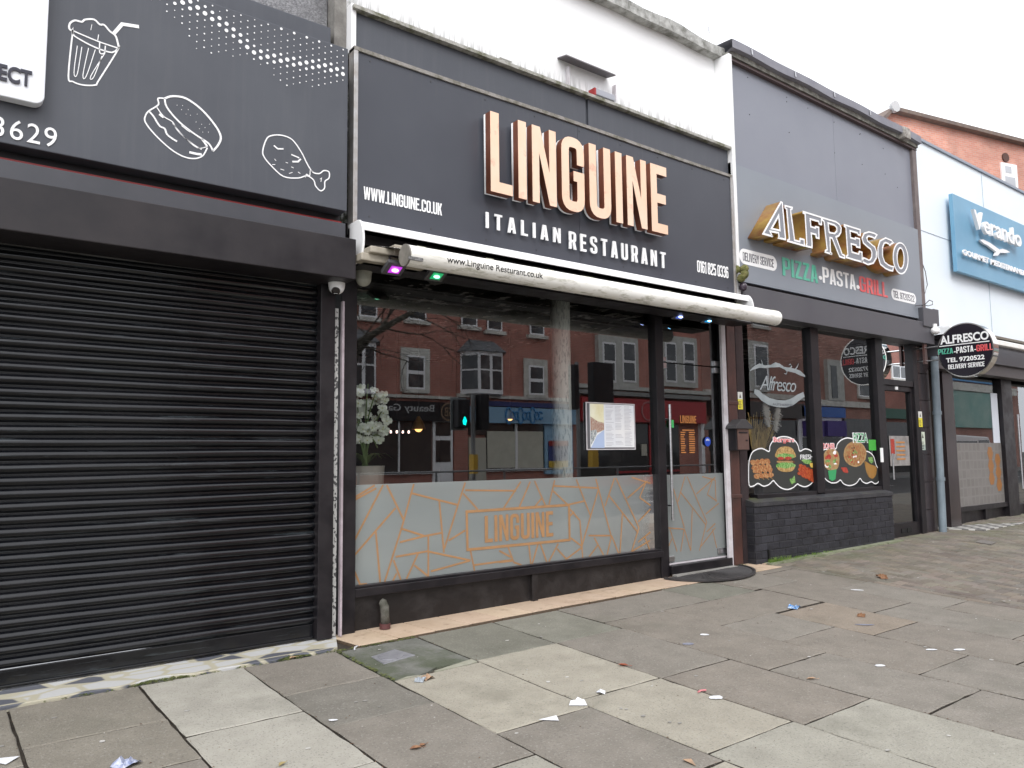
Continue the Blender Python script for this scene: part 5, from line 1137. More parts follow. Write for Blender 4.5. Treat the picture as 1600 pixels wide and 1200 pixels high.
aletter(el(1370, 606, 64, 132), [el(1370, 606, 27, 82)])
GRN = mat('green_lettering', (.07, .42, .28), .5, col2=(.16, .5, .38), scale=9); REDL = mat('red_lettering', (.75, .08, .09), .5, col2=(.8, .2, .2), scale=9); DKL = mat('dark_lettering', (.07, .07, .09), .5)
YQ = 5.05
text_px('pizza_word', 'PIZZA', 1223, 430, 1278, 402, YQ - .002, GRN, asn, gap=.06)
text_px('dot', '*', 1279, 436.5, 1284.5, 430.5, YQ - .002, LETTERW, asn); text_px('pasta_word', 'PASTA', 1285.5, 441.5, 1337, 417, YQ - .002, LETTERW, asn, gap=.05)
text_px('dot', '*', 1338, 451, 1343, 445, YQ - .002, LETTERW, asn); text_px('grill_word', 'GRILL', 1343, 455, 1387, 431, YQ - .002, REDL, asn, gap=.05)
def pill(x0, yb, x1, yt, s, ty0, ty1, tx0, tx1):
    a_ = P(x0, yb, YQ); b_ = P(x0, yt, YQ); xe = xof(x1, yb, YQ); h_ = b_.z - a_.z; r = h_ / 2; mb = MB()
    ring = [(xe - r + r * math.sin(t_), a_.z + r - r * math.cos(t_)) for t_ in [math.pi * k / 10 for k in range(11)]] + [(a_.x + r - r * math.sin(t_), a_.z + r + r * math.cos(t_)) for t_ in [math.pi * k / 10 for k in range(11)]]
    mb.prism([(x, YQ - .001, z) for x, z in ring], (0, -.002, 0)); p_ = obj('white_label', mb, LETTERW, asn)
    text_px('label_lettering', s, tx0, ty0, tx1, ty1, YQ - .0035, DKL, p_, gap=.07, depth=.001, t=.10)
pill(1155.5, 411, 1213.5, 387, 'DELIVERY SERVICE', 407, 393.5, 1161, 1209)
pill(1393, 467.5, 1431, 450, 'TEL 9720522', 464.5, 454, 1396, 1429)

# small notices
def notice(px, py, w_, h_, Y, label, cols):
    c = P(px, py, Y); t = thing('warning_label', label, 'label', loc=tuple(c)); zz_ = c.z + h_ / 2
    for k, (f, col, nm) in enumerate(cols): mb = MB(); mb.box(c.x - w_ / 2, c.x + w_ / 2, Y - .002, Y, zz_ - h_ * f, zz_); obj(nm, mb, mat('notice_%s_%d' % (nm, k), col, .5), t); zz_ -= h_ * f
    mb = MB()
    for k in range(5): mb.box(c.x - w_ * .38, c.x + w_ * (.1 + .06 * (k % 3)), Y - .0028, Y - .0022, c.z - h_ * .42 + k * h_ * .085, c.z - h_ * .39 + k * h_ * .085)
    mb.prism([(c.x - w_ * .2, Y - .0026, c.z + h_ * .16), (c.x + w_ * .2, Y - .0026, c.z + h_ * .16), (c.x, Y - .0026, c.z + h_ * .40)], (0, -.0006, 0)); obj('notice_print', mb, mat('notice_ink', (.06, .06, .05), .6), t)
notice(1156.5, 626, .085, .19, 5.148, 'white and yellow warning label on the pillar above the letterbox', [(.42, (.7, .7, .66), 'white_half'), (.58, (.75, .65, .05), 'yellow_half')])
notice(1438, 655, .11, .22, 5.138, 'white and yellow warning label on the tiled pier right of the pizza shop door', [(.42, (.7, .7, .66), 'white_half'), (.58, (.75, .65, .05), 'yellow_half')])
notice(1442, 689, .13, .26, 5.156, 'pale green edged notice below the yellow warning label by the pizza shop door', [(.7, (.6, .66, .55), 'pale_half'), (.3, (.35, .42, .38), 'grey_half')])

# window stickers
BLKV = mat('black_vinyl', (.035, .038, .035), .45)
def ZW(pts): return [(1130 + x / 4.615, 640 + y / 4.615) for x, y in pts]
YV = GY - .003
def to3(pts, dy=0): return [Vector((P(x, y, YV).x, YV - dy, P(x, y, YV).z)) for x, y in ZW(pts)]
def flat(pts, dy, m, nm, par): mb = MB(); mb.prism(to3(pts, dy), (0, -.0004, 0)); return obj(nm, mb, m, par)
def cat(pts, n=4):                        # closed smooth curve
    out = []; N = len(pts)
    for i in range(N):
        p0, p1, p2, p3 = [Vector(pts[(i + k - 1) % N]) for k in range(4)]
        for j in range(n):
            t_ = j / n; q = .5 * ((2 * p1) + (-p0 + p2) * t_ + (2 * p0 - 5 * p1 + 4 * p2 - p3) * t_ * t_ + (-p0 + 3 * p1 - 3 * p2 + p3) * t_ ** 3); out.append((q.x, q.y))
    return out
def blob(cx, cy, rx, ry, n=16, ang=0, jit=.1, rnd=None):
    rnd = rnd or R; o_ = []
    for k in range(n):
        t_ = 2 * math.pi * k / n; r = 1 + rnd.uniform(-jit, jit); x, y = rx * r * math.cos(t_), ry * r * math.sin(t_); o_.append((cx + x * math.cos(ang) - y * math.sin(ang), cy + x * math.sin(ang) + y * math.cos(ang)))
    return o_
def decal(outline, label):
    outline = cat(outline, 3)
    t = thing('food_sticker', label, 'sticker', loc=tuple(to3([outline[0]])[0]))
    o_ = outline; flat(o_, 0, BLKV, 'black_backing', t); mb = MB(); q = [(v_.x, v_.z) for v_ in to3(o_)]; a_ = offs(q, .007, True); b_ = offs(q, -.007, True); n = len(q)
    for k in range(n):
        k2 = (k + 1) % n; mb.face([(a_[k][0], YV - .0007, a_[k][1]), (a_[k2][0], YV - .0007, a_[k2][1]), (b_[k2][0], YV - .0007, b_[k2][1]), (b_[k][0], YV - .0007, b_[k][1])])
    obj('white_border', mb, LETTERW, t); return t
d1 = decal([(184, 400), (190, 360), (205, 315), (235, 290), (280, 280), (330, 302), (336, 265), (355, 230), (390, 205), (430, 195), (480, 202), (520, 228), (540, 262), (552, 300), (590, 283), (635, 298), (665, 340), (680, 400), (674, 460), (655, 510), (620, 545), (585, 556), (548, 544), (535, 536), (500, 565), (455, 576), (410, 560), (378, 530), (360, 512), (330, 540), (290, 552), (250, 532), (220, 550), (186, 542)], 'cloud-shaped black window sticker with skewers, a burger and red kebab pieces')
d2 = decal([(726, 480), (722, 420), (722, 340), (724, 290), (770, 288), (812, 282), (822, 250), (850, 220), (895, 204), (950, 218), (990, 250), (1012, 292), (1055, 308), (1085, 340), (1104, 404), (1128, 435), (1132, 480), (1118, 522), (1095, 535), (1068, 520), (1035, 532), (1005, 520), (986, 496), (960, 530), (915, 548), (870, 536), (845, 508), (820, 525), (780, 528), (745, 508)], 'cloud-shaped black window sticker with a pizza, a kebab wrap and a samosa')
rf = random.Random(21)
def food(nm, c1, c2, sc=60):
    m = mat(nm, tuple(c * .62 for c in c1), .5, col2=tuple(c * .8 for c in c2), scale=sc, detail=6, lo=.40, hi=.60); mixin(m, mul(m, noise_mask(m, sc * .8, .52, .64, detail=5), .6), tuple(c * .22 for c in c1)); return m
SKW = food('grilled_chicken', (.55, .16, .04), (.62, .36, .16)); KEB = food('red_kebab', (.50, .03, .01), (.6, .14, .04)); BUN = food('bun', (.60, .33, .10), (.68, .47, .20), 30); LET = food('lettuce', (.12, .42, .06), (.40, .62, .22)); TOM = food('tomato', (.55, .03, .03), (.65, .10, .05)); PAT = food('patty', (.14, .05, .02), (.25, .1, .04)); PZ = food('pizza_top', (.62, .42, .16), (.42, .12, .04), 26); CRU = food('crust', (.66, .45, .22), (.5, .28, .1), 20)
for k in range(4):
    g_ = []
    for j in range(4): flat(blob(222 + k * 33 + j * 8 - 6, 382 + j * 30 - k * 3 + (8 if j % 2 else 0), 22, 20, 10, .3, .18, rf), .0009 + .0003 * (k * 4 + j), SKW, 'chicken_piece', d1)
    flat([(248 + k * 26, 480), (252 + k * 26, 480), (262 + k * 34, 505), (258 + k * 34, 506)], .0011, CRU, 'skewer_stick', d1)
flat(cat([(382, 345), (384, 300), (410, 272), (450, 265), (490, 275), (512, 305), (515, 345)]), .0012, BUN, 'top_bun', d1); flat(blob(450, 335, 68, 20, 18, 0, .16, rf), .0015, LET, 'lettuce', d1); flat(blob(415, 352, 24, 12, 12, 0, .1, rf), .0018, TOM, 'tomato', d1); flat(blob(468, 350, 26, 12, 12, 0, .1, rf), .0019, TOM, 'tomato', d1)
flat(blob(450, 374, 66, 14, 18, .05, .08, rf), .0021, PAT, 'patty', d1); flat([(385, 380), (450, 398), (500, 380), (500, 372), (385, 370)], .0023, CRU, 'cheese', d1); flat(blob(452, 405, 70, 24, 20, 0, .15, rf), .0025, LET, 'lettuce', d1); flat(cat([(392, 415), (400, 438), (450, 450), (500, 440), (510, 412), (450, 425)]), .0028, BUN, 'bottom_bun', d1)
for k in range(3):
    for j in range(5): flat(blob(560 + j * 24 - k * 4, 408 + k * 26 + j * 12, 18, 17, 9, .5, .2, rf), .0010 + .0002 * (k * 5 + j), KEB, 'kebab_piece', d1)
flat(blob(604, 375, 36, 16, 14, .2, .2, rf), .0013, LET, 'lettuce', d1); flat(blob(648, 404, 28, 20, 12, .3, .2, rf), .0042, mat('yellow_pepper', (.7, .48, .1), .5), 'yellow_pepper', d1)
flat([(478, 500), (500, 495), (512, 475), (518, 500), (522, 525), (505, 530), (495, 540), (482, 520)], .0012, LET, 'mint_leaf', d1)
flat(blob(950, 320, 82, 92, 30, 0, .02, rf), .0012, CRU, 'pizza_crust', d2); flat(blob(950, 320, 73, 82, 30, 0, .03, rf), .0015, PZ, 'pizza_top', d2)
for k in range(16): a_ = rf.uniform(0, 6.28); r = rf.uniform(10, 62); flat(blob(950 + r * math.cos(a_), 320 + r * 1.1 * math.sin(a_), 8, 6, 7, a_, .2, rf), .0018 + .0001 * k, [LET, TOM, LETTERW, PAT][k % 4], 'topping', d2)
flat(cat([(722, 330), (750, 288), (790, 283), (825, 305), (838, 360), (826, 420), (790, 440), (750, 430), (728, 400)]), .0012, CRU, 'flatbread', d2)
for k in range(12): flat(blob(rf.uniform(738, 822), rf.uniform(305, 415), 16, 12, 8, rf.uniform(0, 3), .25, rf), .0016 + .0001 * k, [LETTERW, TOM, LET, SKW][k % 4], 'filling', d2)
flat([(755, 440), (815, 430), (808, 500), (785, 516), (762, 500)], .0029, mat('green_wrapper', (.04, .35, .12), .5), 'wrapper', d2)
flat(cat([(1018, 375), (1060, 395), (1104, 415), (1100, 470), (1075, 498), (1040, 470)]), .0012, food('samosa', (.55, .30, .08), (.45, .22, .05), 15), 'samosa', d2); flat(blob(878, 435, 30, 18, 12, .6, .3, rf), .0012, TOM, 'tomato', d2); flat([(1045, 345), (1075, 340), (1082, 375), (1068, 390), (1050, 372)], .0013, LET, 'mint_leaf', d2)
def wtext(s, x0, yb, x1, yt, m, par, nm, dy, **k):
    (a_, b_), (c_, d_) = ZW([(x0, yb), (x1, yt)]); return text_px(nm, s, a_, b_, c_, d_, YV, m, par, dn=dy, depth=.0006, **k)
wtext('Burgers', 358, 247, 515, 196, LETTERW, d1, 'burgers_outline', .0015, font='b', off=.055); wtext('Burgers', 363, 244, 510, 199, REDL, d1, 'burgers_lettering', .0028, font='b', off=.012)
wtext('FRESH', 556, 360, 648, 325, LETTERW, d1, 'fresh_lettering', .0015, font='b', off=.01)
wtext('PIZZA', 935, 240, 1045, 165, LETTERW, d2, 'pizza_outline', .0015, font='b', off=.06); wtext('PIZZA', 941, 236, 1040, 170, mat('deep_green', (.03, .3, .1), .5), d2, 'pizza_lettering', .0028, font='b', off=.01)
wtext('DONER', 717, 285, 808, 240, LETTERW, d2, 'doner_outline', .0015, font='b', off=.06); wtext('DONER', 721, 282, 804, 244, REDL, d2, 'doner_lettering', .0028, font='b', off=.01)
mb = MB(); q = [P(*p, YV) for p in [(1357, 687), (1369, 706)]]; mb.box(q[0].x, q[1].x, YV - .003, YV, q[1].z + .02, q[0].z); tag(obj('green_sticker', mb, mat('bright_green', (.07, .42, .06), .5)), 'bright green rectangular sticker at the right edge of the pizza window', 'sticker')
mb = MB(); q = [P(*p, YV) for p in [(1369, 700), (1374, 722)]]; mb.box(q[0].x, q[1].x, YV - .06, YV - .05, q[1].z, q[0].z); tag(obj('white_tag', mb, LETTERW), 'narrow white tag on the mullion beside the green sticker', 'tag')
# posters on the pizza shop door
t = thing('door_posters', 'white takeaway poster with orange headings on the pizza shop door glass', 'poster', loc=(11.1, 5.2, 1.2))
q = [P(*p, 5.2) for p in [(1389, 681), (1425, 727)]]; mb = MB(); mb.box(q[0].x, q[1].x - .05, 5.200, 5.203, q[1].z, q[0].z); obj('paper', mb, mat('poster_paper', (.34, .32, .31), .6, col2=(.2, .19, .18), scale=9), t)
mb = MB(); w_ = q[1].x - q[0].x; h_ = q[0].z - q[1].z
for k in range(5): mb.box(q[0].x + w_ * .3, q[0].x + w_ * .7, 5.196, 5.199, q[1].z + h_ * (.2 + .14 * k), q[1].z + h_ * (.25 + .14 * k))
obj('orange_headings', mb, mat('poster_orange', (.5, .22, .06), .6), t); mb = MB(); mb.box(q[0].x + .03, q[0].x + w_ * .22, 5.196, 5.199, q[1].z + h_ * .4, q[1].z + h_ * .9); obj('red_picture', mb, TOM, t)
# etched script emblem
ETCH = mat('etched_film', (.30, .33, .34), .5, col2=(.22, .25, .26), scale=8)
em = thing('window_emblem', 'pale etched emblem with scroll, ribbon and the word Alfresco on the first pizza window', 'emblem', loc=tuple(P(1218, 605, YV)))
def ZE(pts): return [(1160 + x / 8.571, 560 + y / 8.571) for x, y in pts]
def ribbon(pts, ws, Y, m, nm, par, dy=0):
    q = [P(*p, Y) for p in ZE(pts)]; q2 = [(v_.x, v_.z) for v_ in q]; mb = MB(); out = []
    for i in range(len(q2)):
        a_ = Vector(q2[max(i - 1, 0)]); b_ = Vector(q2[min(i + 1, len(q2) - 1)]); d = (b_ - a_).normalized(); nn = Vector((-d.y, d.x)) * ws[i] / 2; out.append((Vector(q2[i]) + nn, Vector(q2[i]) - nn))
    for i in range(len(out) - 1): mb.face([(out[i][0].x, Y - dy, out[i][0].y), (out[i + 1][0].x, Y - dy, out[i + 1][0].y), (out[i + 1][1].x, Y - dy, out[i + 1][1].y), (out[i][1].x, Y - dy, out[i][1].y)])
    return obj(nm, mb, m, par)
ribbon([(100, 165), (150, 130), (230, 95), (300, 110), (380, 105), (450, 85), (500, 95), (560, 130), (620, 148), (700, 165), (770, 195), (840, 240)], [.01, .03, .05, .03, .03, .06, .04, .03, .05, .05, .06, .02], YV, ETCH, 'scroll', em)
ribbon([(560, 130), (600, 175), (585, 210), (555, 200)], [.02, .02, .012, .006], YV, ETCH, 'scroll_curl', em, .001); ribbon([(620, 148), (660, 105), (640, 75), (620, 90)], [.02, .018, .012, .006], YV, ETCH, 'scroll_curl', em, .001); ribbon([(700, 160), (735, 110), (750, 65)], [.02, .016, .006], YV, ETCH, 'scroll_curl', em, .001); ribbon([(270, 100), (260, 50), (255, 20)], [.02, .012, .005], YV, ETCH, 'scroll_curl', em, .001); ribbon([(420, 95), (425, 65), (450, 70), (500, 72)], [.02, .012, .012, .006], YV, ETCH, 'scroll_curl', em, .001)
ribbon([(160, 440), (215, 470), (270, 525), (360, 578), (470, 605), (580, 610), (670, 580), (750, 525), (825, 480)], [.05, .08, .085, .085, .085, .085, .085, .08, .06], YV, ETCH, 'ribbon', em)
(a_, b_), (c_, d_) = ZE([(232, 420), (722, 250)]); text_px('script_lettering', 'Alfresco', a_, b_, c_, d_ - 3, YV, ETCH, em, dn=.001, font='b', shear=.35, spacing=.85, depth=.001)
(a_, b_), (c_, d_) = ZE([(400, 628), (680, 598)]); text_px('ribbon_lettering', 'AUTHENTIC', a_, b_, c_, d_, YV, DKL, em, dn=.002, font='b', depth=.0006)
# dried grasses with two pale fans in the window corner
pg = P(1180, 722, 5.27); gp = thing('dried_grasses', 'bunch of yellow dried grasses with pale pampas plumes in the pizza shop window corner', 'plant', loc=tuple(pg))
STRAW = mat('straw', (.80, .56, .22), .7, col2=(.5, .38, .15), scale=10); PLUME = mat('pale_plume', (.92, .90, .86), .9, col2=(.8, .78, .74), scale=30)
mb = MB(); rp = random.Random(14)
base_ = P(1184, 735, 5.27)
for k in range(90):
    e = P(rp.uniform(1168, 1212), rp.uniform(642, 682), 5.27 + rp.uniform(-.03, .08)); m_ = (base_ + e) / 2 + Vector((rp.uniform(-.04, .04), 0, .03)); mb.tube([base_ + Vector((rp.uniform(-.04, .04), rp.uniform(-.02, .03), 0)), m_, e], .007, 4, r1=.003, cap=False)
obj('stalks', mb, STRAW, gp)
for (px_, py_, an) in [(1199, 648, -.2), (1215, 656, .35)]:
    c = P(px_, py_, 5.235); mb = MB()
    for k in range(520):
        u = rp.uniform(-1, 1); a_ = c + Vector((math.sin(an) * u * .12, 0, math.cos(an) * u * .15)); wd = (1 - u * u) ** .5; d = Vector((rp.uniform(-1, 1), rp.uniform(-.12, .3), rp.uniform(-.2, 1))).normalized() * (.02 + .05 * wd) * 1
        s_ = Vector((.005, 0, .002)); mb.face([a_ - s_, a_ + s_, a_ + d + s_ * .5, a_ + d - s_ * .5])
    obj('plume', mb, PLUME, gp)
mb = MB(); mb.tube([(base_.x, base_.y, zs), (base_.x, base_.y, base_.z + .06)], [.05, .06], 14); obj('vase', mb, DARK, gp, smooth=True)
mb = MB(); mb.box(7.2, 10.1, 5.30, 5.6, zs - .1, zs - .02); obj('window_shelf', mb, TBL, al)
# ================================================================== PALE BLUE RESTAURANT (far right)
ve = thing('blue_restaurant', 'pale blue fronted restaurant at the right edge with black window frames', 'restaurant', loc=(14, 5.2, .25))
mb = MB(); mb.box(11.53, 24, 5.16, 5.5, 3.0, 6.07); mb.box(11.53, 24, 5.5, 14, 3.3, 6.07); obj('wall', mb, BLUEWHITE, ve)
mb = MB(); mb.box(11.53, 24, 5.13, 5.55, 6.07, 6.11); obj('wall_cap', mb, mat('blue_grey_cap', (.3, .34, .4), .6), ve)
mb = MB(); mb.box(14.1, 14.106, 5.154, 5.159, 3.3, 6.07); mb.box(11.55, 24, 5.154, 5.159, 4.66, 4.666); obj('panel_joint', mb, mat('joint_blue', (.35, .42, .5), .6), ve)
q0, q1 = P(1440, 480, 5.0), P(1466, 512, 5.0)
mb = MB(); mb.box(q0.x, q1.x - .1, 4.98, 5.2, q1.z - .02, q0.z); mb.box(q1.x - .1, q1.x + .05, 5.0, 5.2, q1.z + .03, q0.z + .02); obj('box_end', mb, BOX2, ve, bevel=.006)
mb = MB(); mb.box(q1.x + .05, 24, 5.0, 5.2, 2.76, 3.02); obj('head_beam', mb, BOX2, ve, bevel=.005)
mb = MB(); mb.box(q1.x + .05, 24, 5.06, 5.25, 2.58, 2.76); obj('lower_beam', mb, mat('taupe_frame', (.06, .05, .05), .45), ve, bevel=.004)
YW = 5.35
xw0, xw1 = xof(1479, 700, YW), xof(1564, 700, YW); zw0 = P(1520, 792, YW).z
mb = MB(); mb.box(xw0 - .35, xw0, 5.2, 5.5, .2, 2.6); obj('pier', mb, TILEB, ve)
mb = MB(); mb.box(xw1, xw1 + .45, 5.28, 5.45, .2, 2.6); obj('frame_post', mb, BLACK, ve, bevel=.005)
mb = MB(); mb.box(xw0, xw1, 5.3, 5.4, zw0 - .05, zw0 + .02); obj('window_rail', mb, BLACK, ve)
mb = MB(); mb.box(xw0, 24, 5.36, 5.5, .2, zw0 - .05)
for k in range(4): mb.box(xw0 + .3 + k * .9, xw0 + .4 + k * .9, 5.32, 5.36, .2, zw0 - .05)
obj('stall_riser', mb, BLACK, ve)
mb = MB(); mb.face([(xw0, YW, zw0), (xw1, YW, zw0), (xw1, YW, 2.6), (xw0, YW, 2.6)]); vp = obj('window_pane', mb, GLASS, ve)
HEX = mat('hexagon_film', (.17, .16, .15), .6)
n, b = nodes_of(HEX); tc = n.nodes.new('ShaderNodeTexCoord'); br = n.nodes.new('ShaderNodeTexVoronoi'); br.feature = 'DISTANCE_TO_EDGE'; br.inputs['Randomness'].default_value = .08; br.inputs['Scale'].default_value = 7; n.links.new(tc.outputs['Object'], br.inputs['Vector'])
mr = n.nodes.new('ShaderNodeMapRange'); mr.inputs[1].default_value = .05; mr.inputs[2].default_value = .16; n.links.new(br.outputs['Distance'], mr.inputs[0]); mx = n.nodes.new('ShaderNodeMix'); mx.data_type = 'RGBA'; mx.inputs[6].default_value = (.20, .19, .18, 1); mx.inputs[7].default_value = (.155, .145, .135, 1); n.links.new(mr.outputs[0], mx.inputs[0]); n.links.new(mx.outputs[2], b.inputs['Base Color'])
zf_ = P(1520, 692, YW).z; mb = MB(); mb.face([(xw0, YW - .004, zw0), (xw1, YW - .004, zw0), (xw1, YW - .004, zf_), (xw0, YW - .004, zf_)]); obj('hexagon_film', mb, HEX, vp)
mb = MB(); xa = xof(1548, 730, YW); hx = .19
for r in range(5):
    for c in range(3):
        cx = xa + c * hx * 1.5; cz = zw0 + .22 + r * hx * 1.1 + (hx * .5 if c % 2 else 0)
        if cx > xw1 - .12 or cz > zf_ - .1: continue
        if c == 0 and r == 0: continue
        mb.prism([(cx + hx * .62 * math.cos(k * math.pi / 3), YW - .006, cz + hx * .62 * math.sin(k * math.pi / 3)) for k in range(6)], (0, -.0006, 0))
obj('orange_hexagons', mb, mat('orange_film', (.32, .14, .04), .5, col2=(.26, .12, .04), scale=5), vp)
mb = MB(); a_, b_ = P(1547, 614, YW), P(1568, 692, YW); mb.box(a_.x, b_.x - .15, YW - .006, YW - .003, b_.z, a_.z); tag(obj('white_paper', mb, mat('sheet_paper', (.62, .66, .72), .7)), 'tall white paper sheet taped inside the blue restaurant window', 'paper')
xd0 = xw1 + .45; mb = MB(); mb.face([(xd0, 5.4, .3), (24, 5.4, .3), (24, 5.4, 2.6), (xd0, 5.4, 2.6)]); obj('window_pane', mb, GLASS, ve)
mb = MB(); mb.tube([(xd0 + .25, 5.3, .7), (xd0 + .25, 5.3, 2.0)], .02, 8); obj('door_handle', mb, STEEL, ve)
mb = MB(); mb.box(xw0 - .3, 24, 10.0, 10.1, .2, 3); mb.box(xw0 - .4, 24, 5.5, 10, 3, 3.1); mb.box(xw0 - .4, 24, 5.5, 10, .15, .2); mb.box(23.9, 24, 5.5, 10, .2, 3); mb.box(xw0 - .4, xw0 - .3, 5.5, 10, .2, 3); obj('inner_wall', mb, DARK, ve)
# checkered tile strip
CHK = mat('checkered_tiles', (.5, .5, .5), .5); n, b = nodes_of(CHK); ck = n.nodes.new('ShaderNodeTexChecker'); ck.inputs['Scale'].default_value = 6.6; ck.inputs[1].default_value = (.48, .47, .44, 1); ck.inputs[2].default_value = (.12, .115, .11, 1)
tc = n.nodes.new('ShaderNodeTexCoord'); mp = n.nodes.new('ShaderNodeMapping'); mp.inputs['Rotation'].default_value = (0, 0, math.radians(0)); mp.inputs['Location'].default_value = (0, 0, .05); n.links.new(tc.outputs['Object'], mp.inputs[0]); n.links.new(mp.outputs[0], ck.inputs['Vector']); n.links.new(ck.outputs[0], b.inputs['Base Color'])
mb = MB(); mb.prism([(12.2, 4.75, .16), (24, 4.75, .16), (24, 5.4, .16), (11.9, 5.4, .16)], (0, 0, .085)); struct('checkered_threshold', mb, CHK, bevel=.004)
# pale blue-grey waste pipe
pb_ = P(1473, 826, 5.08); pt_ = P(1457, 515, 5.08); t = thing('waste_pipe', 'tall blue-grey round pipe standing by the tiled pier under the round sign', 'pipe', loc=tuple(pb_))
BGP = mat('blue_grey_pipe', (.22, .27, .31), .45, col2=(.17, .21, .24), scale=5)
mb = MB(); mb.tube([(pb_.x, 5.08, .2), (pt_.x, 5.08, 2.75)], .052, 18); obj('pipe', mb, BGP, t, smooth=True)
for z in (.95, 1.9): mb = MB(); xx0 = pb_.x + (pt_.x - pb_.x) * z / 2.75; mb.tube([(xx0, 5.08, z), (xx0, 5.08, z + .05)], .062, 18); obj('pipe_clip', mb, BGP, t, smooth=True)
# sign
vs_ = thing('blue_sign', 'blue sign board with raised white Verando letters and a bird emblem', 'sign', loc=(14, 5.1, 4))
YZ = 5.04
a_, b_ = P(1488, 302, YZ), P(1495, 425, YZ); BLUEP = mat('blue_sign_panel', (.15, .34, .50), .45, col2=(.18, .38, .54), scale=1.2)
mb = MB(); mb.box(a_.x, 17.6, YZ, 5.10, b_.z + .02, a_.z); obj('board', mb, BLUEP, vs_, bevel=.004)
mb = MB(); mb.box(a_.x + .2, 17.4, 5.10, 5.16, b_.z + .2, a_.z - .2); obj('stand_off', mb, STEEL, vs_)
def ZV(x, y): return (1440 + x / 6, 270 + y / 6)
for s, x0, yb, x1, yt, nm, off in [('V', 470, 520, 555, 352, 'letter', .015), ('erando', 560, 580, 912, 470, 'letters', .012)]:
    p_ = ZV(x0, yb); q_ = ZV(x1, yt); 
    if nm == 'letters': text_px(nm, 'erando', p_[0], p_[1] - 2, q_[0], ZV(0, 405)[1], YZ - .06, LETTERW, vs_, font='b', off=off, depth=.05)
    else: text_px(nm, 'V', p_[0], p_[1], q_[0], q_[1], YZ - .06, LETTERW, vs_, font='b', off=off, depth=.05)
p_ = ZV(380, 765); q_ = ZV(958, 728)
text_px('strapline', 'GOURMET MEDITERRANEAN CUISINE', p_[0], p_[1] + 1, 1634, q_[1] - 2, YZ - .03, LETTERW, vs_, font='b', off=.03, depth=.02, spacing=1.05)
mb = MB()
def zv3(pts): return [P(*ZV(x, y), YZ - .05) for x, y in pts]
mb.prism(zv3([(548, 628), (580, 625), (640, 655), (690, 690), (735, 722), (760, 712), (800, 725), (830, 745), (780, 752), (740, 748), (715, 778), (690, 775), (700, 740), (660, 710), (620, 680), (580, 660)]), (0, .035, 0)); obj('bird_emblem', mb, LETTERW, vs_)
# slim awning over its window
t = thing('slim_awning', 'slim white awning bar in a brown cassette on the pale blue wall', 'awning', loc=(15, 5, 3.1))
q = P(1497, 482, 5.0); mb = MB(); mb.box(q.x, 24, 4.92, 5.16, 3.16, 3.2); obj('cassette_top', mb, mat('olive_cassette', (.20, .18, .14), .6, col2=(.12, .1, .08), scale=6), t)
mb = MB(); mb.box(q.x + .1, 24, 5.08, 5.16, 3.02, 3.16); obj('cassette_back', mb, BLACK, t)
mb = MB(); xc = xof(1480, 490, 5.0); mb.prism([(xc, 4.90, 3.04), (xc, 5.16, 3.02), (xc, 5.16, 3.25), (xc, 4.98, 3.22), (xc, 4.90, 3.12)], (.18, 0, 0)); obj('end_cap', mb, WHITE, t, bevel=.006)
xq = xof(1508, 493, 4.75); mb = MB(); mb.box(xq, 24, 4.72, 4.80, 2.99, 3.07); obj('front_bar', mb, AWN, t, bevel=.01)
mb = MB(); mb.box(xq - .35, xq, 4.8, 5.1, 3.0, 3.06); obj('arm', mb, BLACK, t)
# loose cable on the pale wall
pts = [P(1437, 400, 5.12), P(1446, 425, 5.12), P(1449, 445, 5.12), P(1444, 462, 5.12), P(1438, 474, 5.1), P(1440, 478, 5.05), P(1447, 474, 5.02), P(1452, 469, 5.02), P(1457, 471, 5.02), P(1457, 476, 5.02), P(1450, 478, 5.02), P(1444, 476, 5.02), P(1430, 478, 5.02)]
mb = MB(); mb.tube([pts[0] + (pts[1] - pts[0]) * 0] + pts, .006, 6); tag(obj('cable', mb, mat('dark_cable', (.04, .035, .04), .5), smooth=True, auto=False), 'thin dark looped cable hanging at the corner of the pale blue wall', 'cable')
dc = P(1461, 517, 4.96); t = thing('security_camera', 'small white ball camera under the grey box by the round sign', 'camera', 'dome security cameras', loc=tuple(dc)); mb = MB(); mb.ell(dc, .07, .06, .055, 16, 10); obj('ball', mb, WHITE, t, smooth=True, auto=False); mb = MB(); mb.tube([dc + Vector((0, 0, .04)), dc + Vector((0, .0, .10))], .03, 12); obj('base', mb, WHITE, t, smooth=True)

# ------------------------------------------------------------------ round projecting sign
XS = 11.30
pc = [PX(x, y, XS) for x, y in ((1466, 546), (1552, 545))]; yc = (pc[0].y + pc[1].y) / 2; rr = (pc[0].y - pc[1].y) / 2
zt_, zb_ = PX(1510, 505, XS).z, PX(1510, 588, XS).z; zc = (zt_ + zb_) / 2; rz = (zt_ - zb_) / 2; rad = (rr + rz) / 2
ps = thing('round_sign', 'round black projecting sign with steel rim and pizza shop name on brackets', 'sign', loc=(XS, yc, zc))
def ringp(r, x): return [(x, yc + rr * r * math.cos(2 * math.pi * k / 64), zc + rz * r * math.sin(2 * math.pi * k / 64)) for k in range(64)]
mb = MB(); mb.prism(ringp(1.0, XS + .012), (.13, 0, 0)); obj('box', mb, BLACK, ps)
mb = MB(); mb.prism(ringp(.985, XS), (.0115, 0, 0)); face = obj('face', mb, mat('gloss_black', (.014, .011, .018), .18), ps)
CHR = mat('polished_rim', (.72, .70, .66), .10, metal=1, col2=(.60, .55, .5), scale=3)
mb = MB(); o1, o2, i1, i2 = ringp(1.03, XS - .004), ringp(1.03, XS + .155), ringp(.99, XS - .004), ringp(.99, XS + .155)
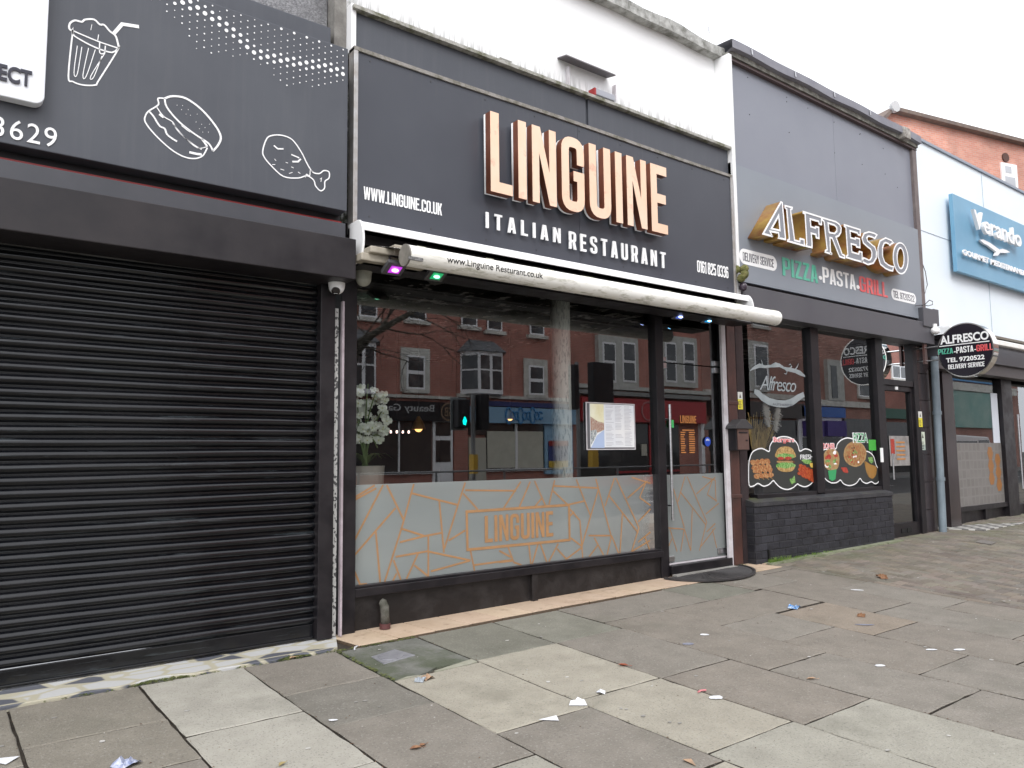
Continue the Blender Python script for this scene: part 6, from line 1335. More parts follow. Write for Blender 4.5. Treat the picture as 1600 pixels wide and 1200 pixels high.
mb.add(o1 + o2 + i1 + i2, [f for k in range(64) for f in ((k, (k + 1) % 64, 64 + (k + 1) % 64, 64 + k), (128 + k, 192 + k, 192 + (k + 1) % 64, 128 + (k + 1) % 64), (k, 128 + k, 128 + (k + 1) % 64, (k + 1) % 64), (64 + k, 64 + (k + 1) % 64, 192 + (k + 1) % 64, 192 + k))]); obj('rim', mb, CHR, ps, smooth=True)
for zz_ in (PX(1463, 541, XS).z, PX(1463, 562, XS).z): mb = MB(); mb.tube([(XS + .05, yc + rr * .9, zz_), (XS + .05, 5.22, zz_)], .013, 10); obj('bracket_arm', mb, STEEL, ps, smooth=True)
mb = MB(); mb.box(XS + .01, XS + .09, 5.02, 5.05, PX(1428, 570, XS).z, PX(1428, 538, XS).z); obj('bracket_plate', mb, BROWN, ps)
def ptext(s, x0, yb, x1, yt, m, nm, **k):  # pixels in the 7.5x zoom of the sign
    f = lambda x, y: (1420 + x / 7.5, 460 + y / 7.5)
    a_ = PX(*f(x0, yb), XS); b_ = PX(*f(x0, yt), XS); y1_ = PX(*f(x1, yb), XS).y
    text(nm, s, (XS - .002, a_.y, a_.z), a_.y - y1_, b_.z - a_.z, m, face, U=(0, -1, 0), N=(-1, 0, 0), depth=.003, **k)
ptext('ALFRESCO', 372, 592, 945, 492, LETTERW, 'name_lettering', font='b', off=.03)
ptext('PIZZA', 348, 708, 522, 645, GRN, 'pizza_word', gap=.05); ptext('-', 530, 680, 552, 668, LETTERW, 'dash'); ptext('PASTA', 560, 690, 762, 618, LETTERW, 'pasta_word', gap=.05); ptext('-', 770, 652, 790, 642, LETTERW, 'dash'); ptext('GRILL', 796, 668, 988, 592, REDL, 'grill_word', gap=.05)
ptext('TEL 9720522', 440, 803, 893, 748, LETTERW, 'phone_lettering', font='b', off=.03); ptext('DELIVERY SERVICE', 465, 878, 893, 825, LETTERW, 'service_lettering', gap=.06)
a_ = PX(1420 + 358 / 7.5, 460 + 612 / 7.5, XS); b_ = PX(1420 + 945 / 7.5, 460 + 545 / 7.5, XS); mb = MB(); mb.box(XS - .005, XS - .002, b_.y, a_.y, a_.z - .006, a_.z + .006); obj('underline', mb, LETTERW, face)

# ================================================================== BRICK HOUSE BEHIND
BRICKH = mat('orange_brick', (.42, .16, .10), .85, col2=(.50, .22, .14), scale=1.2)
n, b = nodes_of(BRICKH)
def bricktex(m, c1, c2, mortar, ang=0.0, axis='XZ', sx=1.0):
    n, b = nodes_of(m); tc = n.nodes.new('ShaderNodeTexCoord'); s = n.nodes.new('ShaderNodeSeparateXYZ'); cb = n.nodes.new('ShaderNodeCombineXYZ'); n.links.new(tc.outputs['Object'], s.inputs[0])
    n.links.new(s.outputs['X'], cb.inputs['X']); n.links.new(s.outputs['Z'], cb.inputs['Y']); br = n.nodes.new('ShaderNodeTexBrick'); n.links.new(cb.outputs[0], br.inputs['Vector'])
    br.inputs['Scale'].default_value = 1.0; br.inputs['Brick Width'].default_value = .225; br.inputs['Row Height'].default_value = .075; br.inputs['Mortar Size'].default_value = .006; br.inputs['Color1'].default_value = rgb(c1); br.inputs['Color2'].default_value = rgb(c2); br.inputs['Mortar'].default_value = rgb(mortar); br.inputs['Bias'].default_value = -.2
    no = n.nodes.new('ShaderNodeTexNoise'); no.inputs['Scale'].default_value = .8; no.inputs['Detail'].default_value = 7; n.links.new(tc.outputs['Object'], no.inputs['Vector']); mr = n.nodes.new('ShaderNodeMapRange'); mr.inputs[1].default_value = .3; mr.inputs[2].default_value = .75; mr.inputs[3].default_value = .8; mr.inputs[4].default_value = 1.25; n.links.new(no.outputs[0], mr.inputs[0])
    vm = n.nodes.new('ShaderNodeVectorMath'); vm.operation = 'SCALE'; n.links.new(br.outputs['Color'], vm.inputs[0]); n.links.new(mr.outputs[0], vm.inputs['Scale']); n.links.new(vm.outputs[0], b.inputs['Base Color'])
bricktex(BRICKH, (.58, .25, .18), (.66, .33, .24), (.52, .42, .38))
hd = Vector((.965, -.26, 0)).normalized(); hn = Vector((-hd.y, hd.x, 0)); h0 = CAM + ray(1388, 176) * 26.0
def HP(px, py):
    d = ray(px, py); t_ = (h0 - CAM).dot(hn) / d.dot(hn); return CAM + d * t_
apex = HP(1388, 176); rr_end = HP(1600, 229)
bh = thing('brick_house', 'orange brick house with gabled wall rising behind the pale blue shop', 'house', loc=(apex.x, apex.y, 0))
e1 = apex + hd * 16; slope = (rr_end.z - apex.z) / (rr_end - apex).dot(hd); e1.z = apex.z + slope * 16; el_ = HP(1352, 219)
ll = Vector((el_.x, el_.y, 0)); 
mb = MB(); back = hn * 7
mb.prism([Vector((el_.x, el_.y, 0)), Vector((e1.x, e1.y, 0)), e1, apex, el_], back); obj('wall', mb, BRICKH, bh)
mb = MB(); k_ = Vector((0, 0, .13))
mb.prism([apex - hn * .25, e1 - hn * .25, e1 - hn * .25 + k_, apex - hn * .25 + k_], back + hn * .4); mb.prism([el_ - hn * .25 - hd * .3 - Vector((0, 0, .25)), apex - hn * .25, apex - hn * .25 + k_, el_ - hn * .25 - hd * .3], back + hn * .4)
obj('roof', mb, mat('brown_tiles', (.13, .10, .09), .8, col2=(.2, .15, .12), scale=6), bh)
mb = MB(); mb.tube([apex - hn * .32 + k_ * .7, apex - hn * .2 + k_ * .7], .19, 14); obj('ridge_end', mb, mat('pale_ridge', (.5, .5, .5), .7), bh)
wq = [HP(1562, 257), HP(1588, 252), HP(1591, 298), HP(1566, 300)]
def hb(px0, py0, px1, py1, out, th):
    a_, b_ = HP(px0, py0), HP(px1, py1); u0 = (a_ - apex).dot(hd); u1 = (b_ - apex).dot(hd); base = apex - hn * (out + th); p = lambda u, z: Vector((base.x + hd.x * u, base.y + hd.y * u, z)); return [p(u0, b_.z), p(u1, b_.z), p(u1, a_.z), p(u0, a_.z)]
mb = MB(); mb.prism(hb(1562, 254, 1590, 310, 0, .06), hn * .059); wf = obj('window', mb, WHITE, bh)
for (x0, y0, x1, y1) in [(1568, 260, 1578, 272), (1568, 276, 1585, 300)]: mb = MB(); mb.prism(hb(x0, y0, x1, y1, .06, .01), hn * .009); obj('pane', mb, mat('pale_pane', (.45, .47, .50), .1), wf)
q = HP(1570, 246.5); mb = MB(); mb.tube([q - hn * .05, q], .17, 14); obj('vent', mb, mat('brown_vent', (.10, .05, .04), .8), bh)

# ================================================================== ACROSS THE ROAD (seen in the glass)
YO = 2 * GY - 26.0
BRO = mat('red_terrace_brick', (.2, .06, .045), .85); bricktex(BRO, (.40, .150, .115), (.48, .20, .15), (.42, .30, .25))
BRO2 = mat('brown_terrace_brick', (.2, .06, .045), .85); bricktex(BRO2, (.34, .155, .12), (.41, .20, .155), (.36, .29, .25))
STONE = mat('pale_stone', (.70, .68, .62), .8, col2=(.48, .46, .41), scale=3, detail=6)
UPVC = mat('upvc_white', (.88, .88, .88), .4)
WPANE = mat('far_window_pane', (.05, .055, .06), .08, col2=(.16, .16, .16), scale=1.5, lo=.5, hi=.7)
def house(name, label, px0, px1, zt, m, group='terraced shops across the road'):
    a_, b_ = PM(px0, 640), PM(px1, 640); t = thing(name, label, 'building', group, loc=((a_.x + b_.x) / 2, YO, -.07)); mb = MB(); mb.box(a_.x, b_.x, YO - 9, YO, -.1, zt); obj('wall', mb, m, t)
    mb = MB(); mb.prism([(a_.x, YO + .25, zt), (a_.x, YO - 9.2, zt), (a_.x, YO - 4.5, zt + 3.2)], (b_.x - a_.x, 0, 0)); rf_ = obj('roof', mb, mat('slate', (.08, .08, .09), .7, col2=(.12, .12, .13), scale=3), t)
    mb = MB(); mb.box(a_.x + .3, a_.x + 1.1, YO - 5, YO - 4, zt + 1.5, zt + 4.6); obj('chimney', mb, m, rf_); return t
def fbox(px0, py0, px1, py1, out=.03, th=.0):
    pm = (px0 + px1) / 2; return PM(px0, (py0 + py1) / 2).x, PM(px1, (py0 + py1) / 2).x, PM(pm, py1).z, PM(pm, py0).z
def fwin(t, px0, py0, px1, py1, cols=1, rows=2, sur=.0, sill=True, m=UPVC):
    x0, x1, z0, z1 = fbox(px0, py0, px1, py1); z1 = max(z1, z0 + .4)
    if sur: mb = MB(); mb.box(x0 - sur, x1 + sur, YO, YO + .05, z0 - sur * .4, z1 + sur * 1.2); obj('surround', mb, STONE, t)
    mb = MB(); mb.box(x0, x1, YO + .05, YO + .09, z0, z1); w_ = obj('window', mb, m, t)
    dx = (x1 - x0) / cols; dz = (z1 - z0) / rows; f = .07; mb = MB()
    for i in range(cols):
        for j in range(rows): mb.box(x0 + i * dx + f, x0 + (i + 1) * dx - f, YO + .088, YO + .094, z0 + j * dz + f, z0 + (j + 1) * dz - f)
    obj('pane', mb, WPANE, w_)
    if sill: mb = MB(); mb.box(x0 - .15, x1 + .15, YO, YO + .18, z0 - .16, z0 - .01); obj('sill', mb, STONE, w_)
def fbay(t, px0, py0, px1, py1, m=UPVC):
    x0, x1, z0, z1 = fbox(px0, py0, px1, py1); d = .7; e = (x1 - x0) * .22; ring = [(x0, YO), (x0 + e, YO + d), (x1 - e, YO + d), (x1, YO)]
    mb = MB(); mb.prism([(x, y, z0 - .1) for x, y in ring], (0, 0, z1 - z0 + .2)); b_ = obj('bay_window', mb, m, t)
    mb = MB(); f = .07; zm = (z0 + z1) / 2 + .1
    for i in range(3):
        (xa, ya), (xb, yb) = ring[i], ring[i + 1]; n_ = 2 if i == 1 else 1
        for k in range(n_):
            for (za, zb) in ((z0 + f, zm - f / 2), (zm + f / 2, z1 - f)):
                u0, u1 = k / n_, (k + 1) / n_; L_ = math.hypot(xb - xa, yb - ya); g = f / L_; u0 += g; u1 -= g; nx, ny = -(yb - ya) / L_, (xb - xa) / L_
                p = lambda u, z: (xa + (xb - xa) * u + nx * .01, ya + (yb - ya) * u + ny * .01, z); mb.face([p(u0, za), p(u1, za), p(u1, zb), p(u0, zb)])
    obj('pane', mb, WPANE, b_)
    mb = MB(); r2 = [(x0 - .15, YO), (x0 + e - .1, YO + d + .15), (x1 - e + .1, YO + d + .15), (x1 + .15, YO)]; top = [((x0 + x1) / 2 - (x1 - x0) * .3, YO, z1 + .65), ((x0 + x1) / 2 + (x1 - x0) * .3, YO, z1 + .65)]
    vs2 = [(x, y, z1 + .1) for x, y in r2] + top; mb.add(vs2, [(0, 1, 4), (1, 2, 5, 4), (2, 3, 5), (0, 3, 2, 1)]); obj('bay_roof', mb, mat('lead_roof', (.16, .17, .18), .6), b_)
def fpanel(nm, t, px0, py0, px1, py1, m, out=.1, base=0.0):
    x0, x1, z0, z1 = fbox(px0, py0, px1, py1); mb = MB(); mb.box(x0, x1, YO + base, YO + out, z0, z1); return obj(nm, mb, m, t)
DGL = mat('dark_shop_glass', (.025, .025, .028), .06, col2=(.06, .055, .05), scale=1.5)
def rev_text(nm, s, px_l, px_r, pyb, pyt, m, par, out, **k):   # faces the shops; mirror image shows it reversed
    xl_ = PM(px_l, pyb).x; xr_ = PM(px_r, pyb).x; zb = PM((px_l + px_r) / 2, pyb).z; zt2 = PM((px_l + px_r) / 2, pyt).z
    text(nm, s, (xr_, YO + out, zb), xr_ - xl_, zt2 - zb, m, par, U=(-1, 0, 0), N=(0, 1, 0), depth=.02, **k)
# house 1: beauty shop
h = house('beauty_shop', 'red brick house with black beauty shop front, seen mirrored in the left of the window', 380, 713, 11.4, BRO)
fbay(h, 520, 541, 588, 612); fwin(h, 634, 556, 662, 608, 1, 2, .25); fwin(h, 635, 462, 664, 501, 1, 2, 0); fwin(h, 560, 455, 588, 496, 1, 2, 0); fwin(h, 470, 455, 510, 492, 1, 2, 0); fwin(h, 450, 556, 486, 612, 1, 2, .25)
fpanel('stone_band', h, 380, 613, 713, 618, STONE, .14); sf = fpanel('shop_fascia', h, 400, 624, 706, 656, BLACK, .28)
rev_text('fascia_lettering', 'Beauty Gar', 593, 672, 646, 632, mat('silver_lettering', (.55, .55, .55), .4), sf, .282, font='b')
x_, _, z_, _2 = fbox(685, 634, 705, 654); c3 = PM(695, 644)
mb = MB(); mb.add([(c3.x + r * math.cos(2 * math.pi * k / 32), YO + .285, c3.z + r * math.sin(2 * math.pi * k / 32)) for r in (.36, .31) for k in range(32)], [(k, (k + 1) % 32, 32 + (k + 1) % 32, 32 + k) for k in range(32)]); obj('round_logo', mb, mat('bronze_logo', (.3, .2, .12), .4), sf)
text('logo_lettering', 'GB', (c3.x + .2, YO + .29, c3.z - .18), .4, .36, mat('bronze_logo', (0, 0, 0)), sf, U=(-1, 0, 0), N=(0, 1, 0), depth=.01, font='b')
fpanel('shop_window', h, 500, 658, 673, 738, DGL, .06, .02); fpanel('window_bar', h, 620.5, 658, 622.5, 740, UPVC, .12); fpanel('window_sill', h, 500, 738, 675, 742, UPVC, .14); dd = fpanel('door', h, 675, 657, 706, 762, UPVC, .08); fpanel('door_glass', dd, 679, 660, 702, 681, DGL, .1, .08); fpanel('door_glass', dd, 679, 688, 702, 722, DGL, .1, .08)
# house 2: pale blue shop
h = house('blue_shop', 'red brick house with pale blue shop front and cream shutters, mirrored beside the column', 713.5, 893, 11.4, BRO)
fbay(h, 719, 556, 784, 613); fwin(h, 825, 572, 848, 617, 1, 2, .25); fwin(h, 719, 470, 744, 510, 1, 2, 0); fwin(h, 760, 475, 783, 517, 1, 2, 0); fwin(h, 826, 480, 848, 524, 1, 2, 0)
fpanel('stone_band', h, 713.5, 619, 893, 624, STONE, .14); fpanel('blue_band', h, 756, 630, 893, 637, mat('navy_band', (.03, .04, .16), .5), .3)
sf = fpanel('shop_fascia', h, 730, 638, 893, 662, mat('sky_blue_fascia', (.26, .44, .60), .5), .28); MBL = mat('mid_blue', (.06, .25, .5), .5); mb = MB(); rq = random.Random(5)
for k in range(9):                       # script too blurred to read: loops and strokes of the same size
    c = PM(788 + k * 6.3, 650); r = .16 + .05 * (k % 3 == 0); mb.tube([(c.x + r * math.cos(t_) * .7, YO + .30, c.z + r * math.sin(t_) * (1.6 if k % 3 == 0 else 1)) for t_ in [.6 + i * 5.2 / 10 for i in range(11)]], .045, 5)
obj('blue_script', mb, MBL, sf)
CREAM = mat('cream_blind', (.60, .58, .48), .7, col2=(.52, .50, .41), scale=3)
fpanel('shop_window', h, 758, 663, 850, 733, DGL, .05, .02); fpanel('cream_blind', h, 760, 674, 803, 731, CREAM, .08, .05); fpanel('cream_blind', h, 806, 674, 847, 731, CREAM, .08, .05); fpanel('window_bar', h, 803, 663, 806, 732, UPVC, .12); fpanel('window_sill', h, 757, 732, 852, 736, UPVC, .14)
fpanel('brick_pier', h, 708, 657, 729, 760, BRO, .1); dd = fpanel('door', h, 731, 684, 758, 762, mat('cream_door', (.5, .48, .4), .5), .08); fpanel('fanlight', h, 731, 663, 758, 680, DGL, .09); fpanel('blue_pilaster', h, 849, 663, 893, 740, mat('sky_blue_fascia', (0, 0, 0)), .12)
po = fpanel('to_let_poster', h, 854, 690, 884, 730, mat('poster_navy', (.03, .05, .2), .5), .15, .12); fpanel('poster_top', po, 854, 689, 884, 697, RED, .17, .15); fpanel('poster_foot', po, 854, 720, 884, 730, mat('poster_yellow', (.6, .4, .04), .5), .17, .15)
# house 3: tall white bays and red shop
h = house('red_shop', 'red brick house with tall white bays over a red shop front, mirrored near the door', 893.5, 1098, 11.6, BRO)
PW = mat('painted_stone', (.56, .56, .52), .7, col2=(.42, .42, .38), scale=4)
for px0, px1 in ((930, 992), (1028, 1084)):
    fpanel('bay_surround', h, px0, 527, px1, 605, PW, .25); k = (px1 - px0) / 2
    for i in range(2): w_ = fpanel('window', h, px0 + 6 + i * k, 536, px0 + k - 5 + i * k, 598, UPVC, .28, .25); fpanel('pane', w_, px0 + 8 + i * k, 539, px0 + k - 7 + i * k, 564, WPANE, .30, .28); fpanel('pane', w_, px0 + 8 + i * k, 568, px0 + k - 7 + i * k, 595, WPANE, .30, .28)
for px0, px1 in ((935, 955), (975, 992), (1035, 1055)): fwin(h, px0, 430, px1, 480, 1, 2, .1)
fpanel('cornice', h, 893.5, 606, 1098, 612, PW, .35); fpanel('cornice_lower', h, 893.5, 615, 1098, 621, mat('grey_cornice', (.25, .25, .24), .7), .5)
REDF = mat('red_fascia', (.42, .025, .03), .5); sf = fpanel('shop_fascia', h, 900, 625, 1094, 660, REDF, .4); c = PM(1003, 643); mb = MB(); mb.tube([(c.x + .45 * math.cos(t_), YO + .41, c.z + .45 * math.sin(t_)) for t_ in [i * 5.4 / 16 for i in range(17)]], .04, 5); obj('ring_logo', mb, mat('dim_pink', (.45, .2, .2), .5), sf)
fpanel('shop_window', h, 905, 662, 1060, 742, DGL, .08); fpanel('red_frame', h, 960, 735, 1060, 738, REDF, .12); fpanel('red_frame', h, 1012, 662, 1015, 742, REDF, .12); fpanel('white_panel', h, 1092, 640, 1097, 760, UPVC, .2); fpanel('poster', h, 1000, 694, 1008, 712, CREAM, .12)
# house 4 and 5
h = house('corner_shop', 'brown brick house with pale stone bay window, mirrored in the first pizza window', 1098.5, 1262, 13.0, BRO2)
fpanel('bay_surround', h, 1163, 534, 1196, 612, PW, .25); w_ = fpanel('window', h, 1173, 540, 1194, 606, UPVC, .28, .25); fpanel('pane', w_, 1175, 543, 1192, 572, WPANE, .3, .28); fpanel('pane', w_, 1175, 576, 1192, 603, WPANE, .3, .28)
fwin(h, 1175, 488, 1198, 510, 1, 1, .1); fwin(h, 1116, 540, 1138, 600, 1, 2, .15); fpanel('stone_band', h, 1098.5, 614, 1262, 622, STONE, .2); fpanel('shop_fascia', h, 1105, 628, 1250, 652, mat('brown_fascia', (.06, .045, .04), .5), .3); fpanel('shop_window', h, 1110, 655, 1245, 742, DGL, .08)
h = house('arched_shop', 'brown brick house with purple arched shop window, mirrored in the second pizza window', 1262.5, 1372, 15.5, BRO2)
fpanel('bay_surround', h, 1288, 563, 1313, 626, PW, .25); w_ = fpanel('window', h, 1293, 572, 1302, 622, WPANE, .28, .25); fwin(h, 1340, 575, 1360, 620, 1, 2, .15); fpanel('stone_band', h, 1262.5, 627, 1372, 636, STONE, .2)
sf = fpanel('shop_fascia', h, 1246, 636, 1314, 652, mat('royal_blue', (.03, .12, .42), .5), .3); PUR = mat('purple_blind', (.07, .04, .22), .6); fpanel('white_surround', h, 1246, 652, 1314, 740, UPVC, .12); fpanel('purple_blind', h, 1251, 658, 1276, 682, PUR, .5, .12); fpanel('purple_blind', h, 1282, 658, 1311, 682, PUR, .5, .12); fpanel('shop_window', h, 1252, 684, 1312, 738, DGL, .14); fpanel('shop_window', h, 1318, 655, 1368, 738, DGL, .12)
h = house('end_shop', 'brick house with white windows at the far end, mirrored above the pizza shop door', 1372.5, 1452, 20, BRO)
fwin(h, 1393, 572, 1417, 592, 2, 1, .1); fwin(h, 1425, 585, 1440, 620, 1, 2, .1); fpanel('shop_fascia', h, 1376, 640, 1448, 655, mat('dark_green_fascia', (.03, .12, .08), .5), .3); fpanel('shop_window', h, 1378, 660, 1446, 742, DGL, .1)
h = house('green_shop', 'low building with green shop front, mirrored in the pale blue restaurant window', 1452.5, 1600, 15, BRO2)
fpanel('green_front', h, 1470, 612, 1560, 668, mat('teal_front', (.16, .33, .28), .5, col2=(.3, .42, .36), scale=.5), .2); fpanel('cream_band', h, 1460, 600, 1590, 612, STONE, .3); fpanel('blue_band', h, 1480, 580, 1580, 598, mat('mid_blue', (.06, .25, .5)), .2)

# street furniture mirrored in the glass
def mpt(px, py, V): p = P(px, py, V); return Vector((p.x, 2 * GY - V, p.z))
GALV = mat('galvanised', (.25, .25, .25), .5, metal=.4)
def signal(px, V, heads, label, pole=True):
    b = mpt(px, 760, V); t = thing('traffic_light', label, 'traffic light', 'traffic lights mirrored in the glass', loc=(b.x, b.y, -.1))
    top = max(mpt(px, h_[1], V).z for h_ in heads); mb = MB(); mb.tube([(b.x, b.y, -.1), (b.x, b.y, top)], .06, 10); obj('pole', mb, GALV, t, smooth=True)
    for (x0, y0, x1, y1, lit) in heads:
        a_, c_ = mpt(x0, y0, V), mpt(x1, y1, V); mb = MB(); mb.box(a_.x, c_.x, a_.y - .03, a_.y + .25, c_.z, a_.z); hd_ = obj('signal_head', mb, BLACK, t, bevel=.03)
        if lit:
            mb = MB(); mb.box(a_.x - .06, c_.x + .06, a_.y - .05, a_.y - .03, c_.z - .06, a_.z + .06); obj('backing_board', mb, mat('board_grey', (.22, .24, .24), .5), hd_)
            cz = c_.z + (a_.z - c_.z) * .22; cx = (a_.x + c_.x) / 2; mb = MB(); mb.prism([(cx - .07, a_.y + .26, cz), (cx + .0, a_.y + .26, cz + .14), (cx + .06, a_.y + .26, cz + .02), (cx + .02, a_.y + .26, cz - .10), (cx - .05, a_.y + .26, cz - .08)], (0, .01, 0)); obj('green_signal', mb, mat('green_signal', (0, .1, .08), .3, emit=(0, 1, .75), estr=5), hd_)
    return t
signal(740, 17, [(708, 624, 727, 669, True), (743, 616, 757, 672, False)], 'traffic light with lit green arrow mirrored left of the white column')
signal(905, 17, [(918, 566, 951, 636, False), (888, 570, 897, 640, False)], 'traffic light with a large dark backing board mirrored right of the white column')
c_ = mpt(739, 725, 16.8); mb = MB(); mb.box(c_.x - .12, c_.x + .02, c_.y, c_.y + .2, c_.z - .25, c_.z + .25); tag(obj('push_button_box', mb, mat('push_yellow', (.6, .36, .04), .5)), 'yellow push button box on the green traffic light pole', 'push button')
c_ = mpt(923, 716, 16.8); mb = MB(); mb.box(c_.x - .12, c_.x + .12, c_.y, c_.y + .2, c_.z - .3, c_.z + .25); tag(obj('push_button_box', mb, mat('push_yellow', (.6, .36, .04), .5)), 'yellow push button box below the menu poster in the reflection', 'push button')
# guard rail
a_, b_ = mpt(560, 760, 15.5), mpt(1120, 745, 15.5); gr = thing('guard_rail', 'grey pedestrian guard rail at the kerb, mirrored across the window', 'railing', loc=(a_.x, a_.y, -.1))
for zz_ in (1.02, .75, .15): mb = MB(); mb.tube([(a_.x, a_.y, zz_), (b_.x, a_.y, zz_)], .022, 8); obj('rail', mb, GALV, gr)
k = 0; x = a_.x
while x <= b_.x: mb = MB(); mb.tube([(x, a_.y, -.1), (x, a_.y, 1.04)], .028, 8); obj('post', mb, GALV, gr); x += 2.0
# bare tree
tr = thing('bare_tree', 'bare winter tree with a long drooping limb mirrored at the top left of the window', 'tree', loc=(0, 0, 0)); BARK = mat('bark', (.05, .042, .034), .9, col2=(.09, .08, .06), scale=8, bump=.6)
V_ = 12.5; tb = mpt(538, 640, V_); rt = random.Random(31); mb = MB(); mbt = MB()
mb.tube([(tb.x - .3, tb.y, -.1), (tb.x - .25, tb.y, 2.2), (tb.x, tb.y, 3.6), (tb.x + .2, tb.y, 5.2), (tb.x + .3, tb.y, 7.5)], [.26, .2, .16, .12, .05], 12); obj('trunk', mb, BARK, tr, smooth=True)
def twig(p, d, L_, r, dep):
    n_ = 5; path = [p]; q = p.copy(); dd = d.copy()
    for i in range(n_): dd = (dd + Vector((rt.gauss(0, .16), rt.gauss(0, .16), rt.gauss(0, .12) - .03))).normalized(); q = q + dd * L_ / n_; path.append(q.copy())
    mbt.tube(path, r, 5, r1=r * .35, cap=False)
    if dep: 
        for i in range(3): k = rt.randint(1, n_); s_ = (dd + Vector((rt.gauss(0, .6), rt.gauss(0, .6), rt.gauss(0, .5)))).normalized(); twig(path[k], s_, L_ * .6, r * .5, dep - 1)
e = [mpt(x, y, V_) for x, y in ((553, 560), (562, 535), (600, 512), (640, 490), (660, 478))]; mbt.tube([Vector((tb.x, tb.y, 3.0))] + e, [.10, .09, .075, .06, .045, .02], 8)
for p in e[1:]: twig(p, Vector((.8, 0, -.2)), 1.2, .018, 2); twig(p, Vector((.3, .2, .8)), 1.2, .02, 2)
for k in range(26): twig(Vector((tb.x + rt.uniform(-.1, .35), tb.y, rt.uniform(3.2, 7.2))), Vector((rt.uniform(-1, 1), rt.uniform(-1, 1), rt.uniform(.1, .8))).normalized(), rt.uniform(1.6, 3.2), .035, 2)
obj('crown', mbt, BARK, tr)
# parked van mirrored in the far right window
vx = mpt(1500, 700, 16); vn = thing('parked_van', 'white van at the kerb, mirrored in the pale blue restaurant window', 'van', loc=(vx.x, vx.y, -.2))
prof_ = [(-2.6, .3), (2.5, .3), (2.6, .9), (2.2, 1.25), (1.5, 2.2), (-2.5, 2.3), (-2.6, 1.2)]
mb = MB(); mb.prism([(vx.x + x, vx.y - 1.0, z - .2) for x, z in prof_], (0, 2.0, 0)); vb = obj('body', mb, mat('van_white', (.7, .7, .7), .3), vn, bevel=.06)
mb = MB(); mb.prism([(vx.x + x, vx.y + 1.0, z - .2) for x, z in [(.3, 1.35), (1.9, 1.35), (1.4, 2.05), (.3, 2.05)]], (0, .02, 0)); mb.prism([(vx.x + x, vx.y + 1.0, z - .2) for x, z in [(-2.3, 1.4), (.1, 1.4), (.1, 2.0), (-2.3, 2.0)]], (0, .02, 0)); obj('window', mb, DGL, vn)
for x in (-1.7, 1.6): mb = MB(); mb.tube([(vx.x + x, vx.y + .8, .12), (vx.x + x, vx.y + 1.02, .12)], .33, 24); wl = obj('wheel', mb, RUB, vn, smooth=True); mb = MB(); mb.tube([(vx.x + x, vx.y + 1.02, .12), (vx.x + x, vx.y + 1.03, .12)], .18, 16); obj('rim', mb, STEEL, wl, smooth=True)

# ================================================================== SMALL THINGS ON THE GROUND
PAPER = mat('litter_paper', (.75, .76, .78), .8, col2=(.62, .63, .66), scale=30)
LEAF = mat('dead_leaf', (.16, .07, .035), .8, col2=(.26, .14, .07), scale=40); TAN = mat('tan_scrap', (.42, .27, .17), .8, col2=(.3, .2, .13), scale=30)
CLEAR = mat('grey_film', (.30, .31, .36), .25, col2=(.22, .23, .3), scale=50); BLUEW = mat('blue_wrapper', (.03, .18, .45), .25, col2=(.55, .62, .7), scale=70, lo=.45, hi=.6)
def scrap(name, label, cat_, px, py, w_, m, kind='flat', ang=0.0, asp=.5, grp=None, seed=0):
    r = random.Random(seed + int(px)); c = G(px, py, 0); mb = MB(); ca, sa = math.cos(ang), math.sin(ang)
    def L(u, v, h): x = c.x + (u * ca - v * sa); y = c.y + (u * sa + v * ca); return Vector((x, y, zg(x, y) + .004 + h))
    n_ = 7
    if kind == 'flat':
        mb.prism([L(w_ * .5 * math.cos(t_) * r.uniform(.75, 1.1), w_ * asp * .5 * math.sin(t_) * r.uniform(.7, 1.1), 0) for t_ in [2 * math.pi * k / n_ for k in range(n_)]], (0, 0, .002))
    elif kind == 'tri':
        mb.prism([L(-w_ * .6, -.1 * w_, 0), L(w_ * .55, -w_ * .25, .001), L(w_ * .45, w_ * .45, .004)], (0, 0, .0015)); 
    elif kind == 'fold':
        mb.face([L(-w_ * .5, -w_ * .3, 0), L(w_ * .5, -w_ * .35, 0), L(w_ * .4, w_ * .1, w_ * .18), L(-w_ * .35, w_ * .12, w_ * .12)]); mb.face([L(-w_ * .35, w_ * .12, w_ * .12), L(w_ * .4, w_ * .1, w_ * .18), L(w_ * .2, w_ * .45, 0), L(-w_ * .1, w_ * .5, w_ * .02)]); mb.face([L(-.1 * w_, w_ * .1, w_ * .12), L(w_ * .3, w_ * .15, w_ * .16), L(w_ * .05, w_ * .2, w_ * .28)])
    elif kind == 'crumple':
        g = 6; P_ = [[L((i / g - .5) * w_, (j / g - .5) * w_ * asp, r.uniform(0, w_ * .35) * math.sin(math.pi * i / g) ) for j in range(g + 1)] for i in range(g + 1)]
        for i in range(g):
            for j in range(g): mb.face([P_[i][j], P_[i + 1][j], P_[i + 1][j + 1]]); mb.face([P_[i][j], P_[i + 1][j + 1], P_[i][j + 1]])
    elif kind == 'leaf':
        q = [(-.5, 0), (-.2, .22), (.15, .2), (.5, 0), (.15, -.2), (-.2, -.22)]; pts = [L(u * w_, v * w_, w_ * .1 * abs(v) * 4 + r.uniform(0, .006)) for u, v in q]; mid = [L(-.1 * w_, 0, 0)]
        for k in range(6): mb.face([mid[0], pts[k], pts[(k + 1) % 6]])
        mb.tube([L(.5 * w_, 0, .002), L(.75 * w_, .05 * w_, .004)], .0015, 4)
    elif kind == 'stick': mb.tube([L(-w_ / 2, 0, .004), L(0, .1 * w_, .006), L(w_ / 2, 0, .004)], .005, 5)
    return tag(obj(name, mb, m), label, cat_, grp)
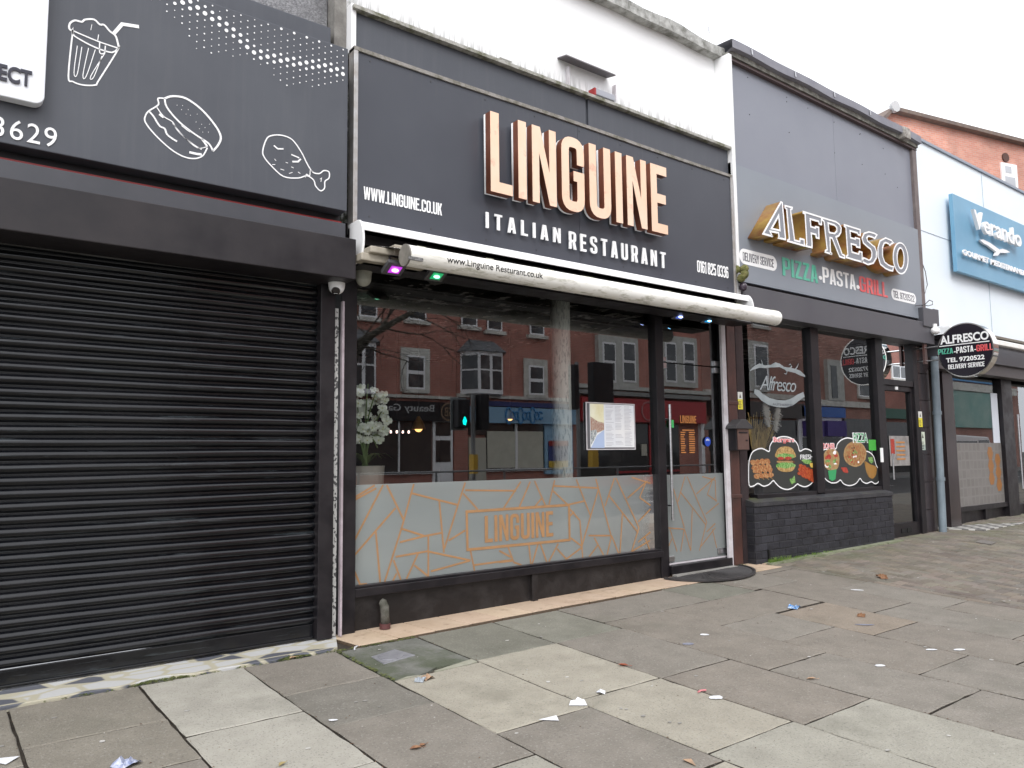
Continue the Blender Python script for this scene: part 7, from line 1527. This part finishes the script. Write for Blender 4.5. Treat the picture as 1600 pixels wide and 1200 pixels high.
scrap('folded_tissue', 'folded blue-edged white tissue lying on the slab joint, with a brown leaf beside it', 'tissue', 902, 1100, .095, PAPER, 'fold', -.6, seed=1)
scrap('paper_scrap', 'triangular white paper scrap on the dark slab below the folded tissue', 'paper', 858, 1125, .085, PAPER, 'tri', -.66)
scrap('paper_scrap', 'small white paper scrap standing upright on the joint right of the tissue', 'paper', 940, 1083, .06, PAPER, 'fold', .8, seed=2)
scrap('paper_scrap', 'oval white paper scrap on the dark slab below the door mat', 'paper', 1101, 992.5, .075, PAPER, 'flat', -.6, .6)
scrap('paper_scrap', 'crinkled white paper scrap beside the pink straw on the joint', 'paper', 1119, 1091, .095, PAPER, 'flat', -.5, .6)
scrap('pink_straw', 'short pink and white straw piece on the slab joint', 'straw', 1097, 1082, .06, mat('pink_plastic', (.6, .2, .22), .5), 'stick', -.1)
scrap('blue_wrapper', 'crumpled blue and white sweet wrapper on the grey slab', 'wrapper', 1241, 950, .10, BLUEW, 'crumple', .3, .8)
scrap('film_wrapper', 'flattened clear film wrapper on the brown slab', 'wrapper', 1352, 977, .16, CLEAR, 'flat', -.7, .22)
scrap('dead_leaf', 'curled dark brown leaf on the brown slab above the film wrapper', 'leaf', 1346, 963, .08, LEAF, 'crumple', .4, .7)
scrap('dead_leaf', 'brown lump of leaf on the block paving right of the slabs', 'leaf', 1378, 903, .12, LEAF, 'crumple', .9, .6)
scrap('paper_scrap', 'white paper scrap on the long dark slab at right', 'paper', 1375, 1041, .08, PAPER, 'flat', -.4, .5)
scrap('film_scrap', 'round grey film scrap left of the centre on the dark slab', 'film', 1076, 1007, .085, CLEAR, 'flat', -.6, .6)
scrap('paper_scrap', 'narrow white paper strip on the slab near the block paving edge', 'paper', 1339, 922.5, .12, PAPER, 'flat', -.8, .25)
scrap('paper_scrap', 'flat white paper scrap right of the long joint at far right', 'paper', 1499, 1016, .10, PAPER, 'flat', -.5, .35)
scrap('paper_scrap', 'thin white paper scrap left of the far right litter pair', 'paper', 1455, 1016, .09, PAPER, 'flat', -.6, .3)
scrap('paper_scrap', 'white paper corner at the bottom left edge of the pavement', 'paper', 0, 1190, .11, PAPER, 'tri', -.9)
scrap('film_wrapper', 'clear wrapper with blue print at the bottom left on the slab', 'wrapper', 198, 1196, .10, mat('blue_film', (.22, .26, .42), .3, col2=(.5, .52, .6), scale=60), 'crumple', .4, .8)
scrap('paper_crumbs', 'small white paper crumbs on the brown slab left of centre', 'paper', 520, 1126.5, .045, PAPER, 'flat', -.5, .5)
scrap('dead_leaf', 'torn brown leaf in front of the centre on the dark slab', 'leaf', 650, 1171, .06, LEAF, 'leaf', -.3)
scrap('dead_leaf', 'small brown leaf just above the torn leaf in front of the centre', 'leaf', 661, 1166, .045, LEAF, 'leaf', .2)
scrap('tan_scrap', 'forked tan paper scrap at the bottom of the pavement', 'paper', 1080, 1193, .06, TAN, 'tri', 1.1)
scrap('dead_leaf', 'small yellow leaf on the light slab at the bottom left', 'leaf', 441, 1196, .045, mat('yellow_leaf', (.3, .24, .1), .7), 'leaf', .5)
scrap('dead_leaf', 'reddish leaf caught in the joint right of the light slabs', 'leaf', 974, 1041, .07, mat('red_leaf', (.28, .07, .03), .7), 'leaf', -.9)
scrap('tan_scrap', 'crumpled tan paper lodged at the broken slab edge', 'paper', 668, 1061, .075, TAN, 'crumple', .2, .8)
scrap('grey_scrap', 'crumpled grey film lodged at the broken slab edge', 'film', 657, 1064, .07, mat('grey_scrap', (.3, .33, .36), .5), 'crumple', .7, .8)
scrap('dead_leaf', 'orange leaf lying across the joint in the middle distance', 'leaf', 1268, 1062, .06, TAN, 'leaf', -.7)
scrap('dead_leaf', 'small dark leaf in the weeds at the shutter threshold', 'leaf', 458, 1029, .06, TAN, 'leaf', .1)
scrap('plastic_stick', 'short white plastic stick at the tile corner by the shutter', 'stick', 556, 1014, .08, PAPER, 'stick', .9)
mb = MB(); a_ = [G(x, y, .003) for x, y in ((1524, 848), (1549, 852), (1557, 848), (1532, 845))]; mb.prism(a_, (0, 0, .008)); tag(obj('drain_cover', mb, mat('drain_cover', (.13, .12, .11), .8, col2=(.2, .18, .16), scale=20)), 'small square drain cover in the block paving near the checkered tiles', 'drain cover')
# gum and pale specks: uncountable
mb = MB(); rg = random.Random(17)
for k in range(460):
    x = rg.uniform(-1.5, 11); y = rg.uniform(.6, 4.9)
    r = rg.choice([.002, .002, .003, .003, .004, .005, .006, .010, .014]); s_ = rg.uniform(.5, 1); mb.prism([(x + r * math.cos(t_) * rg.uniform(.7, 1.2), y + r * s_ * math.sin(t_) * rg.uniform(.7, 1.2), zg(x, y) + .0022) for t_ in [2 * math.pi * k_ / 7 for k_ in range(7)]], (0, 0, .0013))
stuff('gum_specks', mb, mat('gum', (.26, .25, .23), .7, col2=(.55, .53, .5), scale=2.2, lo=.45, hi=.6))
# leaf crumbs and grit along the joints
mb = MB()
for k in range(700):
    if rg.random() < .6: x = rg.choice(X_) + rg.gauss(0, .006); y = rg.uniform(.8, 4.8)
    else: x = rg.uniform(-1, 9); y = rg.choice([4.155, 3.58, 3.04, 4.07, 2.2, 2.86, 3.67]) + rg.gauss(0, .02)
    r = rg.uniform(.002, .007); z = zg(x, y) + .001; a_ = rg.uniform(0, 3.1); d = Vector((math.cos(a_), math.sin(a_), 0)) * r; e = Vector((-d.y, d.x, 0)) * .5
    p = Vector((x, y, z)); mb.face([p - d, p - e + Vector((0, 0, r * .4)), p + d, p + e + Vector((0, 0, r * .5))])
stuff('leaf_crumbs', mb, mat('leaf_crumb', (.10, .05, .03), .9, col2=(.2, .12, .07), scale=40))
# grass and moss
def tufts(mb, spots, h, n_, spread, rnd):
    for (x, y) in spots:
        for k in range(n_):
            bx, by = x + rnd.gauss(0, spread), y + rnd.gauss(0, spread * .5); z = zg(bx, by); a_ = rnd.uniform(0, 6.28); L_ = h * rnd.uniform(.4, 1.2); d = Vector((math.cos(a_), math.sin(a_), 0)) * L_ * .5; w_ = Vector((-d.y, d.x, 0)).normalized() * .0022
            p = Vector((bx, by, z)); mb.face([p - w_, p + w_, p + d * .6 + Vector((0, 0, L_ * .7)) + w_ * .6, p + d * .6 + Vector((0, 0, L_ * .7)) - w_ * .6]); mb.face([p + d * .6 + Vector((0, 0, L_ * .7)) - w_ * .6, p + d * .6 + Vector((0, 0, L_ * .7)) + w_ * .6, p + d + Vector((0, 0, L_ * .85))])
mb = MB(); rw_ = random.Random(23); sp = []
for k in range(60): u = rw_.uniform(0, 1) ** 1.5; sp.append((xk0 + .18 + u * 1.3, YK - .03 + rw_.uniform(-.03, .01)))
tufts(mb, sp, .045, 9, .02, rw_); tufts(mb, [(xk0 + .3 + rw_.uniform(-.1, .25), YK - .04) for k in range(24)], .07, 9, .02, rw_)
tufts(mb, [(6.95 + rw_.uniform(-.05, .1), 5.1) for k in range(8)], .03, 8, .02, rw_)
stuff('grass_tufts', mb, mat('weed_green', (.10, .20, .025), .7, col2=(.2, .3, .05), scale=9))
mb = MB(); sp = []
for k in range(70): x = rw_.uniform(.55, 2.3); sp.append((x, ED + .0 + rw_.uniform(-.012, .012)))
for k in range(150): sp.append((rw_.uniform(1.0, 1.32), ED + .03 + rw_.uniform(-.025, .02)))
for k in range(150): sp.append((rw_.uniform(1.85, 2.06), ED + .03 + rw_.uniform(-.025, .02)))
for k in range(120): sp.append((xk0 + rw_.uniform(0, 2.9), YK - .03 + rw_.uniform(-.05, .02)))
for k in range(90): sp.append((2.24 + rw_.uniform(-.01, .01), rw_.uniform(4.0, 4.8)))
for k in range(80): sp.append((rw_.uniform(2.25, 2.85), 4.79 + rw_.uniform(-.01, .01)))
for (x, y) in sp:
    for j in range(4):
        r = rw_.uniform(.003, .009); bx, by = x + rw_.gauss(0, .007), y + rw_.gauss(0, .006); z = zg(bx, by) + rw_.uniform(0, .006); a_ = rw_.uniform(0, 6.28); d = Vector((math.cos(a_), math.sin(a_), rw_.uniform(-.2, .5))) * r; e = Vector((-d.y, d.x, 0)) * .7; p = Vector((bx, by, z)); mb.face([p - d, p - e, p + d, p + e])
stuff('moss', mb, mat('moss_green', (.07, .10, .02), .9, col2=(.14, .15, .05), scale=20))
mb = MB(); q = [(xk0 + .1, YK - .002), (xk1 + .2, YK + .0), (xk1 + .2, YK - .09), (xk0 + .5, YK - .13), (xk0 + .15, YK - .10)]
n_ = 14
for i in range(n_):
    x0, x1 = xk0 + .15 + i * .21, xk0 + .15 + (i + 1) * .21 - .002; w0 = .09 + .012 * math.sin(i * 1.7)
    mb.prism([(x0, YK - w0, zg(x0, YK) - .02), (x1, YK - w0, zg(x1, YK) - .02), (x1, YK, zg(x1, YK) - .02), (x0, YK, zg(x0, YK) - .02)], (0, 0, .036))
struct('mossy_edging', mb, mat('mossy_edging', (.15, .17, .09), .9, col2=(.26, .27, .19), scale=7, detail=7, bump=.5))
